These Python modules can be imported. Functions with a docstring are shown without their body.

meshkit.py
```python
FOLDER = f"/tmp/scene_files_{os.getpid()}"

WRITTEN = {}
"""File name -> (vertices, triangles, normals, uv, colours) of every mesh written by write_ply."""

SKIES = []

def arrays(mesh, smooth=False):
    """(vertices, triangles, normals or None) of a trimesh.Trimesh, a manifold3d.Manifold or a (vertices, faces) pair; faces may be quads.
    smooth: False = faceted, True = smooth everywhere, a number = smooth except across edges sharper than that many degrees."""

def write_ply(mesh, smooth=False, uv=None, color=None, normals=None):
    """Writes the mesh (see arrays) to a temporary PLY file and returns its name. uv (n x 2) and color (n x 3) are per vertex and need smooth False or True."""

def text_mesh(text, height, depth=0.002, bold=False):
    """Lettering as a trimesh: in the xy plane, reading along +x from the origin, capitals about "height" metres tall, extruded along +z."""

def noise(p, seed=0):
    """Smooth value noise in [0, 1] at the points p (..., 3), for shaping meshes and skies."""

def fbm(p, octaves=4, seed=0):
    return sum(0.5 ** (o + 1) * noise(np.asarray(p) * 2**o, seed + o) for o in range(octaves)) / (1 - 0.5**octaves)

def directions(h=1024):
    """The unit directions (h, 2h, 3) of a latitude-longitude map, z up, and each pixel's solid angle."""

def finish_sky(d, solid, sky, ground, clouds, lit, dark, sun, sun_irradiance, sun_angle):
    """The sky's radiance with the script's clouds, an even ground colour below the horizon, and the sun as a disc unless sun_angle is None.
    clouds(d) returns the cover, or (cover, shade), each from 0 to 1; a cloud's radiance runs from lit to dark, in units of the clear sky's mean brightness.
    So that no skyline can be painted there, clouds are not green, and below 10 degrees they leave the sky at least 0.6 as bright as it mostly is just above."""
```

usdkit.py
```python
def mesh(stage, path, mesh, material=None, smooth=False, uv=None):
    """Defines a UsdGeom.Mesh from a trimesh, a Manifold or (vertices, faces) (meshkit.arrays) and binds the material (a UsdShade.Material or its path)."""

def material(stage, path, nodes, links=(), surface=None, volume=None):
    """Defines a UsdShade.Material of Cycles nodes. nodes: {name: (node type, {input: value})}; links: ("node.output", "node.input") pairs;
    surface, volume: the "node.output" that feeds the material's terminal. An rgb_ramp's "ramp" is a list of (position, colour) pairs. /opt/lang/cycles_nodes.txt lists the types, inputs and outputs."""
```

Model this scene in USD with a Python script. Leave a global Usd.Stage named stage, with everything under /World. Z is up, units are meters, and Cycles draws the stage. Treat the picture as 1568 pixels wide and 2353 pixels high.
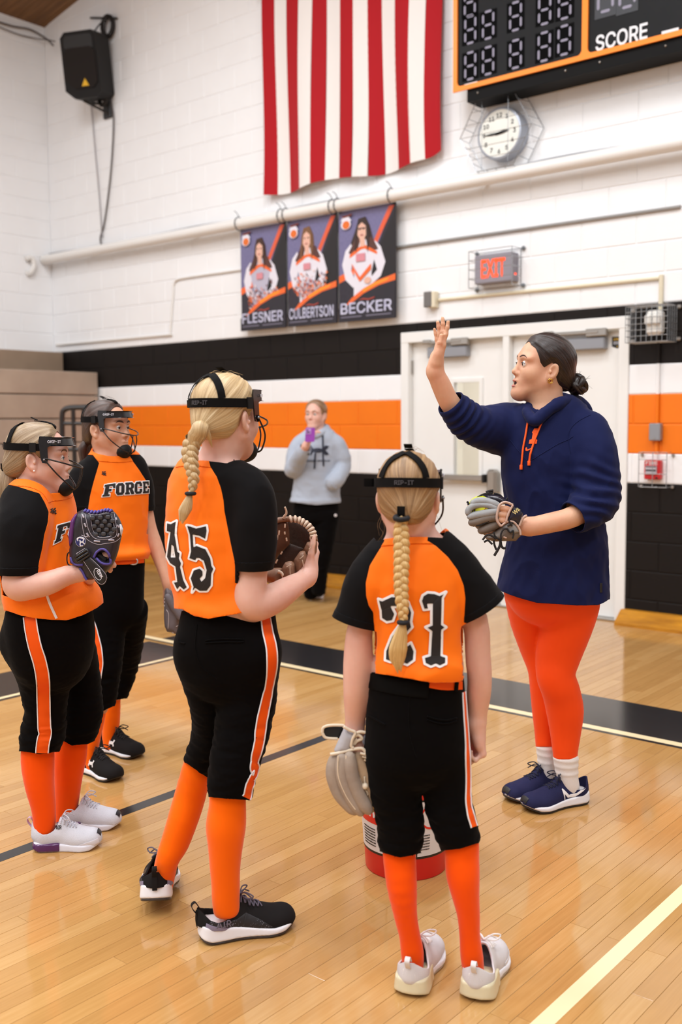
import math, random, sys
import numpy as np, trimesh, shapely
from shapely.geometry import Polygon, LineString, Point, MultiPolygon
from shapely import affinity
from scipy import sparse
from scipy.spatial import cKDTree
from pxr import Usd, UsdGeom, UsdShade, UsdLux, Sdf, Gf, Vt
import usdkit, meshkit

stage = Usd.Stage.CreateInMemory()
UsdGeom.SetStageUpAxis(stage, 'Z'); UsdGeom.SetStageMetersPerUnit(stage, 1.0)
UsdGeom.Xform.Define(stage, '/World')
UsdGeom.Scope.Define(stage, '/World/Looks')

# ---------------------------------------------------------------- camera (calibrated on the wall courses, door and floor lines)
W_PX, H_PX, FOC = 1568, 2353, 2332.147
PITCH, YAW, ROLL = 0.0887186838, 0.696966679, -0.00664035717
CAM = np.array([0., 0., 1.42])
YW = 6.691                                    # the back wall's plane
_cy, _sy, _cp, _sp = math.cos(YAW), math.sin(YAW), math.cos(PITCH), math.sin(PITCH)
FWD = np.array([-_sy*_cp, _cy*_cp, -_sp]); _r = np.array([_cy, _sy, 0]); _u = np.cross(_r, FWD)
RGT = math.cos(ROLL)*_r + math.sin(ROLL)*_u; UPV = -math.sin(ROLL)*_r + math.cos(ROLL)*_u
FH = np.array([-_sy, _cy, 0.]); RH = np.array([_cy, _sy, 0.]); ZUP = np.array([0, 0, 1.])
cam = UsdGeom.Camera.Define(stage, '/World/Camera')
cam.CreateHorizontalApertureAttr(24.0); cam.CreateVerticalApertureAttr(24.0*H_PX/W_PX)
cam.CreateFocalLengthAttr(24.0*FOC/W_PX); cam.CreateFStopAttr(2.6); cam.CreateFocusDistanceAttr(3.2)
cam.CreateClippingRangeAttr((0.05, 200.0)); cam.CreateExposureAttr(0.0)
_M = np.eye(4); _M[:3, 0], _M[:3, 1], _M[:3, 2], _M[:3, 3] = RGT, UPV, -FWD, CAM
UsdGeom.Xformable(cam).AddTransformOp().Set(Gf.Matrix4d(*_M.T.ravel().tolist()))

# ---------------------------------------------------------------- lamps: rows of flat high-bay fixtures under the gym roof
LAMP = 0.40
def roof_z(x): return 5.68 + 0.2*(min(x + 9.74, 9.74) if x < 0 else 9.74 - x)
_i = 0
for lx, wx in ((-6.6, 0.9), (-3.4, 1.1), (-0.2, 1.0), (3.2, 0.8)):
    for ly, wy in ((-5.4, 0.8), (-2.4, 1.0), (0.6, 1.0), (3.4, 1.0)):
        l = UsdLux.RectLight.Define(stage, '/World/gym_lamp_%03d' % _i); _i += 1
        l.CreateWidthAttr(0.8); l.CreateHeightAttr(1.4); l.CreateIntensityAttr(72.0*LAMP*wx*wy); l.CreateColorAttr(Gf.Vec3f(0.915, 0.958, 1.0))
        UsdGeom.Xformable(l).AddTranslateOp().Set(Gf.Vec3d(lx, ly, roof_z(lx) - 0.45))

# ---------------------------------------------------------------- materials
def lin(c):
    c = np.asarray(c, float)/255.0
    return tuple(np.where(c <= 0.04045, c/12.92, ((c+0.055)/1.055)**2.4).tolist())
MATS = {}
def mt(name, col, rough=0.55, spec=0.5, metal=0.0, coat=0.0, var=None, col2=None, bump=None, sheen=0.0, sss=0.0, stretch=None, attr=None, emis=None, trans=0.0, alpha=None):
    """A principled material; col in sRGB 0-255. var=(scale, amount): noise variation towards col2; bump=(scale, strength, distance); attr: a vertex colour primvar that replaces the base colour."""
    if name in MATS: return MATS[name]
    c = lin(col); n = {'p': ('principled_bsdf', dict(base_color=c, roughness=rough, specular_ior_level=spec, metallic=metal, coat_weight=coat))}
    L = []
    if sheen: n['p'][1].update(sheen_weight=sheen, sheen_roughness=0.4)
    if sss: n['p'][1].update(subsurface_weight=sss, subsurface_scale=0.006, subsurface_radius=(1.0, 0.35, 0.2))
    if trans: n['p'][1].update(transmission_weight=trans)
    if alpha is not None: n['p'][1].update(alpha=alpha)
    if emis: n['p'][1].update(emission_color=lin(emis[0]), emission_strength=emis[1])
    if var or bump or stretch: n['tc'] = ('texture_coordinate', {})
    src = 'tc.object'
    if stretch:
        n['mp'] = ('mapping', dict(scale=stretch)); L.append(('tc.object', 'mp.vector')); src = 'mp.vector'
    if attr:
        n['at'] = ('attribute', dict(attribute=attr)); basec = 'at.color'
    if var:
        n['nz'] = ('noise_texture', dict(scale=var[0], detail=4.0, roughness=0.6)); L.append((src, 'nz.vector'))
        n['mr'] = ('map_range', dict(from_min=0.3, from_max=0.7, to_min=0.0, to_max=var[1], clamp=True)); L.append(('nz.fac', 'mr.value'))
        c2 = lin(col2) if col2 is not None else tuple(x*0.6 for x in c)
        n['mx'] = ('mix_color', dict(a=c, b=c2)); L.append(('mr.result', 'mx.fac'))
        if attr: L.append((basec, 'mx.a'))
        L.append(('mx.result', 'p.base_color'))
    elif attr: L.append((basec, 'p.base_color'))
    if bump:
        n['nb'] = ('noise_texture', dict(scale=bump[0], detail=3.0)); L.append((src, 'nb.vector'))
        n['bp'] = ('bump', dict(strength=bump[1], distance=bump[2] if len(bump) > 2 else 0.002)); L += [('nb.fac', 'bp.height'), ('bp.normal', 'p.normal')]
    MATS[name] = usdkit.material(stage, '/World/Looks/' + name, n, L, surface='p.BSDF')
    return MATS[name]

# ---------------------------------------------------------------- prims
LOC = {'/World': np.zeros(3)}
USED = {}
def numbered(parent, name):
    k = parent + '/' + name; i = USED.get(k, 0); USED[k] = i + 1
    return k if i == 0 else '%s_%03d' % (k, i)
def say(prim, label=None, cat=None, group=None, kind=None):
    for k, v in (('label', label), ('category', cat), ('group', group), ('kind', kind)):
        if v: prim.SetCustomDataByKey(k, v)
def thing(name, label=None, cat=None, loc=(0, 0, 0), group=None, kind=None):
    path = numbered('/World', name)
    x = UsdGeom.Xform.Define(stage, path); x.AddTranslateOp().Set(Gf.Vec3d(*map(float, loc)))
    LOC[path] = np.asarray(loc, float); say(x.GetPrim(), label, cat, group, kind)
    return path
def vf(m):
    if hasattr(m, 'to_mesh'): q = m.to_mesh(); return np.array(q.vert_properties[:, :3], float), np.array(q.tri_verts)
    if isinstance(m, (tuple, list)): 
        v, f = np.asarray(m[0], float), np.asarray(m[1], int)
        if f.shape[1] == 4: f = np.vstack([f[:, [0, 1, 2]], f[:, [0, 2, 3]]])
        return v, f
    return np.asarray(m.vertices, float), np.asarray(m.faces)
def obj(name, mesh, mat, parent='/World', smooth=False, label=None, cat=None, group=None, kind=None, prim=None):
    """One Mesh prim (mesh in world coordinates) under parent. prim: {name: per-vertex array} (smooth must be True or False)."""
    v, f = vf(mesh)
    path = numbered(parent, name); off = LOC.get(parent)
    p = usdkit.mesh(stage, path, (v - off, f), mat, smooth=smooth)
    LOC[path] = off; say(p.GetPrim(), label, cat, group, kind)
    for k, a in (prim or {}).items():
        a = np.asarray(a, np.float32)
        if a.ndim == 1: UsdGeom.PrimvarsAPI(p).CreatePrimvar(k, Sdf.ValueTypeNames.FloatArray, 'vertex').Set(Vt.FloatArray.FromNumpy(a))
        else: UsdGeom.PrimvarsAPI(p).CreatePrimvar(k, Sdf.ValueTypeNames.Color3fArray, 'vertex').Set(Vt.Vec3fArray.FromNumpy(np.ascontiguousarray(a)))
    return path

# ---------------------------------------------------------------- pixel <-> world
def ray_dir(u, v): return FWD + RGT*((u-784.0)/FOC) - UPV*((v-1176.5)/FOC)
def on_wall(u, v, y=YW): d = ray_dir(u, v); return CAM + d*(y - CAM[1])/d[1]
def on_floor(u, v, z=0.0): d = ray_dir(u, v); return CAM + d*(z - CAM[2])/d[2]
def project(p):
    q = np.atleast_2d(p) - CAM; z = q @ FWD
    return np.stack([784 + FOC*(q @ RGT)/z, 1176.5 - FOC*(q @ UPV)/z], 1)
class Rig:
    """Turns a pixel into a point of an upright plane through a person's standing point that faces the camera; o moves it away from the camera (metres)."""
    def __init__(s, base): s.b = np.array(base, float)
    def q(s, u, v, o=0.0):
        d = ray_dir(u, v); t = ((s.b - CAM) @ FH + o)/(d @ FH); return CAM + d*t
    def px(s, u, v, o=0.0):
        d = ray_dir(u, v); return ((s.b - CAM) @ FH + o)/(d @ FH)/FOC

# ---------------------------------------------------------------- small mesh tools
def nrm(a): a = np.asarray(a, float); return a/(np.linalg.norm(a, axis=-1, keepdims=True) + 1e-12)
def cat_m(ms):
    V, Fc, n = [], [], 0
    for m in ms:
        v, f = vf(m); V.append(v); Fc.append(f + n); n += len(v)
    return np.vstack(V), np.vstack(Fc)
def bx(x0, x1, y0, y1, z0, z1, c=0.0):
    """A box, its edges chamfered by c."""
    lo, hi = np.array([x0, y0, z0], float), np.array([x1, y1, z1], float)
    lo, hi = np.minimum(lo, hi), np.maximum(lo, hi)
    if c <= 0:
        m = trimesh.creation.box(hi - lo); m.apply_translation((lo+hi)/2); return m
    c = min(c, (hi-lo).min()*0.45); pts = []
    for sx in (0, 1):
        for sy in (0, 1):
            for sz in (0, 1):
                p = np.array([(lo, hi)[sx][0], (lo, hi)[sy][1], (lo, hi)[sz][2]]); i = np.array([1-2*sx, 1-2*sy, 1-2*sz])*c
                for k in range(3):
                    q = p + i; q[k] = p[k]; pts.append(q)
    return trimesh.convex.convex_hull(np.array(pts))
def catmull(P, n=8, closed=False):
    P = np.asarray(P, float)
    if len(P) < 3 and not closed:
        t = np.linspace(0, 1, n+1)[:, None]; return P[0]*(1-t) + P[-1]*t
    Q = np.vstack([P[-1:], P, P[:2]]) if closed else np.vstack([2*P[0]-P[1], P, 2*P[-1]-P[-2]])
    out = []
    m = len(P) if closed else len(P)-1
    for i in range(m):
        a, b, c, d = Q[i], Q[i+1], Q[i+2], Q[i+3]; t = np.arange(n)[:, None]/n
        out.append(0.5*((2*b) + (-a+c)*t + (2*a-5*b+4*c-d)*t**2 + (-a+3*b-3*c+d)*t**3))
    if not closed: out.append(P[-1:])
    return np.vstack(out)
def tube(P, r, sides=8, closed=False, caps=True):
    """A swept round tube (r scalar or per point)."""
    P = np.asarray(P, float); n = len(P); r = np.broadcast_to(np.asarray(r, float), (n,))
    T = np.roll(P, -1, 0) - np.roll(P, 1, 0) if closed else np.gradient(P, axis=0)
    T = nrm(T); N = np.zeros_like(P)
    a = np.cross(T[0], [0, 0, 1.0]); 
    if np.linalg.norm(a) < 0.2: a = np.cross(T[0], [1.0, 0, 0])
    N[0] = nrm(a)
    for i in range(1, n):
        b = N[i-1] - T[i]*(N[i-1] @ T[i]); N[i] = b/(np.linalg.norm(b)+1e-12)
    B = np.cross(T, N); ang = np.arange(sides)*2*np.pi/sides
    V = (P[:, None] + r[:, None, None]*(np.cos(ang)[None, :, None]*N[:, None] + np.sin(ang)[None, :, None]*B[:, None])).reshape(-1, 3)
    m = n if closed else n-1
    i, j = np.meshgrid(np.arange(m), np.arange(sides), indexing='ij'); i2 = (i+1) % n; j2 = (j+1) % sides
    q = np.stack([i*sides+j, i*sides+j2, i2*sides+j2, i2*sides+j], -1).reshape(-1, 4)
    Fc = np.vstack([q[:, [0, 1, 2]], q[:, [0, 2, 3]]])
    if caps and not closed:
        V = np.vstack([V, P[:1], P[-1:]]); a, b = n*sides, n*sides+1; k = np.arange(sides)
        Fc = np.vstack([Fc, np.stack([np.full(sides, a), (k+1) % sides, k], 1), np.stack([np.full(sides, b), (n-1)*sides+k, (n-1)*sides+(k+1) % sides], 1)])
    return V, Fc
def strip(P, Wd, N, t=0.002):
    """A flat band of thickness t along the points P: half-width vectors Wd, surface normals N."""
    P, Wd, N = map(np.asarray, (P, Wd, N)); n = len(P)
    prof = [P+Wd, P+Wd+N*t, P-Wd+N*t, P-Wd]
    V = np.stack(prof, 1).reshape(-1, 3)
    i, j = np.meshgrid(np.arange(n-1), np.arange(4), indexing='ij'); j2 = (j+1) % 4
    q = np.stack([i*4+j, i*4+j2, (i+1)*4+j2, (i+1)*4+j], -1).reshape(-1, 4)
    Fc = np.vstack([q[:, [0, 1, 2]], q[:, [0, 2, 3]], [[0, 2, 1], [0, 3, 2]], [[4*(n-1), 4*(n-1)+1, 4*(n-1)+2], [4*(n-1), 4*(n-1)+2, 4*(n-1)+3]]])
    return V, Fc
def prism(poly, depth, origin, ax, ay, az):
    """A polygon (shapely, metres) laid in the plane origin + x*ax + y*ay and extruded by depth along az."""
    ms = []
    for g in getattr(poly, 'geoms', [poly]):
        if g.is_empty or g.area < 1e-9: continue
        ms.append(trimesh.creation.extrude_polygon(g, depth, engine='earcut'))
    v, f = cat_m(ms)
    return np.asarray(origin) + v[:, :1]*np.asarray(ax) + v[:, 1:2]*np.asarray(ay) + v[:, 2:]*np.asarray(az), f
def lathe(profile, sides=32, origin=(0, 0, 0)):
    pr = np.asarray(profile, float); n = len(pr); a = np.arange(sides)*2*np.pi/sides
    V = np.stack([pr[:, None, 0]*np.cos(a), pr[:, None, 0]*np.sin(a), np.broadcast_to(pr[:, None, 1], (n, sides))], -1).reshape(-1, 3) + np.asarray(origin)
    i, j = np.meshgrid(np.arange(n-1), np.arange(sides), indexing='ij'); j2 = (j+1) % sides
    q = np.stack([i*sides+j, i*sides+j2, (i+1)*sides+j2, (i+1)*sides+j], -1).reshape(-1, 4)
    return V, np.vstack([q[:, [0, 1, 2]], q[:, [0, 2, 3]]])
GLYPHS = {}
def glyphs(s, bold):
    if (s, bold) not in GLYPHS: m = meshkit.text_mesh(s, 1.0, 1.0, bold); GLYPHS[s, bold] = (np.array(m.vertices), np.array(m.faces))
    return GLYPHS[s, bold]
def text_at(s, height, origin, ax, ay, az, depth=0.001, bold=True, width=None):
    """Lettering in the plane origin + ax, ay; stretched to the given width."""
    v, f = glyphs(s, bold); v = v*[height, height, depth]; v[:, 0] -= v[:, 0].min()
    if width: v[:, 0] *= width/v[:, 0].max()
    return np.asarray(origin) + v[:, :1]*np.asarray(ax) + v[:, 1:2]*np.asarray(ay) + v[:, 2:]*np.asarray(az), f
# ================================================================ ROOM
RS = random.Random(5)
CR = 0.2032; Z0 = -0.032; XL = -9.74                       # course height, first course, left wall
white = mt('wall_white', (243, 243, 244), 0.55, 0.35, var=(3, 0.25), col2=(232, 230, 230), bump=(90, 0.35, 0.003))
black = mt('wall_black', (21, 16, 14), 0.6, 0.2, var=(60, 0.5), col2=(31, 25, 22), bump=(90, 0.5, 0.003))
orange = mt('wall_orange', (243, 122, 4), 0.5, 0.4, var=(6, 0.3), col2=(228, 108, 0), bump=(90, 0.35, 0.003))
def band(k): return black if k in (9, 10) or k < 5 else orange if k in (6, 7) else white
def block(x0, x1, z0, z1, y):                                # face towards -y, chamfered
    c, d = 0.004, 0.006; v = []
    for (ax, az) in ((x0, z0), (x1, z0), (x1, z1), (x0, z1)): v.append((ax, y+d, az))
    for (ax, az) in ((x0, z0), (x1, z0), (x1, z1), (x0, z1)): v.append((ax, y+0.0025, az))
    for (ax, az) in ((x0+c, z0+c), (x1-c, z0+c), (x1-c, z1-c), (x0+c, z1-c)): v.append((ax, y, az))
    f = []
    for b in (0, 4):
        for i in range(4):
            j = (i+1) % 4; f += [[b+i, b+j, b+4+j], [b+i, b+4+j, b+4+i]]
    f += [[8, 9, 10], [8, 10, 11]]
    return np.array(v, float), np.array(f)
wall = thing('wall_back', kind='structure', loc=(-4, YW, 0))
DX0, DX1, DZ = -4.95, -3.0, 2.132
cells = []
for k in range(0, 42):
    z0, z1 = Z0 + k*CR + 0.004, Z0 + (k+1)*CR - 0.004
    x = XL - (0.2032 if k % 2 else 0)
    x += 0.07
    while x < 3.0:
        a, b = max(x + 0.004, XL+0.002), x + 0.4064 - 0.004; x += 0.4064
        if b - a < 0.02: continue
        parts = [(a, b, z0, z1)]
        if z0 < DZ:
            if z1 <= DZ + 0.001: parts = [(p, q, z0, z1) for p, q in ((a, min(b, DX0)), (max(a, DX1), b)) if q - p > 0.02]
            else: parts = [(p, q, zz, z1) for p, q, zz in ((a, min(b, DX0), z0), (max(a, DX0), min(b, DX1), DZ), (max(a, DX1), b, z0)) if q - p > 0.02]
        for pa in parts: cells.append((k,) + pa)
def seen(c):
    k, a, b, z0, z1 = c
    q = project(np.array([[a, YW, z0], [b, YW, z1]])); w = abs(q[1, 0]-q[0, 0])*abs(q[1, 1]-q[0, 1])
    inside = q[:, 0].max() > 0 and q[:, 0].min() < W_PX and q[:, 1].max() > 0 and q[:, 1].min() < H_PX
    return w if inside else 0
cells.sort(key=seen, reverse=True)
far = {}
for i, c in enumerate(cells):
    m = block(*c[1:], YW)
    if i < 290: obj('block', m, band(c[0]), wall)
    else: far.setdefault(id(band(c[0])), (band(c[0]), []))[1].append(m)
for m, ms in far.values(): obj('distant_blocks', cat_m(ms), m, wall, kind='stuff')
for z0, z1, m in ((Z0, Z0+5*CR, black), (Z0+5*CR, Z0+6*CR, white), (Z0+6*CR, Z0+8*CR, orange), (Z0+8*CR, Z0+9*CR, white), (Z0+9*CR, Z0+11*CR, black), (Z0+11*CR, 8.5, white)):
    segs = [(XL-0.2, 9.9)] if z0 >= DZ else [(XL-0.2, DX0), (DX1, 9.9)]
    for a, b in segs:
        obj('mortar', bx(a, b, YW+0.0045, YW+0.2, z0, z1), m, wall)
    if z0 < DZ < z1: obj('mortar', bx(DX0, DX1, YW+0.0045, YW+0.2, DZ, z1), m, wall)
wl_ = thing('wall_left', kind='structure', loc=(XL, 0, 0))
obj('mortar', bx(XL-0.2, XL-0.0045, -9, YW+0.2, Z0, 8.0), white, wl_)
for k in range(10, 29):
    y = YW - 0.0 - (0.2032 if k % 2 else 0.0); 
    first = True
    while y > 4.6:
        b = y - 0.004; a = (y - 0.4064 if not (first and k % 2) else y - 0.4064) + 0.004
        if first and k % 2: b = YW - 0.002
        v, f = block(-b, -a, Z0+k*CR+0.004, min(Z0+(k+1)*CR-0.004, 5.9), 0.0)
        w = np.stack([XL - v[:, 1], -v[:, 0], v[:, 2]], 1)
        obj('block', (w, f[:, ::-1]), white, wl_); y -= 0.4064; first = False
obj('wall_right', bx(9.74, 9.9, -9, YW+0.2, 0, 8.5), white, kind='structure')
obj('wall_front', bx(XL-0.2, 9.9, -9.2, -9, 0, 8.5), white, kind='structure')

# ---- roof of wooden boards, rising from the left wall
deck = mt('roof_wood', (176, 140, 96), 0.6, 0.3, var=(2.0, 0.9), col2=(120, 84, 50), stretch=(0.6, 9, 3))
deck2 = mt('roof_wood_dark', (136, 98, 60), 0.6, 0.3, var=(2.0, 0.9), col2=(98, 66, 38), stretch=(0.6, 9, 3))
ceil = thing('ceiling', kind='structure', loc=(0, 0, 5.68))
def roof_quad(x0, x1, y0, y1, t=0.03, dz=0.0):
    v = [(x, y, roof_z(x) + dz + h) for h in (0, t) for x, y in ((x0, y0), (x1, y0), (x1, y1), (x0, y1))]
    return np.array(v), np.array([[0, 2, 1], [0, 3, 2], [4, 5, 6], [4, 6, 7], [0, 1, 5], [0, 5, 4], [1, 2, 6], [1, 6, 5], [2, 3, 7], [2, 7, 6], [3, 0, 4], [3, 4, 7]])
y = YW + 0.1; k = 0
while y > 5.0:
    obj('board', roof_quad(XL-0.1, -7.4, y-0.146, y, 0.03), deck if RS.random() < 0.6 else deck2, ceil); y -= 0.15; k += 1
paint = mt('roof_paint', (226, 220, 210), 0.7, 0.2, var=(1.0, 0.3))
obj('roof_panel', roof_quad(XL-0.1, 0, -9.2, y, 0.05), paint, ceil); obj('roof_panel', roof_quad(-7.4, 0, y, YW+0.2, 0.05), paint, ceil)
obj('roof_panel', roof_quad(0, 9.9, -9.2, YW+0.2, 0.05), paint, ceil)
obj('backing', roof_quad(XL-0.2, -7.4, y, YW+0.2, 0.03, 0.032), deck2, ceil)

# ---- floor of maple strips
fn = {'at': ('attribute', dict(attribute='tone')), 'tc': ('texture_coordinate', {}), 'mp': ('mapping', dict(scale=(30, 1.3, 1))), 'ad': ('combine_xyz', {}), 'va': ('vector_math', dict(math_type='add')),
      'nz': ('noise_texture', dict(scale=3.0, detail=6.0, roughness=0.65, distortion=0.4)), 'ramp': ('rgb_ramp', dict(ramp=[(0.0, lin((160, 114, 62))), (0.5, lin((190, 144, 86))), (1.0, lin((214, 174, 118)))])),
      'm1': ('math', dict(math_type='multiply_add', value2=0.30, value3=0.06)), 'ml': ('math', dict(math_type='multiply_add', value2=0.55)), 'mk': ('math', dict(math_type='multiply', value2=37.0)),
      'rn': ('noise_texture', dict(scale=6.0, detail=3.0)), 'rr': ('map_range', dict(from_min=0.3, from_max=0.7, to_min=0.07, to_max=0.13)),
      'p': ('principled_bsdf', dict(roughness=0.15, specular_ior_level=0.5))}
fl = [('tc.object', 'mp.vector'), ('at.fac', 'mk.value1'), ('mk.value', 'ad.y'), ('mp.vector', 'va.vector1'), ('ad.vector', 'va.vector2'), ('va.vector', 'nz.vector'), ('nz.fac', 'ml.value1'), ('at.fac', 'm1.value1'), ('m1.value', 'ml.value3'),
      ('ml.value', 'ramp.fac'), ('ramp.color', 'p.base_color'), ('tc.object', 'rn.vector'), ('rn.fac', 'rr.value'), ('rr.result', 'p.roughness')]
maple = usdkit.material(stage, '/World/Looks/maple', fn, fl, surface='p.BSDF')
seam = mt('floor_seam', (98, 64, 34), 0.8, 0.1)
floor = thing('floor', kind='structure', loc=(-3, 3, 0))
obj('subfloor', bx(XL-0.2, 9.9, -9.2, YW+0.2, -0.12, -0.0022), seam, floor)
SW = 0.05715
def plank(x0, x1, y0, y1):
    g = 0.00045; c = 0.0006; x0 += g; x1 -= g; y0 += g; y1 -= g
    v = [(x0, y0, -0.003), (x1, y0, -0.003), (x1, y1, -0.003), (x0, y1, -0.003), (x0, y0, -c), (x1, y0, -c), (x1, y1, -c), (x0, y1, -c), (x0+c, y0+c, 0), (x1-c, y0+c, 0), (x1-c, y1-c, 0), (x0+c, y1-c, 0)]
    f = []
    for b in (0, 4):
        for i in range(4):
            j = (i+1) % 4; f += [[b+i, b+j, b+4+j], [b+i, b+4+j, b+4+i]]
    return np.array(v, float), np.array(f + [[8, 9, 10], [8, 10, 11]])
pl = []
nx = int((3.0 - XL)/SW)
for i in range(nx):
    x0 = XL + i*SW; yy = -1.5 - RS.random()*1.5
    while yy < YW:
        ln = RS.uniform(0.45, 1.9); y1 = min(yy+ln, YW+0.05); pl.append((x0, x0+SW, yy, y1, RS.random())); yy = y1
def area(p):
    c = np.array([[x, y, 0] for x in p[:2] for y in p[2:4]]); 
    if ((c-CAM) @ FWD).min() < 0.6: 
        c = np.array([[x, y, 0] for x in p[:2] for y in (max(p[2], 1.2), p[3])])
        if ((c-CAM) @ FWD).min() < 0.6: return 0
    q = project(c); w = Polygon([q[0], q[1], q[3], q[2]]); w = w if w.is_valid else w.convex_hull
    return w.intersection(shapely.box(0, 0, W_PX, H_PX)).area
ar = [area(p) for p in pl]; order = sorted(range(len(pl)), key=lambda i: -ar[i])
rest, tones = [], []
for n, i in enumerate(order):
    p = pl[i]; m = plank(*p[:4])
    if n < 295: obj('plank', m, maple, floor, prim={'tone': np.full(len(m[0]), p[4])})
    else: rest.append(m); tones.append(np.full(len(m[0]), p[4]))
obj('distant_planks', cat_m(rest), maple, floor, kind='stuff', prim={'tone': np.concatenate(tones)})
# ---- painted court lines
lblack = mt('line_black', (38, 36, 37), 0.16, 0.5, var=(12, 0.3), col2=(50, 48, 49)); lcream = mt('line_cream', (244, 222, 178), 0.2, 0.5)
def paint_line(x0, x1, y0, y1, m, k): obj('trim_%d' % k, bx(x0, x1, y0, y1, -0.001, 0.0006), m, kind='structure')
paint_line(-5.155, 9, 4.306, 4.776, lblack, 1)
paint_line(-5.40, 9, 4.226, 4.252, lblack, 2)
paint_line(-5.155, -4.70, -3, 4.197, lblack, 3)
paint_line(-4.665, -4.632, -3, 4.197, lblack, 4)
paint_line(-2.962, -2.905, -3, 4.20, lblack, 5)
paint_line(-1.128, -1.082, -3, 3.9, lcream, 6)
paint_line(-5.4, 9, 4.254, 4.304, lcream, 7); paint_line(-4.700, -4.667, -3, 4.197, lcream, 8)

# ---- baseboards: sloping varnished wood
bbm = mt('baseboard_wood', (206, 140, 34), 0.3, 0.5, var=(5, 0.8), col2=(150, 92, 22), stretch=(1, 4, 4))
def baseb(x0, x1):
    pr = [(YW+0.01, 0.0), (YW-0.15, 0.0), (YW-0.15, 0.02), (YW-0.045, 0.098), (YW+0.01, 0.098)]
    v = [(x, a, b) for x in (x0, x1) for a, b in pr]; n = len(pr); f = []
    for i in range(n):
        j = (i+1) % n; f += [[i, i+n, j+n], [i, j+n, j]]
    for i in range(1, n-1): f += [[0, i, i+1], [n, n+i+1, n+i]]
    return np.array(v, float), np.array(f)[:, ::-1]
bb = thing('baseboard_back', kind='structure', loc=(-4, YW, 0))
obj('board', baseb(XL, -4.99), bbm, bb); obj('board', baseb(-3.01, 9), bbm, bb)

# ---- pair of doors
dw = mt('door_paint', (236, 235, 232), 0.35, 0.45, var=(4, 0.2), col2=(224, 222, 218)); grey = mt('closer_grey', (150, 152, 158), 0.35, 0.5, metal=0.3)
steel = mt('brushed_steel', (176, 172, 166), 0.32, 0.5, metal=0.9); dark = mt('dark_plastic', (28, 27, 28), 0.45, 0.5)
glass = usdkit.material(stage, '/World/Looks/pane_glass', {'t': ('transparent_bsdf', dict(color=(0.97, 0.97, 0.96))), 'g': ('glossy_bsdf', dict(roughness=0.03)), 'f': ('fresnel', {}), 'm': ('mix_closure', {})},
                        [('f.fac', 'm.fac'), ('t.BSDF', 'm.closure1'), ('g.BSDF', 'm.closure2')], surface='m.closure')
YD = YW + 0.05
frame = thing('trim_9', kind='structure', loc=(-3.97, YW, 0))
for a, b in ((-4.95, -4.875), (-3.075, -3.0), (-4.0, -3.945)): obj('jamb', bx(a, b, YW-0.012, YW+0.15, 0, DZ, 0.004), dw, frame)
obj('head', bx(-4.949, -3.001, YW-0.0145, YW+0.15, DZ-0.085, DZ, 0.004), dw, frame)
obj('threshold', bx(-4.95, -3.0, YW-0.03, YW+0.12, 0, 0.012, 0.004), steel, frame)
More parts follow.
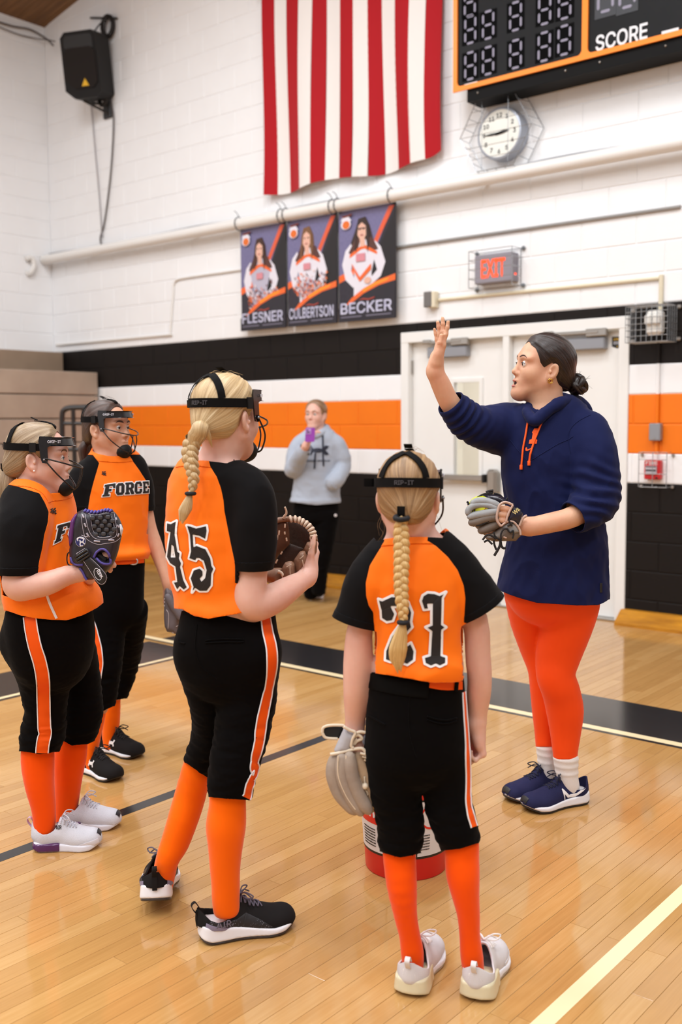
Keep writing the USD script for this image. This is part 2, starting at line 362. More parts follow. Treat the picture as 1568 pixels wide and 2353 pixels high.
for di, (a, b) in enumerate(((-4.872, -4.003), (-3.942, -3.078))):
    d = thing('door_%d' % (di+1), ['white door leaf with panic bar on the left of the pair', 'white door leaf on the right of the pair behind the coach'][di], 'door', (a, YD, 0), kind='structure')
    z0, z1 = 0.014, DZ-0.09
    wx0, wx1, wz0, wz1 = (b-0.33, b-0.23, 0.98, 1.72) if di == 0 else (a+0.16, a+0.26, 0.98, 1.72)
    wx0, wx1 = (-4.47, -4.235) if di == 0 else (-3.78, -3.545)
    pol = shapely.box(a, z0, b, z1).difference(shapely.box(wx0, wz0, wx1, wz1))
    obj('leaf', prism(pol, 0.045, (0, YD, 0), (1, 0, 0), (0, 0, 1), (0, 1, 0)), dw, d)
    fr = shapely.box(wx0-0.03, wz0-0.03, wx1+0.03, wz1+0.03).difference(shapely.box(wx0, wz0, wx1, wz1))
    wf = obj('window_frame', prism(fr, 0.012, (0, YD-0.012, 0), (1, 0, 0), (0, 0, 1), (0, 1, 0)), dw, d)
    obj('pane', bx(wx0, wx1, YD+0.018, YD+0.024, wz0, wz1), glass, wf)
    cx0, cx1 = (-4.69, -4.32) if di == 0 else (-3.62, -3.18)
    c = obj('closer', bx(cx0, cx1, YD-0.065, YD, 1.915, 2.0, 0.008), grey, d)
    obj('closer_arm', cat_m([bx(cx0+0.02, cx1-0.04, YD-0.085, YD-0.06, 2.025, 2.045, 0.004), bx(cx1-0.14, cx1+0.02, YD-0.08, YD-0.045, 2.005, 2.06, 0.006), bx(cx0-0.03, cx0+0.05, YD-0.09, YD-0.05, 2.03, 2.06, 0.006)]), steel, c)
    pb = obj('panic_bar', bx(a+0.04, b-0.16, YD-0.075, YD-0.03, 0.955, 1.0, 0.008), steel, d)
    obj('bar_end', bx(b-0.165, b-0.145, YD-0.08, YD-0.02, 0.945, 1.01, 0.003), dark, pb)
    obj('latch_case', bx(b-0.13, b-0.04, YD-0.08, YD, 0.86, 1.05, 0.02), steel, d)
    for hz in (0.3, 1.05, 1.8): obj('hinge', bx((a if di == 0 else b)-0.008, (a if di == 0 else b)+0.008, YD-0.02, YD, hz, hz+0.11, 0.003), steel, d)
hall = mt('hall_paint', (236, 231, 220), 0.7, 0.2, var=(2, 0.2))
hw = thing('corridor', 'pale corridor seen through the narrow door windows', 'corridor', (-4, YW+0.3, 0), kind='structure')
for q in ((-5.6, -2.4, 8.6, 8.7, 0, 2.7), (-5.7, -5.6, 6.9, 8.7, 0, 2.7), (-2.4, -2.3, 6.9, 8.7, 0, 2.7), (-5.7, -2.3, 6.9, 8.7, 2.6, 2.7), (-5.7, -2.3, 6.9, 8.7, -0.1, 0.0)): obj('panel', bx(*q), hall, hw)
hl = UsdLux.RectLight.Define(stage, '/World/corridor_lamp'); hl.CreateWidthAttr(1.2); hl.CreateHeightAttr(0.4); hl.CreateIntensityAttr(70*LAMP); UsdGeom.Xformable(hl).AddTranslateOp().Set(Gf.Vec3d(-4, 7.8, 2.55))

def decal_badge():
    q0 = on_wall(1407, 774, YD-0.002); q1 = on_wall(1432, 800, YD-0.002); w, h = q1[0]-q0[0], q0[2]-q1[2]
    t = thing('door_sticker', 'small black and gold shield sticker on the right door leaf', 'sticker', q0)
    sh = Polygon([(0, 0), (w, 0), (w, -h*0.82), (w/2, -h), (0, -h*0.82)])
    A = ((1, 0, 0), (0, 0, 1), (0, -1, 0)); o = np.array([q0[0], YD-0.0005, q0[2]])
    obj('shield', prism(sh, 0.0015, o, *A), dark, t)
    obj('lettering', text_at('ARMY', h*0.2, o+[w*0.12, -0.0018, -h*0.32], *A, width=w*0.76), mt('gold_print', (214, 168, 40), 0.5), t)
    for k in range(2): obj('line', bx(o[0]+w*0.14, o[0]+w*0.86, YD-0.0036, YD-0.0015, o[2]-h*(0.5+0.13*k), o[2]-h*(0.42+0.13*k)), mt('grey_print', (178, 178, 184), 0.5), t)
    obj('star', prism(Polygon([(w*0.5+math.sin(i*math.pi/5)*h*0.08*(1 if i % 2 == 0 else 0.4), -h*0.83+math.cos(i*math.pi/5)*h*0.08*(1 if i % 2 == 0 else 0.4)) for i in range(10)]), 0.001, o+[0, -0.0018, 0], *A), mt('gold_print', (214, 168, 40), 0.5), t)
decal_badge()

# ---- white pipe rail along the wall, thin conduits and cables
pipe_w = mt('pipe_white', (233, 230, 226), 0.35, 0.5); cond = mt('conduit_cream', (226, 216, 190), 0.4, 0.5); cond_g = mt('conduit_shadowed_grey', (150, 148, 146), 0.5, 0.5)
t = thing('rail_pipe', 'thick white pipe running level along the whole back wall', 'pipe', (XL, YW, 3.2))
obj('pipe', tube(np.array([[x, YW-0.11, 3.20] for x in np.linspace(XL+0.02, 3, 30)]), 0.05, 16), pipe_w, t, smooth=40)
obj('cable', tube(np.array([[x, YW-0.03-0.012*math.sin(x*5), 3.268+0.006*math.sin(x*3.1)] for x in np.linspace(XL+0.02, 3, 90)]), 0.007, 6), mt('cable_grey', (150, 150, 154), 0.5), t, smooth=True)
for x in np.arange(XL+0.8, 3, 1.6): obj('bracket', bx(x-0.02, x+0.02, YW-0.11, YW+0.006, 3.185, 3.215, 0.004), pipe_w, t)
def conduit(name, label, pts, r, m, cat='conduit'): obj(name, tube(catmull(pts, 6) if len(pts) > 2 else np.array(pts, float), r, 8), m, smooth=40, label=label, cat=cat)
cz = Z0 + 14*CR
q = on_wall(400, 650); q2 = on_wall(395, 778)
yy = YW - 0.012
conduit('wall_conduit', 'thin white conduit bending down at the left end of the wall', [(-5.0-1.75, yy, 2.815), (q[0]+0.25, yy, 2.815), (q[0]+0.06, yy, 2.805), (q[0]+0.01, yy, 2.76), (q[0], yy, 2.68), (q2[0], yy, 2.34), (q2[0], yy, 2.30)], 0.011, pipe_w)
conduit('wall_conduit', 'low white conduit ending at the left corner above the black band', [(q2[0]+0.02, yy, 2.285), (XL+0.06, yy, 2.285)], 0.014, pipe_w)
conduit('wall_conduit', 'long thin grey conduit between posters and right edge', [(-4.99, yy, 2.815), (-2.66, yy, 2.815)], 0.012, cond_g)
box = on_wall(997, 690); e2 = on_wall(1522, 640)
conduit('wall_conduit', 'cream conduit above the doors turning down to the emergency light', [(-4.58, yy, 2.365), (e2[0]-0.015, yy, 2.365)], 0.013, cond)
conduit('wall_conduit', 'short upright cream conduit above the caged emergency light', [(e2[0], yy, 2.385), (e2[0], yy, 2.12)], 0.016, cond)
for z0, z1, m in ((1.83-0.03, 2.0, black), (Z0+8*CR, Z0+9*CR, white), (1.39, Z0+8*CR, orange), (Z0+6*CR, 1.28, orange), (1.14, Z0+6*CR, white)):
    obj('riser_conduit', tube(np.array([(e2[0]-0.008, yy, z0), (e2[0]-0.008, yy, z1)]), 0.013, 8), m, smooth=40, label='painted upright conduit segment beside the right door, %s' % {id(black): 'black, under the caged light', id(white): 'white, %s' % ('over the orange band' if z0 > 1.5 else 'just above the fire alarm'), id(orange): 'orange, %s' % ('above the grey box' if z0 > 1.3 else 'below the grey box')}[id(m)], cat='conduit')
t = thing('junction_box', 'grey junction box at the left end of the cream conduit', 'junction box', (box[0], YW, box[2]))
obj('cover', bx(-4.685, -4.615, YW-0.07, YW-0.03, 2.31, 2.43, 0.005), mt('box_dark_grey', (110, 106, 104), 0.5), t); obj('back_box', bx(-4.65, -4.585, YW-0.06, YW, 2.305, 2.43, 0.005), cond, t)
t = thing('junction_box', 'grey metal junction box on the orange band above the alarm', 'junction box', (-2.79, YW, 1.33))
obj('body', bx(-2.83, -2.75, YW-0.05, YW, 1.278, 1.395, 0.006), grey, t); obj('screw', bx(-2.795, -2.785, YW-0.053, YW-0.048, 1.29, 1.3, 0.002), steel, t)

def wire(pts, r=0.0022, n=1, closed=False): return tube(np.array(pts, float) if n == 1 else catmull(pts, n, closed), r, 6, closed=closed)
chrome = mt('wire_steel', (168, 172, 176), 0.28, 0.5, metal=0.85)
# ---- caged emergency light
t = thing('emergency_light', 'white emergency light inside a wire cage right of the doors', 'emergency light', (-2.8, YW, 2.07))
obj('housing', cat_m([bx(-2.855, -2.745, YW-0.09, YW-0.005, 1.985, 2.15, 0.02)]), mt('lamp_plastic', (238, 236, 230), 0.35), t)
for k in (0, 1): obj('lamp_head', cat_m([bx(-2.85+k*0.055, -2.80+k*0.055, YW-0.12, YW-0.085, 2.05, 2.12, 0.012)]), mt('lamp_plastic', (238, 236, 230), 0.35), t)
cg = []
X0, X1, Zb, Zt, yf = -2.955, -2.665, 1.935, 2.175, YW-0.17
for x in np.linspace(X0, X1, 9): cg.append(wire([(x, YW-0.01, Zb), (x, yf, Zb), (x, yf, Zt), (x, YW-0.01, Zt)]))
for z in np.linspace(Zb, Zt, 7): cg.append(wire([(X0, YW-0.01, z), (X0, yf, z), (X1, yf, z), (X1, YW-0.01, z)]))
for yq in np.linspace(yf, YW-0.02, 5):
    for x in (X0, X1): cg.append(wire([(x, yq, Zb), (x, yq, Zt)]))
    for z in (Zb, Zt): cg.append(wire([(X0, yq, z), (X1, yq, z)]))
obj('wire_cage', cat_m(cg), chrome, t)
for x in (X0-0.015, X1+0.015):
    for z in (Zb+0.02, Zt-0.01): obj('mount', bx(x-0.014, x+0.014, YW-0.025, YW, z-0.012, z+0.012, 0.005), steel, t)
# ---- exit sign in its guard
t = thing('exit_sign', 'grey exit sign with red letters behind a wire guard', 'exit sign', (-4.03, YW, 2.54))
ex = -4.03; ez = 2.545
obj('housing', bx(ex-0.165, ex+0.155, YW-0.10, YW, ez-0.105, ez+0.105, 0.006), mt('exit_grey', (146, 142, 152), 0.45), t)
obj('lettering', text_at('EXIT', 0.128, (ex-0.105, YW-0.1015, ez-0.064), (1, 0, 0), (0, 0, 1), (0, -1, 0), 0.002, True, 0.205), mt('exit_red', (255, 70, 20), 0.4, emis=((255, 66, 18), 1.6)), t)
obj('indicator', bx(ex+0.155, ex+0.162, YW-0.06, YW-0.045, ez-0.06, ez-0.045), mt('exit_red', (255, 70, 20)), t)
cg = []; X0, X1, Zb, Zt, yf = ex-0.19, ex+0.18, ez-0.135, ez+0.135, YW-0.14
for z in np.linspace(Zb, Zt, 5): cg.append(wire([(X0, YW-0.01, z), (X0, yf, z), (X1, yf, z), (X1, YW-0.01, z)], 0.0026))
for x in (X0, X1): cg += [wire([(x, yf, Zb), (x, yf, Zt)], 0.003), wire([(x, YW-0.012, Zb), (x, YW-0.012, Zt)], 0.003)]
for z in (Zb, Zt): cg.append(wire([(X0, YW-0.012, z), (X1, YW-0.012, z)], 0.003))
obj('wire_guard', cat_m(cg), chrome, t)
for x in (X0, X1):
    for z in (Zb, Zt): obj('mount', trimesh.creation.icosphere(1, 0.016).apply_translation((x+(0.02 if x > ex else -0.01), YW-0.012, z)), mt('mount_grey', (110, 116, 122), 0.4), t)
# ---- fire alarm pull station under its guard
red = mt('alarm_red', (204, 34, 40), 0.35)
t = thing('fire_alarm', 'red fire alarm pull station under a clear wire guard', 'fire alarm', (-2.78, YW, 1.08))
A = ((1, 0, 0), (0, 0, 1), (0, -1, 0))
obj('body', bx(-2.858, -2.745, YW-0.05, YW, 1.015, 1.145, 0.006), red, t)
obj('handle', bx(-2.845, -2.765, YW-0.062, YW-0.048, 1.05, 1.108, 0.004), mt('alarm_handle', (178, 170, 178), 0.4), t)
obj('handle_slot', bx(-2.84, -2.77, YW-0.064, YW-0.06, 1.073, 1.082), dark, t); obj('handle_slot', bx(-2.84, -2.77, YW-0.064, YW-0.06, 1.099, 1.104), dark, t)
obj('lettering', text_at('FIRE', 0.022, (-2.845, YW-0.0505, 1.116), *A, width=0.082), mt('white_print', (240, 236, 236), 0.5), t)
obj('lettering', text_at('PULL DOWN', 0.006, (-2.842, YW-0.0625, 1.088), *A, width=0.07), mt('white_print', (240, 236, 236), 0.5), t)
obj('keyhole', bx(-2.775, -2.76, YW-0.052, YW-0.048, 1.02, 1.033, 0.002), dark, t)
cg = []; X0, X1, Zb, Zt, yf = -2.88, -2.685, 0.965, 1.2, YW-0.085
for x in (X0, (X0+X1)/2, X1): cg.append(wire([(x, YW-0.01, Zb), (x, yf, Zb), (x, yf, Zt), (x, YW-0.01, Zt)], 0.003))
for z in (Zb, Zb+0.09, Zt-0.05, Zt): cg.append(wire([(X0, yf, z), (X1, yf, z)], 0.0025))
obj('wire_guard', cat_m(cg), chrome, t)
for x in (X0-0.012, X1+0.012):
    for z in (Zb, Zt-0.02): obj('mount', bx(x-0.01, x+0.01, YW-0.015, YW, z-0.01, z+0.01, 0.003), steel, t)
# ---- wall clock in a hexagonal wire guard
cx, cz = -3.985, 3.505; cy_ = YW-0.12
t = thing('wall_clock', 'round white wall clock behind a hexagonal wire guard', 'clock', (cx, YW, cz))
def ring_y(profile, sides=48): v, f = lathe(profile, sides); return np.stack([cx + v[:, 0], YW - v[:, 1]*0 - v[:, 2], cz + v[:, 1]], 1), f[:, ::-1]
obj('case', ring_y([(0.0, 0.0), (0.185, 0.0), (0.188, 0.09), (0.182, 0.108), (0.170, 0.112), (0.166, 0.106)]), mt('clock_case', (170, 176, 188), 0.35, metal=0.3), t, smooth=35)
obj('dial', ring_y([(0.0, 0.107), (0.168, 0.107)]), mt('clock_dial', (240, 240, 232), 0.5), t)
ink = mt('clock_ink', (24, 24, 26), 0.5)
for h in range(1, 13):
    a = math.radians(90 - 30*h); s = str(h); hh = 0.03
    v, f = text_at(s, hh, (0, 0, 0), (1, 0, 0), (0, 0, 1), (0, -1, 0), 0.001); c = (v.max(0)+v.min(0))/2
    obj('numeral', (v - c + [cx + 0.128*math.cos(a), YW-0.1082, cz + 0.128*math.sin(a)], f), ink, t)
def hand(ang, ln, w):
    a = math.radians(90-ang); d = np.array([math.cos(a), 0, math.sin(a)]); s = np.array([-d[2], 0, d[0]]); o = np.array([cx, YW-0.111, cz])
    return prism(Polygon([(-0.03, -w), (ln*0.5, -w*1.3), (ln, -w*0.25), (ln, w*0.25), (ln*0.5, w*1.3), (-0.03, w)]), 0.002, o, d, s, (0, -1, 0))
obj('hand', hand(83, 0.085, 0.008), ink, t); obj('hand', hand(270, 0.125, 0.006), ink, t)
cg = []
hexa = lambda r, yq, off=0: [(cx + r*math.cos(math.radians(60*i+off)), yq, cz + r*math.sin(math.radians(60*i+off))) for i in range(6)]
h1, h2 = np.array(hexa(0.315, YW-0.015)), np.array(hexa(0.30, YW-0.165))
for hx in (h1, h2): cg.append(tube(hx, 0.003, 6, closed=True))
for i in range(6):
    a, b, c, d = h1[i], h1[(i+1) % 6], h2[i], h2[(i+1) % 6]
    for tt in np.linspace(0, 1, 5)[:-1]: cg.append(wire([a*(1-tt)+b*tt, c*(1-tt)+d*tt], 0.0024))
for k in (-2, -1, 0, 1, 2):
    z = cz + k*0.085; e = 0.30 - abs(z-cz)/math.tan(math.radians(60)); cg.append(wire([(cx-e, YW-0.166, z), (cx+e, YW-0.166, z)], 0.002))
for k in (-1, 1): x = cx + k*0.11; cg.append(wire([(x, YW-0.168, cz-0.26), (x, YW-0.168, cz+0.26)], 0.002))
obj('wire_guard', cat_m(cg), chrome, t)

# ---- scoreboard
YS = 6.45
sb0 = on_wall(1043, 213, YS); 
SX0, SZ0 = sb0[0], on_wall(1047, 213, YS)[2]
mid = on_wall(1345, 132, YS)[0]
sbk = mt('scoreboard_black', (12, 12, 14), 0.5, 0.2, coat=0.0, var=(8, 0.3), col2=(24, 24, 27)); sor = mt('scoreboard_orange', (255, 140, 8), 0.4); seg = mt('segment_unlit', (146, 142, 160), 0.5, 0.3); stxt = mt('scoreboard_white', (232, 232, 236), 0.45)
SX1, SZ1 = SX0 + 2.75, SZ0 + 1.9
t = thing('scoreboard', 'black scoreboard with orange frame hung at the top right', 'scoreboard', (SX0, YS, SZ0))
obj('cabinet', bx(SX0+0.11, SX1, YS+0.012, YW-0.03, SZ0-0.085, SZ1), mt('cabinet_black', (10, 9, 9), 0.6, 0.15), t)
obj('face', bx(SX0+0.01, SX1, YS+0.004, YS+0.02, SZ0+0.01, SZ1), sbk, t)
fw = 0.034
outer = shapely.box(SX0, SZ0, SX1, SZ1)
def rbox(a, b, c, d, r=0.035): return shapely.box(a+r, b+r, c-r, d-r).buffer(r)
holes = rbox(SX0+fw, SZ0+fw, mid-fw*0.62, SZ1-fw).union(rbox(mid+fw*0.62, SZ0+fw, SX1-fw, SZ1-fw))
obj('frame', prism(outer.difference(holes), 0.014, (0, YS+0.004, 0), (1, 0, 0), (0, 0, 1), (0, -1, 0)), sor, t)
def seven(cx, cz, h, par):
    w = h*0.46; th = h*0.085; g = th*0.35; sh = 0.08
    polys = []
    def hs(z): return Polygon([(-w/2+g+th/2, z), (-w/2+g+th, z+th/2), (w/2-g-th, z+th/2), (w/2-g-th/2, z), (w/2-g-th, z-th/2), (-w/2+g+th, z-th/2)])
    def vs(x, z): return affinity.rotate(affinity.translate(Polygon([(-h/4+g+th/2, 0), (-h/4+g+th, th/2), (h/4-g-th, th/2), (h/4-g-th/2, 0), (h/4-g-th, -th/2), (-h/4+g+th, -th/2)]), 0, 0), 90, origin=(0, 0))
    for z in (-h/2, 0, h/2): polys.append(hs(z))
    for x in (-w/2, w/2):
        for z in (-h/4, h/4): polys.append(affinity.translate(vs(x, z), x, z))
    for p in polys:
        obj('segment', prism(affinity.translate(p, cx, cz), 0.003, (0, YS+0.0035, 0), (1, 0, 0), (0, 0, 1), (0, -1, 0)), seg, par)
for (u, v) in ((1081, 151), (1122, 139), (1185, 124), (1251, 107), (1297, 92), (1081, 68), (1122, 57), (1185, 37), (1252, 22), (1298, 9), (1080, 5)):
    q = on_wall(u, v, YS); dg = obj('digit', bx(q[0]-0.07, q[0]+0.07, YS+0.001, YS+0.004, q[2]-0.1, q[2]+0.1), mt('digit_well', (8, 8, 9), 0.7, 0.05), t); seven(q[0], q[2], 0.185 if v > 60 else 0.185, dg)
q = on_wall(1369, 117, YS); q2 = on_wall(1488, 85, YS); q3 = on_wall(1366, 80, YS)
obj('lettering', text_at('SCORE', q3[2]-q[2]-0.012, (q[0], YS+0.0035, q[2]), (1, 0, 0), (0, 0, 1), (0, -1, 0), 0.002, True, q2[0]-q[0]), stxt, t)
for (u, v) in ((1392, 4), (1442, -6)):
    q = on_wall(u, v-8, YS); dg = obj('digit', bx(q[0]-0.075, q[0]+0.075, YS+0.001, YS+0.004, q[2]-0.12, q[2]+0.2), mt('digit_well_grey', (44, 46, 52), 0.4), t); seven(q[0], q[2]+0.03, 0.22, dg)
for (u0, v0, u1, v1) in ((1068, 203, 1097, 191), (1521, 83, 1560, 69)):
    a, b = on_wall(u0, v0, YS), on_wall(u1, v1, YS); obj('label_plate', bx(a[0], b[0], YS+0.0, YS+0.004, a[2], a[2]+0.028), stxt, t)
for x in (SX0+0.2, SX0+0.9, SX0+1.15, SX0+1.6): obj('bolt', trimesh.creation.icosphere(1, 0.008).apply_translation((x, YS+0.012, SZ0-0.035)), steel, t)

# ---- flag, hung upright: thirteen cloth stripes and the canton above the picture
fx0, fx1, fz0, fz1 = -6.40, -4.515, 3.42, 6.15
fred = mt('flag_red', (172, 10, 24), 0.65, 0.2, sheen=0.3, bump=(300, 0.2, 0.001)); fwhite = mt('flag_white', (236, 230, 226), 0.65, 0.2, sheen=0.3, bump=(300, 0.2, 0.001)); fblue = mt('flag_blue', (32, 40, 92), 0.65, 0.2)
t = thing('flag', 'red and white striped flag hanging upright on the wall', 'flag', ((fx0+fx1)/2, YW, fz0))
sw = (fx1-fx0)/13
def fly(x, z):
    k = np.clip((fz1-z)/(fz1-fz0), 0, 1); s = (x-fx0)/(fx1-fx0)
    return YW - 0.05 - 0.025*k*(1+np.sin(s*22+z*0.5)*0.9) - 0.02*k*np.sin(s*9+z*1.3) - 0.012*np.sin(z*2.6+s*4)*k
for i in range(13):
    nxs, nzs = 7, 44
    xs = np.linspace(0, 1, nxs); zs = np.linspace(0, 1, nzs)
    Xg, Zg = np.meshgrid(xs, zs, indexing='ij')
    zb = fz0 - 0.02*np.sin((i+xs)*0.9)[:, None]*1.0 + (0.05*(i > 11)*xs**2)[:, None]
    Z = zb + (fz1-zb)*Zg; X = fx0 + (i+Xg)*sw + 0.012*np.sin(Z*2.2+i*0.7)*(fz1-Z)/2.8 - 0.03*(1-i/12)*((fz1-Z)/2.8)**2*0.4
    Y = fly(X, Z)
    top = np.stack([X, Y, Z], -1).reshape(-1, 3); bot = top + [0, 0.003, 0]; n = len(top)
    a, b = np.meshgrid(np.arange(nxs-1), np.arange(nzs-1), indexing='ij'); o = (a*nzs+b).ravel()
    q = np.stack([o, o+nzs, o+nzs+1, o+1], 1); Fq = np.vstack([q, q[:, ::-1]+n])
    ring = np.concatenate([np.arange(nxs)*nzs, (nxs-1)*nzs+np.arange(1, nzs), np.arange(nxs-2, -1, -1)*nzs+nzs-1, np.arange(nzs-2, 0, -1)])
    r2 = np.roll(ring, -1); Fq = np.vstack([Fq, np.stack([ring, ring+n, r2+n, r2], 1)])
    obj('stripe', (np.vstack([top, bot]), Fq), fred if i % 2 == 0 else fwhite, t, smooth=40)
obj('canton', bx(fx0, fx0+sw*7, YW-0.13, YW-0.125, fz1-1.0, fz1), fblue, t)
obj('flag_rod', tube(np.array([[fx0-0.1, YW-0.05, fz1+0.02], [fx1+0.1, YW-0.05, fz1+0.02]]), 0.015, 8), steel, t)

# ---- loudspeaker on its bracket, with cables
S0 = on_wall(128, 75, 6.25); S1 = on_wall(212, 205, 6.25)
t = thing('loudspeaker', 'black loudspeaker on a wall bracket high in the left corner', 'loudspeaker', ((S0[0]+S1[0])/2, 6.3, S1[2]))
spk = mt('speaker_black', (20, 17, 16), 0.6, 0.3, bump=(200, 0.3, 0.002)); grl = mt('speaker_grille', (34, 29, 27), 0.75, 0.2, bump=(500, 0.6, 0.002))
sc = np.array([(S0[0]+S1[0])/2, 6.33, (S0[2]+S1[2])/2 - 0.02]); sdir = nrm(np.array([0.42, -1.0, -0.18])); sr = nrm(np.cross(sdir, ZUP)); su = np.cross(sr, sdir)
hw_, hh_ = 0.20, 0.31
def spoly(w, h, c): return Polygon([(-w+c, -h), (w-c*2, -h), (w, -h+c*1.6), (w, h-c), (w-c, h), (-w+c, h), (-w, h-c), (-w, -h+c)])
obj('cabinet', prism(spoly(hw_, hh_, 0.05), 0.26, sc - sdir*0.26, sr, su, sdir), spk, t)
obj('grille', prism(spoly(hw_-0.025, hh_-0.12, 0.05).buffer(0.0), 0.012, sc - su*0.03, sr, su, sdir), grl, t)
obj('horn', prism(spoly(hw_-0.04, 0.075, 0.03), 0.008, sc + su*0.2, sr, su, sdir), dark, t)
obj('badge', prism(Polygon([(-0.04, 0), (0.04, 0), (0, 0.07)]), 0.006, sc + sdir*0.012 - sr*0.04 - su*0.2, sr, su, sdir), mt('badge_yellow', (226, 176, 30), 0.5), t)
bk = []
ba = sc - sdir*0.12 - su*hh_
for a, b in ((ba, on_wall(238, 208, YW-0.02)), (ba + sr*0.08, on_wall(252, 262, YW-0.02)), (ba - su*0.03, on_wall(244, 240, YW-0.02))): bk.append(tube(np.array([a, b]), 0.013, 6))
obj('bracket', cat_m(bk + [bx(-8.72, -8.60, YW-0.03, YW, 4.52, 4.85, 0.006)]), dark, t)
cab = mt('speaker_cable', (92, 84, 82), 0.6); cabd = mt('speaker_cable_dark', (34, 28, 26), 0.6)
def coil(c, r, n, th, seed):
    rr = random.Random(seed); P = []
    for i in range(n*20):
        a = i*2*math.pi/20; q = r*(1+0.12*math.sin(a*0.37+seed)); P.append(c + np.array([q*math.cos(a), -0.02+0.02*math.sin(a*0.21), q*1.15*math.sin(a)]))
    return tube(P, th, 5)
W = lambda L, y=YW-0.02: [on_wall(u, v, y) for u, v in L]
obj('cable_coil', cat_m([coil(on_wall(252, 62, YW-0.03), 0.085, 5, 0.008, 1), tube(np.array(W([(208, 41), (269, 42)])), 0.01, 6)]), cabd, smooth=True, label='dark cable coil hung on a nail above right of the loudspeaker', cat='cable')
obj('cable_coil', coil(on_wall(241, 225, YW-0.06), 0.07, 5, 0.009, 2), cabd, smooth=True, label='dark cable coil bundled at the loudspeaker bracket', cat='cable')
obj('speaker_cable', tube(catmull(W([(246, 82), (245, 110), (241, 150), (251, 190), (256, 235), (261, 280), (256, 380), (246, 470), (238, 520), (231, 545), (233, 562), (241, 567)]), 8), 0.009, 6), cab, smooth=True, label='grey cable hanging down the wall from the upper coil to the pipe', cat='cable')
obj('speaker_cable', tube(catmull(W([(208, 222), (213, 280), (222, 380), (229, 460), (233, 520), (236, 545)]), 8), 0.007, 6), mt('cable_pale', (166, 162, 164), 0.6), smooth=True, label='pale thin cable falling straight below the loudspeaker', cat='cable')
obj('speaker_cable', tube(catmull(W([(200, 82), (215, 74), (230, 55), (244, 48)], YW-0.1), 8), 0.008, 6), cabd, smooth=True, label='short cable looping from loudspeaker back to the upper coil', cat='cable')
LWx = lambda u, v: CAM + ray_dir(u, v)*((XL+0.03) - CAM[0])/ray_dir(u, v)[0]
obj('speaker_cable', tube(catmull([LWx(-10, 48), LWx(30, 60), LWx(70, 68), on_wall(105, 88, YW-0.03), on_wall(122, 104, YW-0.2)], 8), 0.009, 6), cab, smooth=True, label='thicker cable sagging from the roof corner to the loudspeaker', cat='cable')
obj('speaker_cable', tube(catmull([LWx(-10, 58), LWx(40, 78), LWx(80, 88), on_wall(110, 92, YW-0.06), on_wall(126, 95, YW-0.2)], 8), 0.006, 6), cab, smooth=True, label='thinner cable just below the sagging one in the roof corner', cat='cable')
obj('wall_hook', tube(catmull([LWx(60, 595), LWx(72, 592), LWx(78, 610), LWx(70, 626), LWx(62, 628)], 6), 0.03, 8), pipe_w, smooth=True, label='small white pipe elbow sticking out of the left wall', cat='pipe')

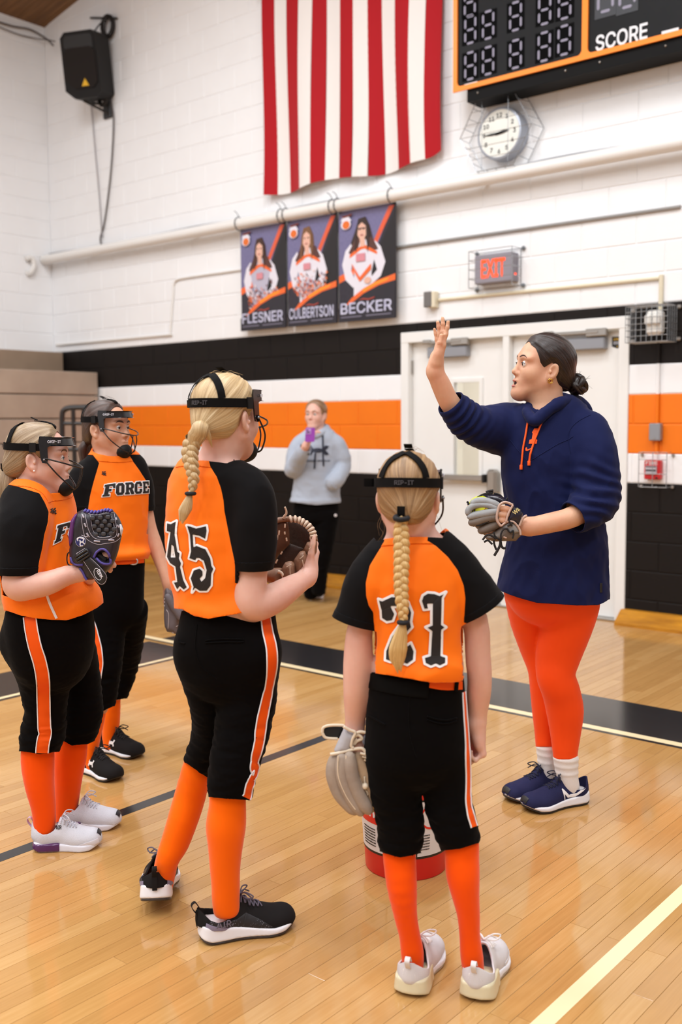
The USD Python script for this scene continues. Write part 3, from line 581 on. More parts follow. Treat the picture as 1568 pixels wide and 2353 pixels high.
# ---- three banners on the wall, flat prints
def banner(i, u0, v0, u1, v1, name, label, seed):
    P0 = on_wall(u0, v0, YW-0.075); P1 = on_wall(u1, v1, YW-0.075); zt = 3.155; zb = 2.248
    x0, x1 = P0[0], P1[0]; w, h = x1-x0, zt-zb
    t = thing('banner', label, 'banner', ((x0+x1)/2, YW-0.075, zb))
    yl = [YW-0.075]
    def lay(nm, poly, m, kind=None):
        yl[0] -= 0.0006
        poly = affinity.translate(affinity.scale(poly, w, h, origin=(0, 0)), x0, zb).intersection(shapely.box(x0, zb, x1, zt)).buffer(0)
        if not poly.is_empty: obj(nm, prism(poly, 0.001, (0, yl[0], 0), (1, 0, 0), (0, 0, 1), (0, 1, 0)), m, t, kind=kind)
    obj('sheet', bx(x0, x1, YW-0.075, YW-0.073, zb, zt), mt('banner_dark', (36, 32, 42), 0.4, 0.5, var=(40, 0.5), col2=(52, 46, 62)), t)
    yl[0] = YW-0.075
    lay('corner_print', Polygon([(0, 1), (0.95, 1), (0.5, 0.42), (0, 0.36)]), mt('banner_violet', (104, 100, 138), 0.4, 0.5, var=(60, 0.6), col2=(130, 126, 168)))
    lay('shade_print', Polygon([(1, 0.97), (0.55, 0.45), (0.2, 0.33), (1, 0.30)]), mt('banner_black', (24, 20, 24), 0.4))
    orr = mt('banner_orange', (238, 104, 40), 0.4); ory = mt('banner_gold', (250, 150, 36), 0.4)
    lay('ribbon', Polygon([(0.97, 0.98), (0.88, 0.98), (0.60, 0.68), (0.64, 0.64)]), mt('banner_redorange', (222, 92, 56), 0.4))
    lay('ribbon', Polygon([(0, 0.42), (0.2, 0.46), (0.3, 0.49), (0.3, 0.43), (0.15, 0.39), (0, 0.355)]), orr)
    # figure
    hr = mt('print_hair_%d' % i, ((66, 40, 30), (122, 84, 54), (52, 34, 30))[i], 0.5); sk = mt('print_skin', (226, 178, 158), 0.5); wt = mt('print_white', (226, 222, 232), 0.5); brn = mt('print_brown', (86, 50, 42), 0.5); grl_ = mt('print_grey', (186, 182, 200), 0.5)
    dy = (-0.03, 0.0, 0.0)[i]; cxp = (0.43, 0.40, 0.42)[i]; L = lambda pts: Polygon([(cxp + a, 0.5 + b + dy) for a, b in pts])
    E = lambda a, b, rx, ry: affinity.translate(affinity.scale(Point(0, 0).buffer(1, 8), rx, ry), cxp+a, 0.5+b+dy)
    wd = (1.0, 1.0, 1.3)[i]
    lay('hair_print', L([(-0.10*wd, 0.30), (-0.06, 0.41), (0.06, 0.42), (0.13, 0.34), (0.16*wd, 0.18), (0.20*wd, 0.02), (0.12, -0.02), (-0.10, 0.0), (-0.2*wd, 0.08), (-0.16*wd, 0.2)]), hr)
    lay('arm_print', L([(-0.20, 0.20), (-0.30, 0.14), (-0.36, 0.02), (-0.30, -0.12), (-0.16, -0.20), (-0.12, -0.14), (-0.2, -0.04), (-0.16, 0.1)]), wt)
    lay('arm_print', L([(0.22, 0.20), (0.32, 0.14), (0.40, 0.0), (0.32, -0.12), (0.12, -0.2), (0.12, -0.14), (0.26, -0.06), (0.18, 0.08)]), wt)
    lay('dress_print', L([(-0.24, 0.16), (-0.1, 0.22), (0.14, 0.22), (0.26, 0.16), (0.16, -0.08), (0.2, -0.34), (0.0, -0.40), (-0.16, -0.36), (-0.14, -0.08)]), wt if i != 0 else grl_)
    lay('shoulder_print', L([(-0.24, 0.12), (-0.12, 0.24), (-0.02, 0.24), (-0.08, 0.13), (-0.2, 0.1)]), brn); lay('shoulder_print', L([(0.06, 0.24), (0.18, 0.23), (0.28, 0.12), (0.2, 0.11), (0.1, 0.14)]), brn)
    lay('collar_print', L([(-0.22, 0.10), (-0.02, 0.17), (0.06, 0.17), (0.26, 0.10), (0.26, 0.075), (0.04, 0.14), (-0.02, 0.135), (-0.22, 0.07)]), orr)
    lay('face_print', E(0.0, 0.30, 0.085, 0.075), sk); lay('neck_print', L([(-0.04, 0.24), (0.05, 0.24), (0.05, 0.16), (-0.03, 0.16)]), sk)
    lay('hair_print', L([(-0.1, 0.33), (-0.06, 0.41), (0.06, 0.42), (0.11, 0.35), (0.13, 0.2), (0.10, 0.1), (0.075, 0.24), (0.07, 0.34), (0.0, 0.375), (-0.06, 0.35), (-0.08, 0.27), (-0.1, 0.12), (-0.13, 0.14)]), hr)
    for ex in (-0.035, 0.035): lay('eye_print', E(ex, 0.315, 0.014, 0.006), mt('print_dark', (58, 40, 40), 0.5))
    lay('mouth_print', E(0.0, 0.262, 0.026, 0.006), mt('print_lip', (176, 90, 88), 0.5))
    if i < 2:
        rr = random.Random(seed); cols = [(196, 88, 56), (236, 220, 220), (110, 60, 60), (240, 130, 80), (150, 130, 150)]
        for k in range(5):
            ps = []
            for j in range(46):
                a, b = rr.uniform(-0.26, 0.4), rr.gauss(-0.16 if i == 1 else -0.19, 0.06); s = rr.uniform(0.02, 0.045)
                ps.append(L([(a, b), (a+s, b+rr.uniform(-s, s)*0.6), (a+rr.uniform(-s, s), b+s*0.7)]).buffer(0))
            lay('pompom_print', shapely.union_all(ps), mt('print_pom_%d' % k, cols[k], 0.5), 'stuff')
        lay('chest_print', L([(-0.06, 0.08), (0.08, 0.08), (0.08, 0.02), (-0.06, 0.02)]), mt('print_pink', (214, 140, 150), 0.5))
    else:
        lay('sash_print', L([(-0.18, 0.02), (-0.04, -0.11), (0.16, 0.0), (0.16, -0.05), (-0.04, -0.15), (-0.16, -0.03)]), orr)
        lay('hand_print', E(0.10, -0.145, 0.06, 0.03), sk)
        lay('glasses_print', L([(-0.065, 0.325), (0.065, 0.325), (0.062, 0.318), (-0.062, 0.318)]), mt('print_dark', (58, 40, 40), 0.5))
        lay('chest_print', L([(-0.10, 0.10), (0.06, 0.10), (0.06, 0.03), (-0.10, 0.03)]), mt('print_pink', (214, 140, 150), 0.5))
    lay('shade_print', Polygon([(0.13, 0.16), (0.4, 0.26), (0.7, 0.335), (1, 0.37), (1, 0), (0, 0), (0, 0.12)]), mt('banner_dark2', (34, 30, 40), 0.4))
    lay('ribbon', Polygon([(0.12, 0.14), (0.24, 0.21), (0.45, 0.285), (0.7, 0.345), (1, 0.385), (1, 0.33), (0.72, 0.30), (0.45, 0.24), (0.28, 0.18)]), orr)
    lay('ribbon', Polygon([(0.42, 0.27), (0.68, 0.335), (0.9, 0.36), (0.86, 0.335), (0.66, 0.305), (0.46, 0.255)]), ory)
    lay('emblem_print', shapely.union_all([affinity.translate(affinity.scale(Point(0, 0).buffer(1, 6), 0.09, 0.045), 0.145, 0.875), Polygon([(0.05, 0.91), (0.09, 0.94), (0.2, 0.94), (0.25, 0.9)])]), mt('print_white', (226, 222, 232), 0.5))
    lay('emblem_print', affinity.translate(affinity.scale(Point(0, 0).buffer(1, 6), 0.065, 0.036), 0.15, 0.87), mt('print_tiger', (224, 110, 36), 0.5))
    lay('emblem_print', Polygon([(0.07, 0.952), (0.26, 0.965), (0.24, 0.945), (0.1, 0.935)]), mt('print_darkred', (120, 52, 44), 0.5))
    yl[0] -= 0.0006
    obj('lettering', text_at(name, h*0.095, (x0+w*0.045, yl[0], zb+h*0.072), (1, 0, 0), (0, 0, 1), (0, -1, 0), 0.001, True, w*0.9), mt('print_name', (216, 216, 234), 0.45, var=(30, 0.8), col2=(150, 150, 186)), t)
    for a, b in ((0.05, 0.42), (0.5, 0.93)): lay('small_print', shapely.box(a, 0.036, b, 0.046), mt('print_grey2', (120, 116, 134), 0.5))
    lay('script_print', Polygon([(0.36, 0.185), (0.45, 0.2), (0.55, 0.19), (0.66, 0.205), (0.64, 0.19), (0.55, 0.178), (0.46, 0.187)]), mt('print_script', (166, 66, 56), 0.5))
    tie = mt('tie_dark', (60, 62, 66), 0.5)
    for xx in (x0+0.02, x1-0.02):
        obj('cable_tie', cat_m([tube(np.array([(xx, YW-0.11+0.06*math.cos(a), 3.2+0.06*math.sin(a)) for a in np.linspace(0, 6.2, 18)]), 0.004, 5), tube(np.array([(xx, YW-0.165, 3.2), (xx, YW-0.08, zt-0.01)]), 0.004, 5), tube(catmull([(xx, YW-0.11, 3.26), (xx-0.02, YW-0.12, 3.3), (xx-0.05, YW-0.12, 3.32)], 4), 0.003, 5)]), tie, t)
banner(0, 553, 545, 657, 510, 'FLESNER', 'hanging banner of a cheerleader with pompoms, leftmost of the three', 11)
banner(1, 661, 510, 775, 495, 'CULBERTSON', 'hanging banner of a cheerleader with pompoms, middle of the three', 12)
banner(2, 779, 490, 911, 470, 'BECKER', 'hanging banner of a cheerleader wearing glasses, hands on hips', 13)

# ---- folded bleachers against the left wall
bw = mt('bleacher_board', (180, 160, 142), 0.5, 0.4, var=(2.5, 0.7), col2=(160, 140, 124), stretch=(1, 1, 1)); bw2 = mt('bleacher_board_dark', (160, 136, 114), 0.55, 0.3, var=(2.5, 0.7), col2=(142, 120, 100)); bgap = mt('bleacher_gap', (40, 34, 30), 0.7)
t = thing('bleachers', 'folded stack of tan wooden bleachers in the left corner', 'bleachers', (XL, 5.0, 0))
rows = [(-9.53, 1.985, 2.195, bw2)] + [(-8.925+0.0*k, 1.955-0.245*k-0.235, 1.955-0.245*k, bw) for k in range(8)]
obj('core', bx(XL, -8.97, 1.0, YW-0.04, 0, 1.94), bgap, t)
for (xf, z0, z1, m) in rows:
    y1 = YW - 0.03
    while y1 > 1.5:
        y0 = y1 - 1.52; obj('board', bx(xf-0.04 if m is bw else xf-0.2, xf, y0+0.002, y1-0.002, max(z0, 0.01), z1, 0.006), m, t); y1 = y0
rt = mt('rail_black', (36, 30, 28), 0.4)
t = thing('guard_rail', 'dark tubular guard rail standing before the bleachers', 'rail', (-8.3, 6.0, 0))
RB = Rig((-8.0, 5.2, 0))
Rb = RB.q(170, 1000); dR = nrm(RH)
def rq(u, v): return RB.q(u, v)
outer = catmull([rq(143, 1100), rq(143, 1010), rq(143, 955), rq(148, 942), rq(160, 937), rq(185, 936), rq(205, 936), rq(214, 941), rq(218, 955), rq(218, 1100)], 6)
outer = np.vstack([[outer[0][0], outer[0][1], 0.0], outer, [outer[-1][0], outer[-1][1], 0.0]])
obj('frame', tube(outer, 0.024, 8), rt, t, smooth=40)
for u in (168, 192): a = rq(u, 937); obj('upright', tube(np.array([[a[0], a[1], 0.0], a]), 0.02, 8), rt, t, smooth=40)
for v in (973, 1033): obj('crossbar', tube(np.array([rq(143, v), rq(218, v)]), 0.017, 8), rt, t, smooth=40)
# ================================================================ MODELLING KIT: distance fields, cutting, shells, prints
BIG = 9.0
class Field:
    def __init__(s): s.p = []
    def add(s, fn, lo, hi, k=0.02, sub=False): s.p.append((fn, np.asarray(lo)-0.03-k, np.asarray(hi)+0.03+k, k, sub)); return s
    def cone(s, a, b, ra, rb, k=0.02, sub=False):
        a, b = np.asarray(a, float), np.asarray(b, float); d = b-a; L = d @ d + 1e-12
        def fn(x, y, z):
            px, py, pz = x-a[0], y-a[1], z-a[2]; h = np.clip((px*d[0]+py*d[1]+pz*d[2])/L, 0, 1)
            return np.sqrt((px-h*d[0])**2+(py-h*d[1])**2+(pz-h*d[2])**2) - (ra+(rb-ra)*h)
        r = max(ra, rb); return s.add(fn, np.minimum(a, b)-r, np.maximum(a, b)+r, k, sub)
    def chain(s, nodes, k=0.02, sub=False):
        """nodes: (point, radius)"""
        for (a, ra), (b, rb) in zip(nodes[:-1], nodes[1:]): s.cone(a, b, ra, rb, k, sub)
        return s
    def ell(s, c, r, ax=None, k=0.02, sub=False):
        """Ellipsoid with radii r along the rows of ax."""
        c, r = np.asarray(c, float), np.asarray(r, float); A = np.eye(3) if ax is None else np.asarray(ax, float)
        def fn(x, y, z):
            px, py, pz = x-c[0], y-c[1], z-c[2]; q = [(px*A[i, 0]+py*A[i, 1]+pz*A[i, 2]) for i in range(3)]
            k0 = np.sqrt(sum((q[i]/r[i])**2 for i in range(3))); k1 = np.sqrt(sum((q[i]/r[i]**2)**2 for i in range(3)))
            return k0*(k0-1)/(k1+1e-9)
        e = np.sqrt(((A*r[:, None])**2).sum(0)); return s.add(fn, c-e, c+e, k, sub)
    def econe(s, A, B, S, ra, rb, k=0.02, sub=False, e=2.0, c=(1.0, 1.0), get=False):
        """An elliptical tapering limb from A to B; S: side direction; ra, rb: (half width along S, half depth); e: superellipse exponent."""
        A, B = np.asarray(A, float), np.asarray(B, float); T = B-A; L = np.linalg.norm(T)+1e-9; T = T/L
        S = np.asarray(S, float); S = nrm(S - T*(S @ T)); N = np.cross(T, S); m0, m1 = min(ra), min(rb)
        def fn(x, y, z):
            px, py, pz = x-A[0], y-A[1], z-A[2]; zt = px*T[0]+py*T[1]+pz*T[2]; h = np.clip(zt/L, 0, 1)
            a = ra[0]+(rb[0]-ra[0])*h; b = ra[1]+(rb[1]-ra[1])*h; m = np.minimum(a, b)
            u = px*S[0]+py*S[1]+pz*S[2]; v = px*N[0]+py*N[1]+pz*N[2]; w = zt-h*L; m = m*np.where(w < 0, c[0], c[1])
            if e == 2.0:
                k0 = np.sqrt((u/a)**2+(v/b)**2+(w/m)**2); k1 = np.sqrt((u/a**2)**2+(v/b**2)**2+(w/m**2)**2); return k0*(k0-1)/(k1+1e-9)
            k0 = ((np.abs(u/a)**e+np.abs(v/b)**e)**(2/e)+(w/m)**2)**0.5; k1 = np.sqrt((u/a**2)**2+(v/b**2)**2+(w/m**2)**2); return (k0-1)*np.minimum(a, b)*0.5+0.5*k0*(k0-1)/(k1+1e-9)
        r = max(*ra, *rb)
        if get: return fn, np.minimum(A, B)-r, np.maximum(A, B)+r
        return s.add(fn, np.minimum(A, B)-r, np.maximum(A, B)+r, k, sub)
    def loft(s, nodes, S, k=0.02, e=2.0, sub=False):
        """nodes: (point, half width, half depth); S: side direction, one or one per node."""
        k_ = k; g = [s.econe(a[0], b[0], S, (a[1], a[2]), (b[1], b[2]), k, sub, e, (0.4 if i == 0 else 1.0, 0.4 if i == len(nodes)-2 else 1.0), True) for i, (a, b) in enumerate(zip(nodes[:-1], nodes[1:]))]
        def fn(x, y, z):
            d = np.full((x.size, y.size, z.size), BIG, np.float32); ax = (x.ravel(), y.ravel(), z.ravel())
            for q in g:
                i = [slice(max(0, np.searchsorted(ax[k], q[1][k]-0.03-k_)-1), np.searchsorted(ax[k], q[2][k]+0.03+k_)+1) for k in range(3)]; v = d[i[0], i[1], i[2]]
                if v.size: w = q[0](x[i[0]], y[:, i[1]], z[:, :, i[2]]); h = np.maximum(0.006-np.abs(v-w), 0); v[...] = np.minimum(v, w) - h*h/0.024
            return d
        return s.add(fn, np.min([q[1] for q in g], 0), np.max([q[2] for q in g], 0), k, sub)
    def mesh(s, h=0.006, fine=(), pad=0.03, smooth=2, lo=None, hi=None):
        """Surface net on a rectilinear grid; fine: [(lo, hi, step)] boxes with closer planes."""
        lo_ = np.min([p[1] for p in s.p if not p[4]], 0) if lo is None else np.asarray(lo, float); hi_ = np.max([p[2] for p in s.p if not p[4]], 0) if hi is None else np.asarray(hi, float)
        axes = []
        for k in range(3):
            cuts = sorted(set([lo_[k], hi_[k]] + [float(np.clip(q[k], lo_[k], hi_[k])) for b in fine for q in b[:2]])); g = []
            for a, b in zip(cuts[:-1], cuts[1:]):
                st = min([f[2] for f in fine if f[0][k] <= (a+b)/2 <= f[1][k]] + [h]); n = max(1, int(math.ceil((b-a)/st))); g.append(np.linspace(a, b, n, endpoint=False))
            axes.append(np.concatenate(g + [[cuts[-1]]]).astype(np.float32))
        D = np.full([len(a) for a in axes], BIG, np.float32)
        for fn, a, b, k, sub in s.p:
            i = [(max(0, np.searchsorted(axes[d], a[d])-1), min(len(axes[d]), np.searchsorted(axes[d], b[d])+1)) for d in range(3)]
            if any(q[0] >= q[1] for q in i): continue
            g = fn(axes[0][i[0][0]:i[0][1], None, None], axes[1][None, i[1][0]:i[1][1], None], axes[2][None, None, i[2][0]:i[2][1]]).astype(np.float32)
            v = D[i[0][0]:i[0][1], i[1][0]:i[1][1], i[2][0]:i[2][1]]
            if sub:
                hh = np.maximum(k-np.abs(v+g), 0); v[...] = np.maximum(v, -g) + (hh*hh/(4*k) if k > 0 else 0)
            else:
                hh = np.maximum(k-np.abs(v-g), 0); v[...] = np.minimum(v, g) - (hh*hh/(4*k) if k > 0 else 0)
        v, f = surface_net(D, axes)
        if smooth: v = relax(v, f, smooth)
        return v, f
def surface_net(D, axes):
    I = D < 0; n = D.shape
    c = [I[a:n[0]-1+a, b:n[1]-1+b, d:n[2]-1+d] for a in (0, 1) for b in (0, 1) for d in (0, 1)]
    any_ = c[0].copy(); all_ = c[0].copy()
    for q in c[1:]: any_ |= q; all_ &= q
    ci = np.argwhere(any_ & ~all_); idx = np.full(any_.shape, -1, np.int32); idx[tuple(ci.T)] = np.arange(len(ci))
    pos = np.zeros((len(ci), 3)); cnt = np.zeros(len(ci))
    cor = np.array([(a, b, d) for a in (0, 1) for b in (0, 1) for d in (0, 1)])
    vals = np.stack([D[tuple((ci+o).T)] for o in cor], 1)
    for i in range(8):
        for k in range(3):
            if cor[i][k] == 0:
                j = i + (4, 2, 1)[k]; a, b = vals[:, i], vals[:, j]; m = (a < 0) != (b < 0)
                t = np.where(m, a/np.where(m, a-b, 1), 0); p = np.repeat(cor[i][None].astype(float), len(ci), 0); p[:, k] += t
                pos[m] += p[m]; cnt += m
    pos = ci + pos/np.maximum(cnt, 1)[:, None]
    v = np.stack([np.interp(pos[:, k], np.arange(n[k]), axes[k]) for k in range(3)], 1); fs = []
    for k in range(3):
        sl0 = [slice(1, -1)]*3; sl1 = [slice(1, -1)]*3; sl0[k] = slice(0, -1); sl1[k] = slice(1, None)
        A, B = I[tuple(sl0)], I[tuple(sl1)]; e = np.argwhere(A != B)
        if not len(e): continue
        s = A[tuple(e.T)]; off = np.array([1, 1, 1]); off[k] = 0; e = e + off; a, b = [(1, 2), (2, 0), (0, 1)][k]
        def at(da, db): q = e.copy(); q[:, a] -= da; q[:, b] -= db; return idx[tuple(q.T)]
        q = np.stack([at(1, 1), at(0, 1), at(0, 0), at(1, 0)], 1); q[~s] = q[~s][:, ::-1]; fs.append(q)
    q = np.vstack(fs); q = q[(q >= 0).all(1)]
    return v, np.vstack([q[:, [0, 1, 2]], q[:, [0, 2, 3]]])
def adj(n, f):
    i = np.concatenate([f[:, 0], f[:, 1], f[:, 2]]); j = np.concatenate([f[:, 1], f[:, 2], f[:, 0]])
    A = sparse.coo_matrix((np.ones(len(i)*2), (np.r_[i, j], np.r_[j, i])), (n, n)).tocsr(); A.data[:] = 1
    return sparse.diags(1/np.maximum(A.sum(1).A1 if hasattr(A.sum(1), 'A1') else np.asarray(A.sum(1)).ravel(), 1)) @ A
def relax(v, f, n=2, lam=0.5, mu=-0.52):
    W = adj(len(v), f)
    for _ in range(n): v = v + lam*(W @ v - v); v = v + mu*(W @ v - v)
    return v
def normals(v, f):
    n = np.zeros_like(v); fn = np.cross(v[f[:, 1]]-v[f[:, 0]], v[f[:, 2]]-v[f[:, 0]])
    for k in range(3): np.add.at(n, f[:, k], fn)
    return nrm(n)
def clip(m, s):
    """The part of the mesh where the per-vertex field s is positive, cut cleanly across triangles."""
    v, f = vf(m); s = np.where(np.abs(s) < 1e-7, 1e-7, s); P = s > 0; c = P[f].sum(1); keep = [f[c == 3]]
    newv, key = [], {}
    def cutpts(a, b):
        lo, hi = np.minimum(a, b), np.maximum(a, b); return lo.astype(np.int64)*len(v)+hi
    tri1, tri2 = f[c == 1], f[c == 2]
    def roll(t, want):
        k = np.argmax(P[t] == want, 1); return np.stack([t[np.arange(len(t)), (k+i) % 3] for i in range(3)], 1)
    t1, t2 = roll(tri1, True), roll(tri2, False)
    E = np.concatenate([cutpts(t1[:, 0], t1[:, 1]), cutpts(t1[:, 0], t1[:, 2]), cutpts(t2[:, 0], t2[:, 1]), cutpts(t2[:, 0], t2[:, 2])])
    u, inv = np.unique(E, return_inverse=True); a, b = u//len(v), u % len(v); w = (s[a]/(s[a]-s[b]))[:, None]
    nv = v[a]*(1-w)+v[b]*w; inv = inv + len(v); k1, k2 = len(t1), len(t2)
    i01, i02, j01, j02 = inv[:k1], inv[k1:2*k1], inv[2*k1:2*k1+k2], inv[2*k1+k2:]
    keep += [np.stack([t1[:, 0], i01, i02], 1), np.stack([j01, t2[:, 1], t2[:, 2]], 1), np.stack([j01, t2[:, 2], j02], 1)]
    F_ = np.vstack(keep).astype(int); V = np.vstack([v, nv]); use = np.unique(F_); mp = np.full(len(V), -1); mp[use] = np.arange(len(use))
    return V[use], mp[F_]
def edge_loops(f):
    """Directed boundary edges."""
    e = np.vstack([f[:, [0, 1]], f[:, [1, 2]], f[:, [2, 0]]]); k = e[:, 0].astype(np.int64)*(f.max()+1)+e[:, 1]; r = e[:, 1].astype(np.int64)*(f.max()+1)+e[:, 0]
    return e[~np.isin(k, r)]
def shell(m, t=0.003, out=0.0):
    """Gives an open surface thickness t inwards (and moves it out first)."""
    v, f = vf(m)
    if len(f) == 0: return v, f
    n = normals(v, f); v = v + n*out; e = edge_loops(f); k = len(v)
    return np.vstack([v, v-n*t]), np.vstack([f, f[:, ::-1]+k, np.stack([e[:, 0], e[:, 0]+k, e[:, 1]+k], 1), np.stack([e[:, 0], e[:, 1]+k, e[:, 1]], 1)])
def biggest(m, n=1):
    v, f = vf(m); L = trimesh.graph.connected_component_labels(np.vstack([f[:, :2], f[:, 1:]]), node_count=len(v)); c = np.bincount(L[f[:, 0]]); o = np.argsort(-c)[:n]
    f = f[np.isin(L[f[:, 0]], o)]; use = np.unique(f); mp = np.full(len(v), -1); mp[use] = np.arange(len(use)); return v[use], mp[f]
def poly_sd(uv, poly):
    """Signed distance of 2D points to a polygon, positive inside."""
    p = Polygon(poly) if not hasattr(poly, 'geom_type') else poly
    if not p.is_valid: p = p.buffer(0)
    pts = shapely.points(uv[:, 0], uv[:, 1]); d = shapely.distance(p.boundary, pts); return np.where(shapely.contains(p, pts), d, -d)
def px_sd(v, poly): return poly_sd(project(v), poly)
def wrinkle(m, amp, freq, seed=0, stretch=(1, 1, 1), mask=None, ridge=True):
    """Cloth folds: moves the vertices along their normals by stretched noise."""
    v, f = vf(m); n = normals(v, f); q = v*np.asarray(stretch)*freq; a = meshkit.fbm(q + 0.6*meshkit.noise(q*0.5, seed+9)[:, None], 3, seed)
    a = 1-np.abs(2*a-1)*2 if ridge else 2*a-1
    if mask is not None: a = a*mask
    return v + n*(a*amp)[:, None], f
class Target:
    def __init__(s, m): v, f = vf(m); s.v, s.f = v, f; s.m = trimesh.Trimesh(v, f, process=False); s.n = normals(v, f); s.t = cKDTree(v)
    def cast(s, o, d):
        """First hits of the rays: (points, normals, hit?)"""
        o, d = np.asarray(o, float), nrm(d); loc, ri, ti = s.m.ray.intersects_location(o, d, multiple_hits=False)
        P = np.zeros_like(o); N = np.zeros_like(o); ok = np.zeros(len(o), bool)
        if len(ri): P[ri] = loc; N[ri] = nrm(s.n[s.f[ti]].mean(1)); ok[ri] = True
        return P, N, ok
    def px(s, uv): uv = np.atleast_2d(np.asarray(uv, float)); d = FWD + RGT*((uv[:, :1]-784)/FOC) - UPV*((uv[:, 1:]-1176.5)/FOC); return s.cast(np.repeat(CAM[None], len(uv), 0), d)
    def near(s, p): d, i = s.t.query(p); return s.v[i], s.n[i]
def tri2d(poly, step):
    ms = []
    for g in getattr(poly, 'geoms', [poly]):
        if g.is_empty or g.area < 1e-9: continue
        v, f = trimesh.creation.triangulate_polygon(g, engine='earcut'); v, f = trimesh.remesh.subdivide_to_size(np.c_[v, np.zeros(len(v))], f, step, max_iter=14); ms.append((v, f))
    v, f = cat_m(ms); return v[:, :2], f
def decal(T, poly, off=0.0016, step=6.0, jump=0.03):
    """A print: the polygon in pixels is thrown onto the surface T and laid on it."""
    uv, f = tri2d(poly, step); P, N, ok = T.px(uv)
    if not ok.any(): return None
    f = f[ok[f].all(1)]
    if not len(f): return None
    dz = (P-CAM) @ FWD; f = f[np.ptp(dz[f], axis=1) < jump]; V = P + N*off
    fn = np.cross(V[f[:, 1]]-V[f[:, 0]], V[f[:, 2]]-V[f[:, 0]]); flip = (fn*N[f[:, 0]]).sum(1) < 0; f[flip] = f[flip][:, ::-1]
    if not len(f): return None
    use = np.unique(f); mp = np.full(len(V), -1); mp[use] = np.arange(len(use)); return shell((V[use], mp[f]), 0.0009)
def put_decal(name, T, poly, mat, parent, off=0.0016, step=6.0, jump=0.03, **kw):
    m = decal(T, poly, off, step, jump)
    return obj(name, m, mat, parent, smooth=True, **kw) if m is not None else None
def ribbon(T, path, width, off=0.0015, t=0.0012, n=8, rows=2):
    """A strip of cloth of the given width (m) sewn along a pixel path."""
    uv = catmull(path, n); P, N, ok = T.px(uv); P, N = P[ok], N[ok]
    if len(P) < 2: return None
    for _ in range(2): N[1:-1] = nrm(N[:-2]+N[1:-1]*2+N[2:])
    Tg = nrm(np.gradient(P, axis=0)); W = nrm(np.cross(N, Tg)); ks = np.linspace(-1, 1, 2*rows+1)*width/2; V = []
    for k in ks:
        q = P + W*k; c, m = T.near(q); q = q - m*((q-c)*m).sum(1)[:, None] + m*off; V.append(q)
    V = np.stack(V, 1); nr = V.shape[1]; V = V.reshape(-1, 3); i, j = np.meshgrid(np.arange(len(P)-1), np.arange(nr-1), indexing='ij'); o = (i*nr+j).ravel(); q = np.stack([o, o+1, o+nr+1, o+nr], 1)
    f = np.vstack([q[:, [0, 1, 2]], q[:, [0, 2, 3]]]); fn = np.cross(V[f[:, 1]]-V[f[:, 0]], V[f[:, 2]]-V[f[:, 0]]); 
    if (fn*T.near(V[f[:, 0]])[1]).sum() < 0: f = f[:, ::-1]
    return shell((V, f), t)
def cord_on(T, path, r, off=None, n=8, lift=0.0):
    uv = catmull(path, n); P, N, ok = T.px(uv); P, N = P[ok], N[ok]
    if len(P) < 2: return None
    return tube(P + N*(r*0.6 if off is None else off), r, 6)
def put(name, m, mat, parent, smooth=True, **kw): return obj(name, m, mat, parent, smooth=smooth, **kw) if m is not None else None
def mirror_pts(L): return [(-x, y) for x, y in L]

# ---------------------------------------------------------------- shared looks
orange_j = mt('jersey_orange', (255, 118, 0), 0.62, 0.25, sheen=0.15, bump=(520, 0.25, 0.0012)); black_j = mt('jersey_black', (15, 13, 14), 0.8, 0.1, sheen=0.04, bump=(520, 0.25, 0.0012))
black_p = mt('pants_black', (9, 7, 7), 0.9, 0.06, sheen=0.03, bump=(380, 0.3, 0.0012)); stripe_o = mt('stripe_orange', (244, 88, 4), 0.6, 0.25); piping = mt('piping_white', (236, 232, 236), 0.6)
sock_o = mt('sock_orange', (252, 84, 0), 0.85, 0.12, sheen=0.25, bump=(700, 0.35, 0.001)); sock_y = mt('sock_bright_orange', (255, 106, 0), 0.85, 0.12, sheen=0.25, bump=(700, 0.35, 0.001))
num_k = mt('number_black', (36, 31, 31), 0.6, 0.3); num_w = mt('number_white', (243, 240, 240), 0.55); strap_k = mt('strap_black', (16, 14, 14), 0.8, 0.1, bump=(420, 0.4, 0.001)); plast_k = mt('mask_plastic', (20, 18, 22), 0.18, 0.5, coat=0.3)
bar_k = mt('mask_bar', (24, 20, 20), 0.25, 0.5); foam_k = mt('mask_foam', (18, 16, 16), 0.6, 0.3); logo_g = mt('strap_print', (70, 66, 70), 0.5); logo_w = mt('mask_print', (226, 226, 236), 0.45)
gold = mt('gold', (226, 176, 84), 0.2, 0.5, metal=1.0)

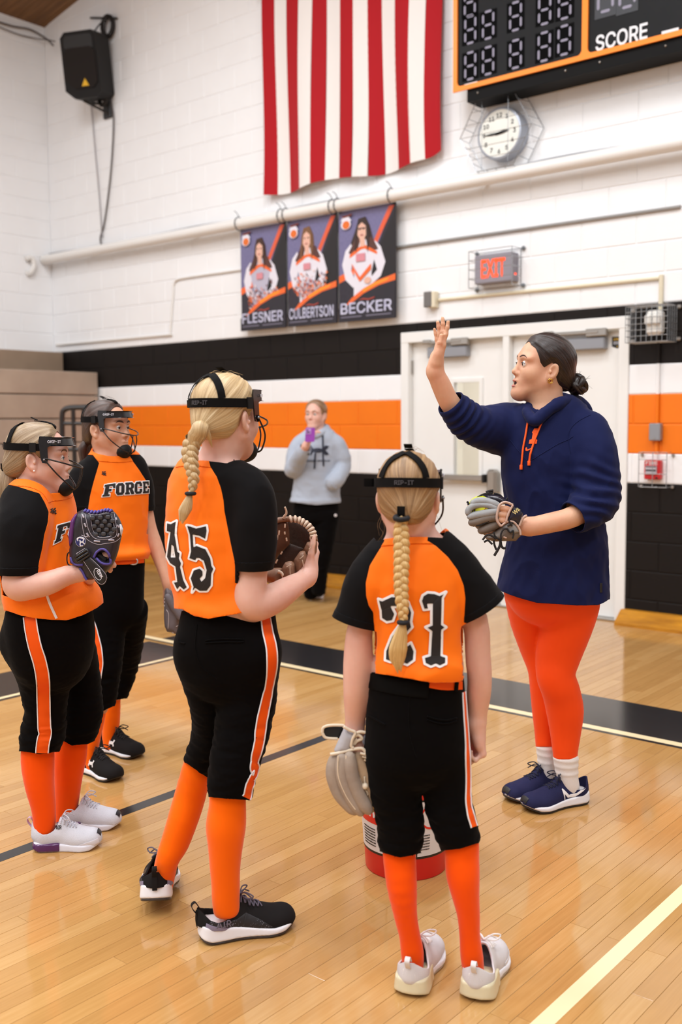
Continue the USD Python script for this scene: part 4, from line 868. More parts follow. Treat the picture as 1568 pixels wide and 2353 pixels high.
# ---------------------------------------------------------------- heads
class Head:
    """A head frame: c the centre at eye height between the ears, f where the face looks, u up; s the scale (1 = 0.225 m from chin to crown)."""
    def __init__(s, c, f, u, sc=1.0):
        s.c = np.asarray(c, float); s.f = nrm(f); u = np.asarray(u, float); s.u = nrm(u - s.f*(u @ s.f)); s.r = np.cross(s.f, s.u); s.s = sc; s.A = np.stack([s.r, s.f, s.u])
    def w(s, *p): p = np.asarray(p[0] if len(p) == 1 else p, float); return s.c + (p*s.s) @ s.A
    def l(s, p): return ((np.asarray(p) - s.c) @ s.A.T)/s.s
    def build(s, F, mouth=0.0, child=0.0, ear=True, plump=0.0):
        S = s.s; W = s.w
        E = lambda c, r, k=0.02, sub=False, ax=None: F.ell(W(c), np.array(r)*S, s.A if ax is None else ax, k*S, sub)
        C = lambda a, b, ra, rb, k=0.015, sub=False: F.cone(W(a), W(b), ra*S, rb*S, k*S, sub)
        E((0, -0.016, 0.036), (0.072, 0.092, 0.078)); E((0, 0.030, 0.020), (0.060, 0.060, 0.066), 0.03); E((0, -0.03, -0.02), (0.060, 0.066, 0.055), 0.03)
        E((0, 0.030, -0.040), (0.054+plump, 0.056, 0.058), 0.03)
        for x in (-1, 1):
            C((x*0.054, 0.0, -0.052), (x*0.018, 0.070, -0.098), 0.017+plump, 0.017, 0.03)
            E((x*0.040, 0.052, -0.030), (0.024+plump, 0.026, 0.026), 0.03); E((x*0.034, 0.072, 0.021), (0.024, 0.014, 0.010), 0.02)
        E((0, 0.076, 0.024), (0.03, 0.012, 0.012), 0.02)
        E((0, 0.076, -0.100 - 0.006*mouth), (0.021, 0.019, 0.017), 0.025); C((0, 0.0, -0.08), (0, 0.06, -0.10), 0.034, 0.02, 0.03)
        E((0, 0.074, -0.064), (0.028, 0.019, 0.024), 0.02)
        for x in (-1, 1): E((x*0.0315, 0.092, 0.001), (0.017, 0.016, 0.0115), 0.014, True)
        C((0, 0.080, 0.012), (0, 0.0985-0.002*child, -0.026), 0.0075, 0.0092, 0.014); E((0, 0.100-0.003*child, -0.031), (0.0098, 0.0098, 0.0088), 0.009)
        for x in (-1, 1): E((x*0.0115, 0.090, -0.036), (0.0068, 0.0095, 0.007), 0.007); E((x*0.0062, 0.0985, -0.0405), (0.0034, 0.005, 0.003), 0.002, True)
        m = mouth*0.007
        E((0, 0.0915, -0.0600), (0.0195, 0.0085, 0.0058), 0.006); E((0, 0.0895, -0.0715 - m), (0.0180, 0.0085, 0.0066), 0.006); E((0, 0.093, -0.052), (0.0035, 0.006, 0.008), 0.004, True)
        if mouth > 0: E((0, 0.096, -0.0660 - m*0.5), (0.0165, 0.016, 0.0028 + m*0.75), 0.003, True)
        else: E((0, 0.1035, -0.0655), (0.024, 0.008, 0.0013), 0.003, True)
        for x in (-1, 1):     # lids around the eyeballs
            E((x*0.0315, 0.0745, 0.001), (0.0148, 0.0138, 0.0128), 0.004); E((x*0.0320, 0.0900, -0.0008), (0.0150, 0.0135, 0.0043), 0.003, True)
        if ear:
            for x in (-1, 1):
                a = nrm(s.r*x*0.92 + s.f*0.30 - s.u*0.02); b = nrm(s.u*0.96 - s.f*0.20); b = nrm(b - a*(a @ b)); c = np.cross(a, b); ax = np.stack([a, c, b])
                F.ell(W((x*0.077, -0.012, -0.012)), np.array((0.0085, 0.0185, 0.030))*S, ax, 0.006*S); F.ell(W((x*0.0875, -0.008, -0.010)), np.array((0.0095, 0.0118, 0.020))*S, ax, 0.004*S, True)
                F.ell(W((x*0.082, -0.001, -0.014)), np.array((0.004, 0.0045, 0.006))*S, ax, 0.004*S); F.ell(W((x*0.076, -0.004, -0.034)), np.array((0.006, 0.009, 0.009))*S, ax, 0.008*S)
        return F
    def face_box(s): p = np.array([s.w((x*0.1, y, z)) for x in (-1, 1) for y in (-0.12, 0.12) for z in (-0.13, 0.13)]); return p.min(0), p.max(0)
    def neck(s, F, base, r0=0.050, r1=0.056, k=0.03):
        F.chain([(s.w((0, -0.012, -0.05)), r0*s.s), (s.w((0, -0.022, -0.085))*0.5 + 0.5*(0.4*np.asarray(base)+0.6*s.w((0, -0.012, -0.05))), r0*s.s*0.98), (np.asarray(base), r1*s.s)], k); return F
    def eyes(s, parent, iris=(70, 46, 30), look=(0, 1, 0), lash=True, brow=(60, 40, 30), T=None, bw=0.003):
        lk = nrm(np.asarray(look, float) @ s.A)
        white_e = mt('eye_white', (232, 226, 222), 0.15); ir = mt('iris_%d_%d_%d' % iris, iris, 0.15); pu = mt('pupil', (8, 6, 6), 0.1); lm = mt('lash_dark', (30, 20, 18), 0.6); bm = mt('brow_%d_%d_%d' % brow, brow, 0.7)
        for x in (-1, 1):
            c = s.w((x*0.0315, 0.0757, 0.001)); r = 0.0131*s.s; e = trimesh.creation.icosphere(3, r); e.apply_translation(c); p = obj('eye', e, white_e, parent, smooth=True)
            b = nrm(np.cross(lk, s.u)); q = np.cross(b, lk)
            for nm, rr, mm, o in (('iris', 0.0059, ir, 0.0003), ('pupil', 0.0028, pu, 0.0006)):
                a = np.linspace(0, 2*np.pi, 21)[:-1]; ring = [];
                for k in (0.0, 0.5, 1.0): 
                    rad = rr*s.s*k; h = math.sqrt(max(r*r-rad*rad, 0))+o*s.s; ring.append(c + lk*h + rad*(np.cos(a)[:, None]*b + np.sin(a)[:, None]*q))
                V = np.vstack(ring); f = []
                for k in range(2):
                    for i in range(20): j = (i+1) % 20; f += [[k*20+i, (k+1)*20+i, (k+1)*20+j], [k*20+i, (k+1)*20+j, k*20+j]]
                obj(nm, (V, np.array(f)), mm, p, smooth=True)
            if lash: 
                L = np.array([s.w((x*(0.0315 + 0.0138*math.cos(t)), 0.0752 + 0.0125*math.sqrt(max(0.0, 1-(0.95*math.cos(t))**2)) + 0.0028, 0.0002 + 0.0042*math.sin(t))) for t in np.linspace(0.15, math.pi-0.25, 14)])
                obj('eyelash', tube(L, np.r_[np.linspace(0.0005, 0.0013, 7), np.linspace(0.0013, 0.0005, 7)]*s.s, 6), lm, parent, smooth=True)
            if T is not None:
                pts = [(0.013, 0.0235), (0.023, 0.0272), (0.034, 0.0290), (0.044, 0.0270), (0.052, 0.0210)]; uv = catmull(pts, 5); o = np.array([s.w((x*a, 0.16, z)) for a, z in uv]); P, N, ok = T.cast(o, np.repeat(-s.f[None], len(o), 0))
                if ok.sum() > 3:
                    P, N = P[ok], N[ok]; wdt = np.interp(np.linspace(0, 1, len(P)), [0, 0.3, 0.7, 1], [0.7, 1.15, 0.9, 0.15])*bw*s.s; obj('eyebrow', strip(P - N*0.0004, s.u*wdt[:, None], N, 0.0016), bm, parent, smooth=True)

HAIRMATS = {}
def hair_mat(name, dark, mid, light, rough=0.38):
    if name in HAIRMATS: return HAIRMATS[name]
    n = {'at': ('attribute', dict(attribute='flow')), 'mp': ('mapping', dict(scale=(1, 1, 1))), 'nz': ('noise_texture', dict(scale=1.0, detail=5.0, roughness=0.7)), 'n2': ('noise_texture', dict(scale=0.12, detail=2.0)), 'ad': ('math', dict(math_type='multiply_add', value2=0.75)), 'ms': ('math', dict(math_type='multiply_add', value2=0.35, value3=-0.05)),
         'ramp': ('rgb_ramp', dict(ramp=[(0.28, lin(dark)), (0.5, lin(mid)), (0.74, lin(light))])), 'bp': ('bump', dict(strength=0.5, distance=0.0015)), 'p': ('principled_bsdf', dict(roughness=rough, specular_ior_level=0.45))}
    L = [('at.vector', 'mp.vector'), ('mp.vector', 'nz.vector'), ('mp.vector', 'n2.vector'), ('n2.fac', 'ms.value1'), ('nz.fac', 'ad.value1'), ('ms.value', 'ad.value3'), ('ad.value', 'ramp.fac'), ('ramp.color', 'p.base_color'), ('nz.fac', 'bp.height'), ('bp.normal', 'p.normal')]
    HAIRMATS[name] = usdkit.material(stage, '/World/Looks/' + name, n, L, surface='p.BSDF'); return HAIRMATS[name]
def hair_cap(H, mat, parent, outline, tie, thick=0.011, bulge=(), freq=26.0, h=0.004, parting=False, name='hair'):
    """The combed hair: outline is the haired region in the head's side view (forward, up); tie where the strands run together (head coordinates)."""
    F = Field(); S = H.s; W = H.w; t = thick
    F.ell(W((0, -0.016, 0.036)), np.array((0.072+t, 0.092+t, 0.078+t))*S, H.A, 0.02*S); F.ell(W((0, 0.022, 0.030)), np.array((0.060+t, 0.062+t*0.8, 0.066+t))*S, H.A, 0.03*S); F.ell(W((0, -0.03, -0.02)), np.array((0.060+t, 0.066+t, 0.055+t*0.5))*S, H.A, 0.03*S)
    for a, r in bulge: F.ell(W(a), np.array(r)*S, H.A, 0.03*S)
    v, f = F.mesh(h*S, smooth=3); l = H.l(v); sd = poly_sd(l[:, 1:]*1.0, outline)
    outline = Polygon(outline).buffer(-0.008).buffer(0.016).buffer(-0.008); sd = poly_sd(l[:, 1:], outline); v, f = clip((v, f), sd); l = H.l(v); sd = poly_sd(l[:, 1:], outline); n = normals(v, f); e = np.clip(sd/0.022, 0, 1); v = v - n*((1-e*e*(3-2*e))*(t-0.0015)*S)[:, None]
    tie = np.asarray(tie, float); ax = nrm(np.array([0, 0.80, 0.60])) ; d = l - tie; r = np.linalg.norm(d, axis=1)
    e1 = np.array([1.0, 0, 0]); e2 = np.cross(ax, e1); az = np.arctan2(d @ e2, d @ e1); q = np.stack([np.cos(az)*freq, np.sin(az)*freq, r*9.0], 1)
    g = meshkit.fbm(q*np.array([0.35, 0.35, 0.5]), 3, 3); v = v + normals(v, f)*((g-0.5)*0.006*S*np.clip(sd/0.03, 0, 1))[:, None]
    p = obj(name, shell((v, f), 0.003*S), mat, parent, smooth=True, prim={'flow': np.vstack([q, q])})
    return p, Target((v, f))
def lock(path, rad, mat, parent, name='lock', sides=14, flat=1.0, S=None, seed=0, freq=8.0, taper=None):
    """A gathered lock of hair along the points: an oval tube with strands running along it."""
    P = catmull(path, 8); n = len(P); r = np.interp(np.linspace(0, 1, n), np.linspace(0, 1, len(rad)), rad)
    T = nrm(np.gradient(P, axis=0)); s0 = np.asarray(S if S is not None else RH, float); V, Q = [], []; rs = np.random.default_rng(seed); ph = rs.uniform(0, 6.28, 5)
    a = np.linspace(0, 2*np.pi, sides+1)[:-1]
    L = np.r_[0, np.cumsum(np.linalg.norm(np.diff(P, axis=0), axis=1))]
    for i in range(n):
        s = nrm(s0 - T[i]*(s0 @ T[i])); b = np.cross(T[i], s); w = 1 + 0.09*np.sin(3*a+ph[0]+L[i]*9) + 0.06*np.sin(5*a+ph[1]-L[i]*14)
        V.append(P[i] + r[i]*(w*np.cos(a))[:, None]*s + r[i]*flat*(w*np.sin(a))[:, None]*b); Q.append(np.stack([np.cos(a)*freq, np.sin(a)*freq+seed*3.1, np.full(sides, L[i]*10)], 1))
    V, Q = np.vstack(V), np.vstack(Q); i, j = np.meshgrid(np.arange(n-1), np.arange(sides), indexing='ij'); j2 = (j+1) % sides; q = np.stack([i*sides+j, i*sides+j2, (i+1)*sides+j2, (i+1)*sides+j], -1).reshape(-1, 4)
    f = np.vstack([q[:, [0, 1, 2]], q[:, [0, 2, 3]]]); k = np.arange(1, sides-1); f = np.vstack([f, np.stack([0*k, k+1, k], 1), np.stack([0*k+(n-1)*sides, (n-1)*sides+k, (n-1)*sides+k+1], 1)])
    return obj(name, (V, f), mat, parent, smooth=True, prim={'flow': Q})
def braid(path, w, mat, parent, turns, S, name='braid'):
    """A three-strand braid along the points, its flat side across S; w half-width along it."""
    P = catmull(path, 30); n = len(P); T = nrm(np.gradient(P, axis=0)); L = np.r_[0, np.cumsum(np.linalg.norm(np.diff(P, axis=0), axis=1))]; u = L/L[-1]
    ws = np.interp(u, np.linspace(0, 1, len(w)), w); S = np.asarray(S, float); parts, qs = [], []
    for k in range(3):
        th = 2*np.pi*(turns*u + k/3.0); C = np.zeros_like(P); rr = []
        for i in range(n):
            s = nrm(S - T[i]*(S @ T[i])); b = np.cross(T[i], s); C[i] = P[i] + s*ws[i]*0.50*np.sin(th[i]) + b*ws[i]*0.36*np.sin(2*th[i])
        sides = 12; a = np.linspace(0, 2*np.pi, sides+1)[:-1]; Tg = nrm(np.gradient(C, axis=0)); V, Q = [], []
        for i in range(n):
            s = nrm(S - Tg[i]*(S @ Tg[i])); b = np.cross(Tg[i], s); V.append(C[i] + ws[i]*0.58*np.cos(a)[:, None]*s + ws[i]*0.46*np.sin(a)[:, None]*b); Q.append(np.stack([np.cos(a)*7+k*5, np.sin(a)*7, np.full(sides, L[i]*8)], 1))
        V, Q = np.vstack(V), np.vstack(Q); i, j = np.meshgrid(np.arange(n-1), np.arange(sides), indexing='ij'); j2 = (j+1) % sides; q = np.stack([i*sides+j, i*sides+j2, (i+1)*sides+j2, (i+1)*sides+j], -1).reshape(-1, 4)
        obj('strand', (V, np.vstack([q[:, [0, 1, 2]], q[:, [0, 2, 3]]])), mat, parent, smooth=True, prim={'flow': Q})
    return P
def wisps(paths, mat, parent, r=0.00045, name='stray_hair'):
    ms = [tube(catmull(p, 6), np.linspace(r, r*0.4, len(catmull(p, 6))), 4) for p in paths]; m = cat_m(ms); obj(name, m, mat, parent, smooth=True, kind='stuff', prim={'flow': m[0]*40})

def face_mask(H, TH, label, back_y=-1, side=1, logo=True, group='softball face guards', band=((-0.0, 0.030), (0.0, 0.022)), tip=True, chin=(0.0, 0.083, -0.108), peak=(0, -0.02, 0.13), rip=True):
    """A fielder's face guard strapped round the head: visor, side plates, wires, chin cup and straps that lie on the hair TH."""
    t = thing('face_mask', label, 'face mask', H.c); S = H.s; W = H.w
    # visor: a curved shelf around the forehead
    def arc(z0, z1, r0, r1, a0=-68, a1=68, cx=0.0, cy=0.012, n=28, bulge=1.0, thick=0.003):
        A = np.radians(np.linspace(a0, a1, n)); ring = []
        for r, z in ((r0, z0), (r1, z1), (r1+thick, z1), (r0+thick, z0)):
            ring.append(np.array([W((r[0]*math.sin(a), cy + r[1]*math.cos(a), z)) for a in A]))
        V = np.stack(ring, 1).reshape(-1, 3); i, j = np.meshgrid(np.arange(n-1), np.arange(4), indexing='ij'); j2 = (j+1) % 4; q = np.stack([i*4+j, i*4+j2, (i+1)*4+j2, (i+1)*4+j], -1).reshape(-1, 4)
        return V, np.vstack([q[:, [0, 1, 2]], q[:, [0, 2, 3]], [[0, 2, 1], [0, 3, 2]], [[4*n-4, 4*n-3, 4*n-2], [4*n-4, 4*n-2, 4*n-1]]])
    rr = lambda a, b: np.array([a, b])
    vis = cat_m([arc(0.046, 0.070, rr(0.087, 0.104), rr(0.085, 0.096)), arc(0.043, 0.049, rr(0.090, 0.112), rr(0.076, 0.092)), arc(0.066, 0.073, rr(0.080, 0.092), rr(0.089, 0.104))])
    obj('visor', vis, plast_k, t, smooth=35); obj('brow_pad', arc(0.050, 0.066, rr(0.076, 0.083), rr(0.076, 0.082), thick=0.008), foam_k, t, smooth=35)
    for x in (-1, 1):
        pl = Polygon([(0.058, 0.073), (0.020, 0.074), (0.017, 0.060), (0.024, 0.0), (0.028, -0.012), (0.040, -0.014), (0.044, -0.004), (0.042, 0.040), (0.058, 0.048)]).buffer(0.002)
        o = W((x*0.083, 0, 0)); p = obj('side_plate', prism(affinity.scale(pl, S, S, origin=(0, 0)), 0.005*S, o, nrm(H.f - H.r*x*0.10), H.u, H.r*x), plast_k, t)
        obj('rivet', trimesh.creation.icosphere(1, 0.004*S).apply_translation(W((x*0.089, 0.034, -0.003))), mt('rivet_steel', (150, 150, 156), 0.3, metal=0.8), p)
        # wires
        a = W((x*0.088, 0.034, -0.002)); c = [a, W((x*0.080, 0.075, -0.052)), W((x*0.040, 0.112, -0.096)), W((x*0.016, 0.118, -0.106))]
        obj('wire', tube(catmull(c, 6), 0.0026*S, 8), bar_k, t, smooth=True)
        obj('wire', tube(catmull([W((x*0.012, 0.142, -0.034)), W((x*0.016, 0.140, -0.060)), W((x*0.015, 0.128, -0.095)), W((x*0.014, 0.112, -0.112))], 6), 0.0024*S, 8), bar_k, t, smooth=True)
    mid = catmull([W((-0.088, 0.034, 0.002)), W((-0.078, 0.088, -0.012)), W((-0.046, 0.128, -0.026)), W((0, 0.145, -0.033)), W((0.046, 0.128, -0.026)), W((0.078, 0.088, -0.012)), W((0.088, 0.034, 0.002))], 6)
    obj('wire', tube(mid, 0.0026*S, 8), bar_k, t, smooth=True)
    # chin cup: a shell
    F = Field(); F.ell(W((chin[0], chin[1]-0.002, chin[2]+0.008)), np.array((0.040, 0.034, 0.034))*S, H.A, 0.01*S); F.ell(W((chin[0], chin[1]-0.022, chin[2]+0.022)), np.array((0.040, 0.036, 0.036))*S, H.A, 0.004*S, True)
    obj('chin_cup', F.mesh(0.003*S, smooth=2), foam_k, t, smooth=True)
    # straps thrown onto the hair from outside
    def on_hair(dirs, centre=(0, -0.01, 0.03), off=0.0015):
        D = np.array(dirs, float) @ H.A; o = W(centre) + nrm(D)*0.3; P, N, ok = TH.cast(o, -nrm(D)); 
        for i in np.where(~ok)[0]: P[i] = W(centre) + nrm(D[i])*0.09*S; N[i] = nrm(D[i])
        return P + N*off, N
    def strap(dirs, half, nm, centre=(0, -0.01, 0.03), mat=strap_k, th=0.0022):
        if len(dirs) < 12: dirs = catmull(dirs, 7)
        P, N = on_hair(dirs, centre)
        for _ in range(3): P[1:-1] = (P[:-2]+2*P[1:-1]+P[2:])/4; N[1:-1] = nrm(N[:-2]+2*N[1:-1]+N[2:])
        P = P + N*0.001; Tg = nrm(np.gradient(P, axis=0)); Wd = nrm(np.cross(N, Tg))*half*S; return obj(nm, strip(P, Wd, N, th), mat, t, smooth=30), P, N, Wd
    zb = 0.0
    A = np.radians(np.linspace(-118, 118, 40)); band_dirs = [(math.sin(a), -math.cos(a), 0.10) for a in A]
    bp, P, N, Wd = strap(band_dirs, 0.0125, 'strap')
    for x in (-1, 1):
        strap([(x*math.sin(g)*0.52, -math.cos(g)*0.75 - 0.1, zz) for g, zz in ((0.9, 0.16), (0.85, 0.36), (0.72, 0.62), (0.5, 0.95), (0.25, 1.25), (0.05, 1.5))], 0.0105, 'strap')
        i = 4 if x < 0 else -5; q = P[i]; b = trimesh.creation.box((0.022*S, 0.006*S, 0.032*S)); b.apply_transform(np.r_[np.c_[np.stack([nrm(np.cross(N[i], H.u)), N[i], H.u], 1), q + N[i]*0.003], [[0, 0, 0, 1]]]); obj('buckle', b, foam_k, t)
    strap([(0, -0.1, 1.5), (0, 0.15, 1.4), (0, 0.4, 1.15), (0, 0.62, 0.85), (0, 0.8, 0.55), (0, 0.9, 0.40)], 0.0105, 'strap')
    if tip:
        q, nn = on_hair([(0, -0.08, 1.5), (0, 0.02, 1.5)]); e = W((0, -0.085, 0.15)); obj('strap_end', strip(np.array([q[1]+nn[1]*0.004, q[0]+nn[0]*0.006, q[0]+nn[0]*0.012-H.f*0.012]), np.repeat(H.r[None], 3, 0)*0.011*S, np.repeat(nn[:1], 3, 0), 0.002), strap_k, t)
        i = 3; q = P[i]; obj('strap_end', strip(np.array([q, q - H.f*0.02*S - H.r*0.012*S, q - H.f*0.034*S - H.r*0.03*S]), np.repeat(H.u[None], 3, 0)*0.011*S, np.repeat(N[i:i+1], 3, 0), 0.002), strap_k, t)
    if rip:
        def txt(s_, hgt, o, ax, ay, az, mm, nm='lettering', w=None): obj(nm, text_at(s_, hgt, o, ax, ay, az, 0.0006, True, w), mm, t)
        i = 20; c = P[i] + N[i]*0.0026; ax = nrm(np.cross(H.u, N[i])); ay = nrm(np.cross(N[i], ax)); txt('RIP-IT', 0.011*S, c - ax*0.025*S - ay*0.0055*S, ax, ay, N[i], logo_g, w=0.05*S)
        for x in (-1, 1):
            a = math.radians(56)*x; o = W((0.0892*math.sin(a), 0.012+0.1030*math.cos(a), 0.058)); nv = nrm(H.r*math.sin(a)/0.0892 + H.f*math.cos(a)/0.1030); ax = nrm(np.cross(H.u, nv)); ay = np.cross(nv, ax)
            txt('RIP-IT', 0.0085*S, o - ax*0.018*S - ay*0.004*S + nv*0.0014, ax, ay, nv, logo_w, w=0.036*S)
            obj('emblem', cat_m([trimesh.creation.icosphere(1, 0.0013*S).apply_translation(o - ax*0.024*S + (ax*math.cos(k)+ay*math.sin(k))*0.0036*S + nv*0.0016) for k in np.arange(0, 6.28, 0.8)]), logo_w, t)
    return t

# ---------------------------------------------------------------- hands: palm and five fingers of round bones
def hand_bones(F, wrist, fwd, palm_n, L=0.165, curl=(0.3, 0.3, 0.35, 0.4), thumb=(0.6, 0.5), spread=0.10, right=True, k=0.006, tcurl=0.25, r=1.0):
    """fwd: from the wrist along the hand; palm_n: out of the palm; L: length of the hand. curl: bend in radians at each joint of the fingers."""
    f = nrm(fwd); n = nrm(np.asarray(palm_n) - f*(np.asarray(palm_n) @ f)); s = np.cross(f, n)*(1 if right else -1)   # s points to the thumb side
    w = np.asarray(wrist, float); u = L/0.18
    P = lambda a, b, c: w + (f*a + s*b + n*c)*u
    k1 = [(0.088, 0.028), (0.092, 0.009), (0.087, -0.011), (0.079, -0.029)]
    ln = [(0.040, 0.025, 0.020), (0.044, 0.028, 0.021), (0.041, 0.026, 0.020), (0.032, 0.020, 0.018)]; rad = [0.0082, 0.0085, 0.0080, 0.0070]
    for i in range(4): F.cone(P(0.012, (0.010, 0.004, -0.004, -0.011)[i], -0.002), P(k1[i][0], k1[i][1], -0.004), 0.0155*u*r, 0.0115*u*r, 0.016*u)
    F.cone(P(-0.012, 0, -0.002), P(0.03, 0, -0.002), 0.021*u*r, 0.020*u*r, 0.02*u)
    F.cone(P(0.025, 0.020, 0.008), P(0.050, 0.028, 0.010), 0.014*u, 0.012*u, 0.015*u); F.cone(P(0.03, -0.018, 0.006), P(0.05, -0.022, 0.006), 0.012*u, 0.011*u, 0.015*u)
    ends = []
    for i in range(4):
        p = P(k1[i][0], k1[i][1], -0.004); a = 0.0; sp = (0.5-i/3.0)*spread*2; d0 = nrm(f*math.cos(sp) + s*math.sin(sp)); rr = rad[i]*u*r
        c = curl[i] if np.ndim(curl[i]) else (curl[i],)*3
        for j in range(3):
            a += c[j]; d = d0*math.cos(a) + n*math.sin(a); q = p + d*ln[i][j]*u; F.cone(p, q, rr*(1-0.07*j), rr*(0.94-0.07*j), k if j else 0.009*u); p = q
        ends.append((p, d, rr*0.8))
    t0 = P(0.022, 0.020, 0.004); ta, tb = thumb; d = nrm(f*math.cos(ta) + s*math.sin(ta)*math.cos(tb) + n*math.sin(ta)*math.sin(tb)); q = t0 + d*0.042*u; F.cone(t0, q, 0.0145*u*r, 0.0105*u*r, 0.014*u)
    for ll, r0, r1 in ((0.032, 0.0100, 0.0092), (0.026, 0.0094, 0.0076)):
        d = nrm(d*math.cos(tcurl) + nrm(f - d*(f @ d))*math.sin(tcurl)); p2 = q + d*ll*u; F.cone(q, p2, r0*u*r, r1*u*r, 0.006*u); q = p2
    ends.append((q, d, 0.0078*u*r)); return ends, (f, s, n)

# ---------------------------------------------------------------- shoes
def shoe(parent, heel, azim, L, style, right=True, pitch=0.0, name='shoe', label=None, roll=0.0, lift=0.0):
    """heel: floor point under the back of the heel; azim: direction of the toe on the floor (unit vector); returns (world transform, upper target)."""
    f = nrm(np.array([azim[0], azim[1], 0.0])); r = np.cross(f, ZUP); up = ZUP
    if pitch:
        toe = np.asarray(heel) + f*L*0.72; c, s_ = math.cos(pitch), math.sin(pitch); f2 = f*c - up*s_; up2 = up*c + f*s_; org = toe - f2*L*0.72; f, up = f2, up2
    else: org = np.asarray(heel, float)
    org = org + ZUP*lift
    sg = 1 if right else -1; R_ = r*sg                        # +y is the outer side
    A = np.stack([f, R_, up]); flip = sg > 0
    X = lambda v: org + np.asarray(v) @ A
    st = style; W0 = L*0.195; out = []
    # outline of the sole: x along, y across (inner side negative)
    ol = [(0.0, 0.0), (0.02, 0.50), (0.08, 0.72), (0.2, 0.76), (0.38, 0.72), (0.55, 0.82), (0.70, 0.98), (0.82, 0.94), (0.92, 0.70), (0.98, 0.34), (1.0, -0.02), (0.975, -0.42), (0.90, -0.74), (0.78, -0.90), (0.66, -0.88), (0.5, -0.68), (0.36, -0.64), (0.2, -0.72), (0.08, -0.70), (0.02, -0.48)]
    pts = catmull([(a*L, b*W0*1.12) for a, b in ol], 5, True); sole = Polygon(pts).buffer(0)
    th = st.get('sole', 0.028)
    def field2d(pl):
        ext = np.array(pl.exterior.coords); return ext
    ext = np.array(sole.exterior.coords)
    seg_a, seg_b = ext[:-1], ext[1:]
    gx = np.linspace(-0.03, L+0.03, 150); gy = np.linspace(-0.075, 0.075, 70); G = np.stack(np.meshgrid(gx, gy, indexing='ij'), -1).reshape(-1, 2); SD = -poly_sd(G, sole).reshape(150, 70)
    from scipy.interpolate import RegularGridInterpolator
    sdf2 = RegularGridInterpolator((gx, gy), SD, bounds_error=False, fill_value=0.1)
    top_of = lambda x: th*np.interp(x/L, [0, 0.08, 0.3, 0.5, 0.75, 0.92, 1.0], st.get('prof', [1.45, 1.3, 1.05, 0.9, 0.72, 0.85, 1.15])); bot_of = lambda x: np.interp(x/L, [0, 0.1, 0.7, 0.85, 1.0], [0.008, 0.0, 0.0, 0.003, 0.018])*1.0
    F = Field()
    def sole_fn(x, y, z, grow=0.0, z0=None, z1=None):
        shp = np.broadcast_shapes(x.shape, y.shape); xx = np.broadcast_to(x, shp); yy = np.broadcast_to(y, shp); d = sdf2(np.stack([xx.ravel(), yy.ravel()], 1)).reshape(shp)
        zt = top_of(xx) if z1 is None else z1(xx); zb = bot_of(xx) if z0 is None else z0(xx); fl = 0.10*(z-zb)   # slight taper
        dz = np.maximum(zb-z, z-zt); q = 0.005; a = np.maximum(d-grow+fl+q, 0); b = np.maximum(dz+q, 0); return np.minimum(np.maximum(d-grow+fl, dz)+q, 0) + np.sqrt(a*a+b*b) - q
    def part(fn_, lo, hi, h=0.0032): 
        F = Field(); F.add(fn_, lo, hi, 0.0); v, f_ = F.mesh(h, smooth=1); return X(v), (f_[:, ::-1] if flip else f_)
    lo, hi = np.array([-0.02, -0.07, -0.01]), np.array([L+0.02, 0.07, 0.09])
    two = st.get('outsole') is not None
    ob = (lambda x: bot_of(x)+0.008) if two else None
    # upper
    FU = Field(); w = W0; H0 = st.get('h', 1.0)
    def fe(c, r, k=0.02, sub=False): FU.ell(np.array(c), np.array(r), None, k, sub)
    fe((0.74*L, 0.003, 0.030), (0.235*L, w*0.98, 0.036*H0), 0.03); fe((0.90*L, -0.001, 0.026), (0.095*L, w*0.72, 0.030*H0), 0.03); fe((0.50*L, 0.0, 0.038), (0.25*L, w*0.80, 0.047*H0), 0.03); fe((0.20*L, 0.0, 0.042), (0.19*L, w*0.84, 0.050*H0), 0.02); fe((0.14*L, 0, 0.058), (0.13*L, w*0.78, 0.045*H0), 0.02)
    FU.cone((0.36*L, 0, 0.055), (0.42*L, 0, 0.088*H0), w*0.52, w*0.40, 0.025); FU.cone((0.045*L, 0, 0.05), (0.01*L, 0, 0.094*H0), 0.018, 0.009, 0.02)
    vU, fU = FU.mesh(0.0036, smooth=2, lo=(-0.03, -0.075, 0.0), hi=(L+0.03, 0.075, 0.14))
    keep = vU[:, 2] - (top_of(vU[:, 0])-0.008); vU, fU = clip((vU, fU), keep)
    # opening for the ankle
    xo = vU[:, 0]/L; rim = np.interp(xo, [-0.1, 0.0, 0.08, 0.16, 0.24, 0.31, 0.36, 0.40], [0.094, 0.090, 0.070, 0.062, 0.062, 0.070, 0.082, 0.11])*H0
    inside = (xo < 0.46); s_ = np.where(inside, rim - vU[:, 2], 1.0); vU, fU = clip((vU, fU), s_)
    vU, fU = biggest((vU, fU)); 
    Vw = X(vU); fw = fU[:, ::-1] if flip else fU
    sp = obj(name, shell((Vw, fw), 0.004), st['upper'], parent, smooth=True, label=label)
    Tl = Target((vU, fU))
    obj('sole', part(lambda x, y, z: sole_fn(x, y, z, 0.004, ob), lo, hi), st['sole_m'], sp, smooth=40)
    if two: obj('outsole', part(lambda x, y, z: sole_fn(x, y, z, 0.002, None, (lambda xx: bot_of(xx)+0.010)), lo, hi), st['outsole'], sp, smooth=40)
    if st.get('air') is not None:
        obj('heel_bubble', part(lambda x, y, z: np.maximum(sole_fn(x, y, z, st.get('air_g', 0.007), (lambda xx: bot_of(xx)+0.002), (lambda xx: np.full_like(xx, st.get('air_h', 0.029)))), x-0.40*L), lo, hi), st['air'], sp, smooth=40)
    def cast_local(pts, d=(0, 0, -1.0)):
        o = np.array(pts, float); P, N, ok = Tl.cast(o, np.repeat(np.array(d)[None], len(o), 0)); return P, N, ok
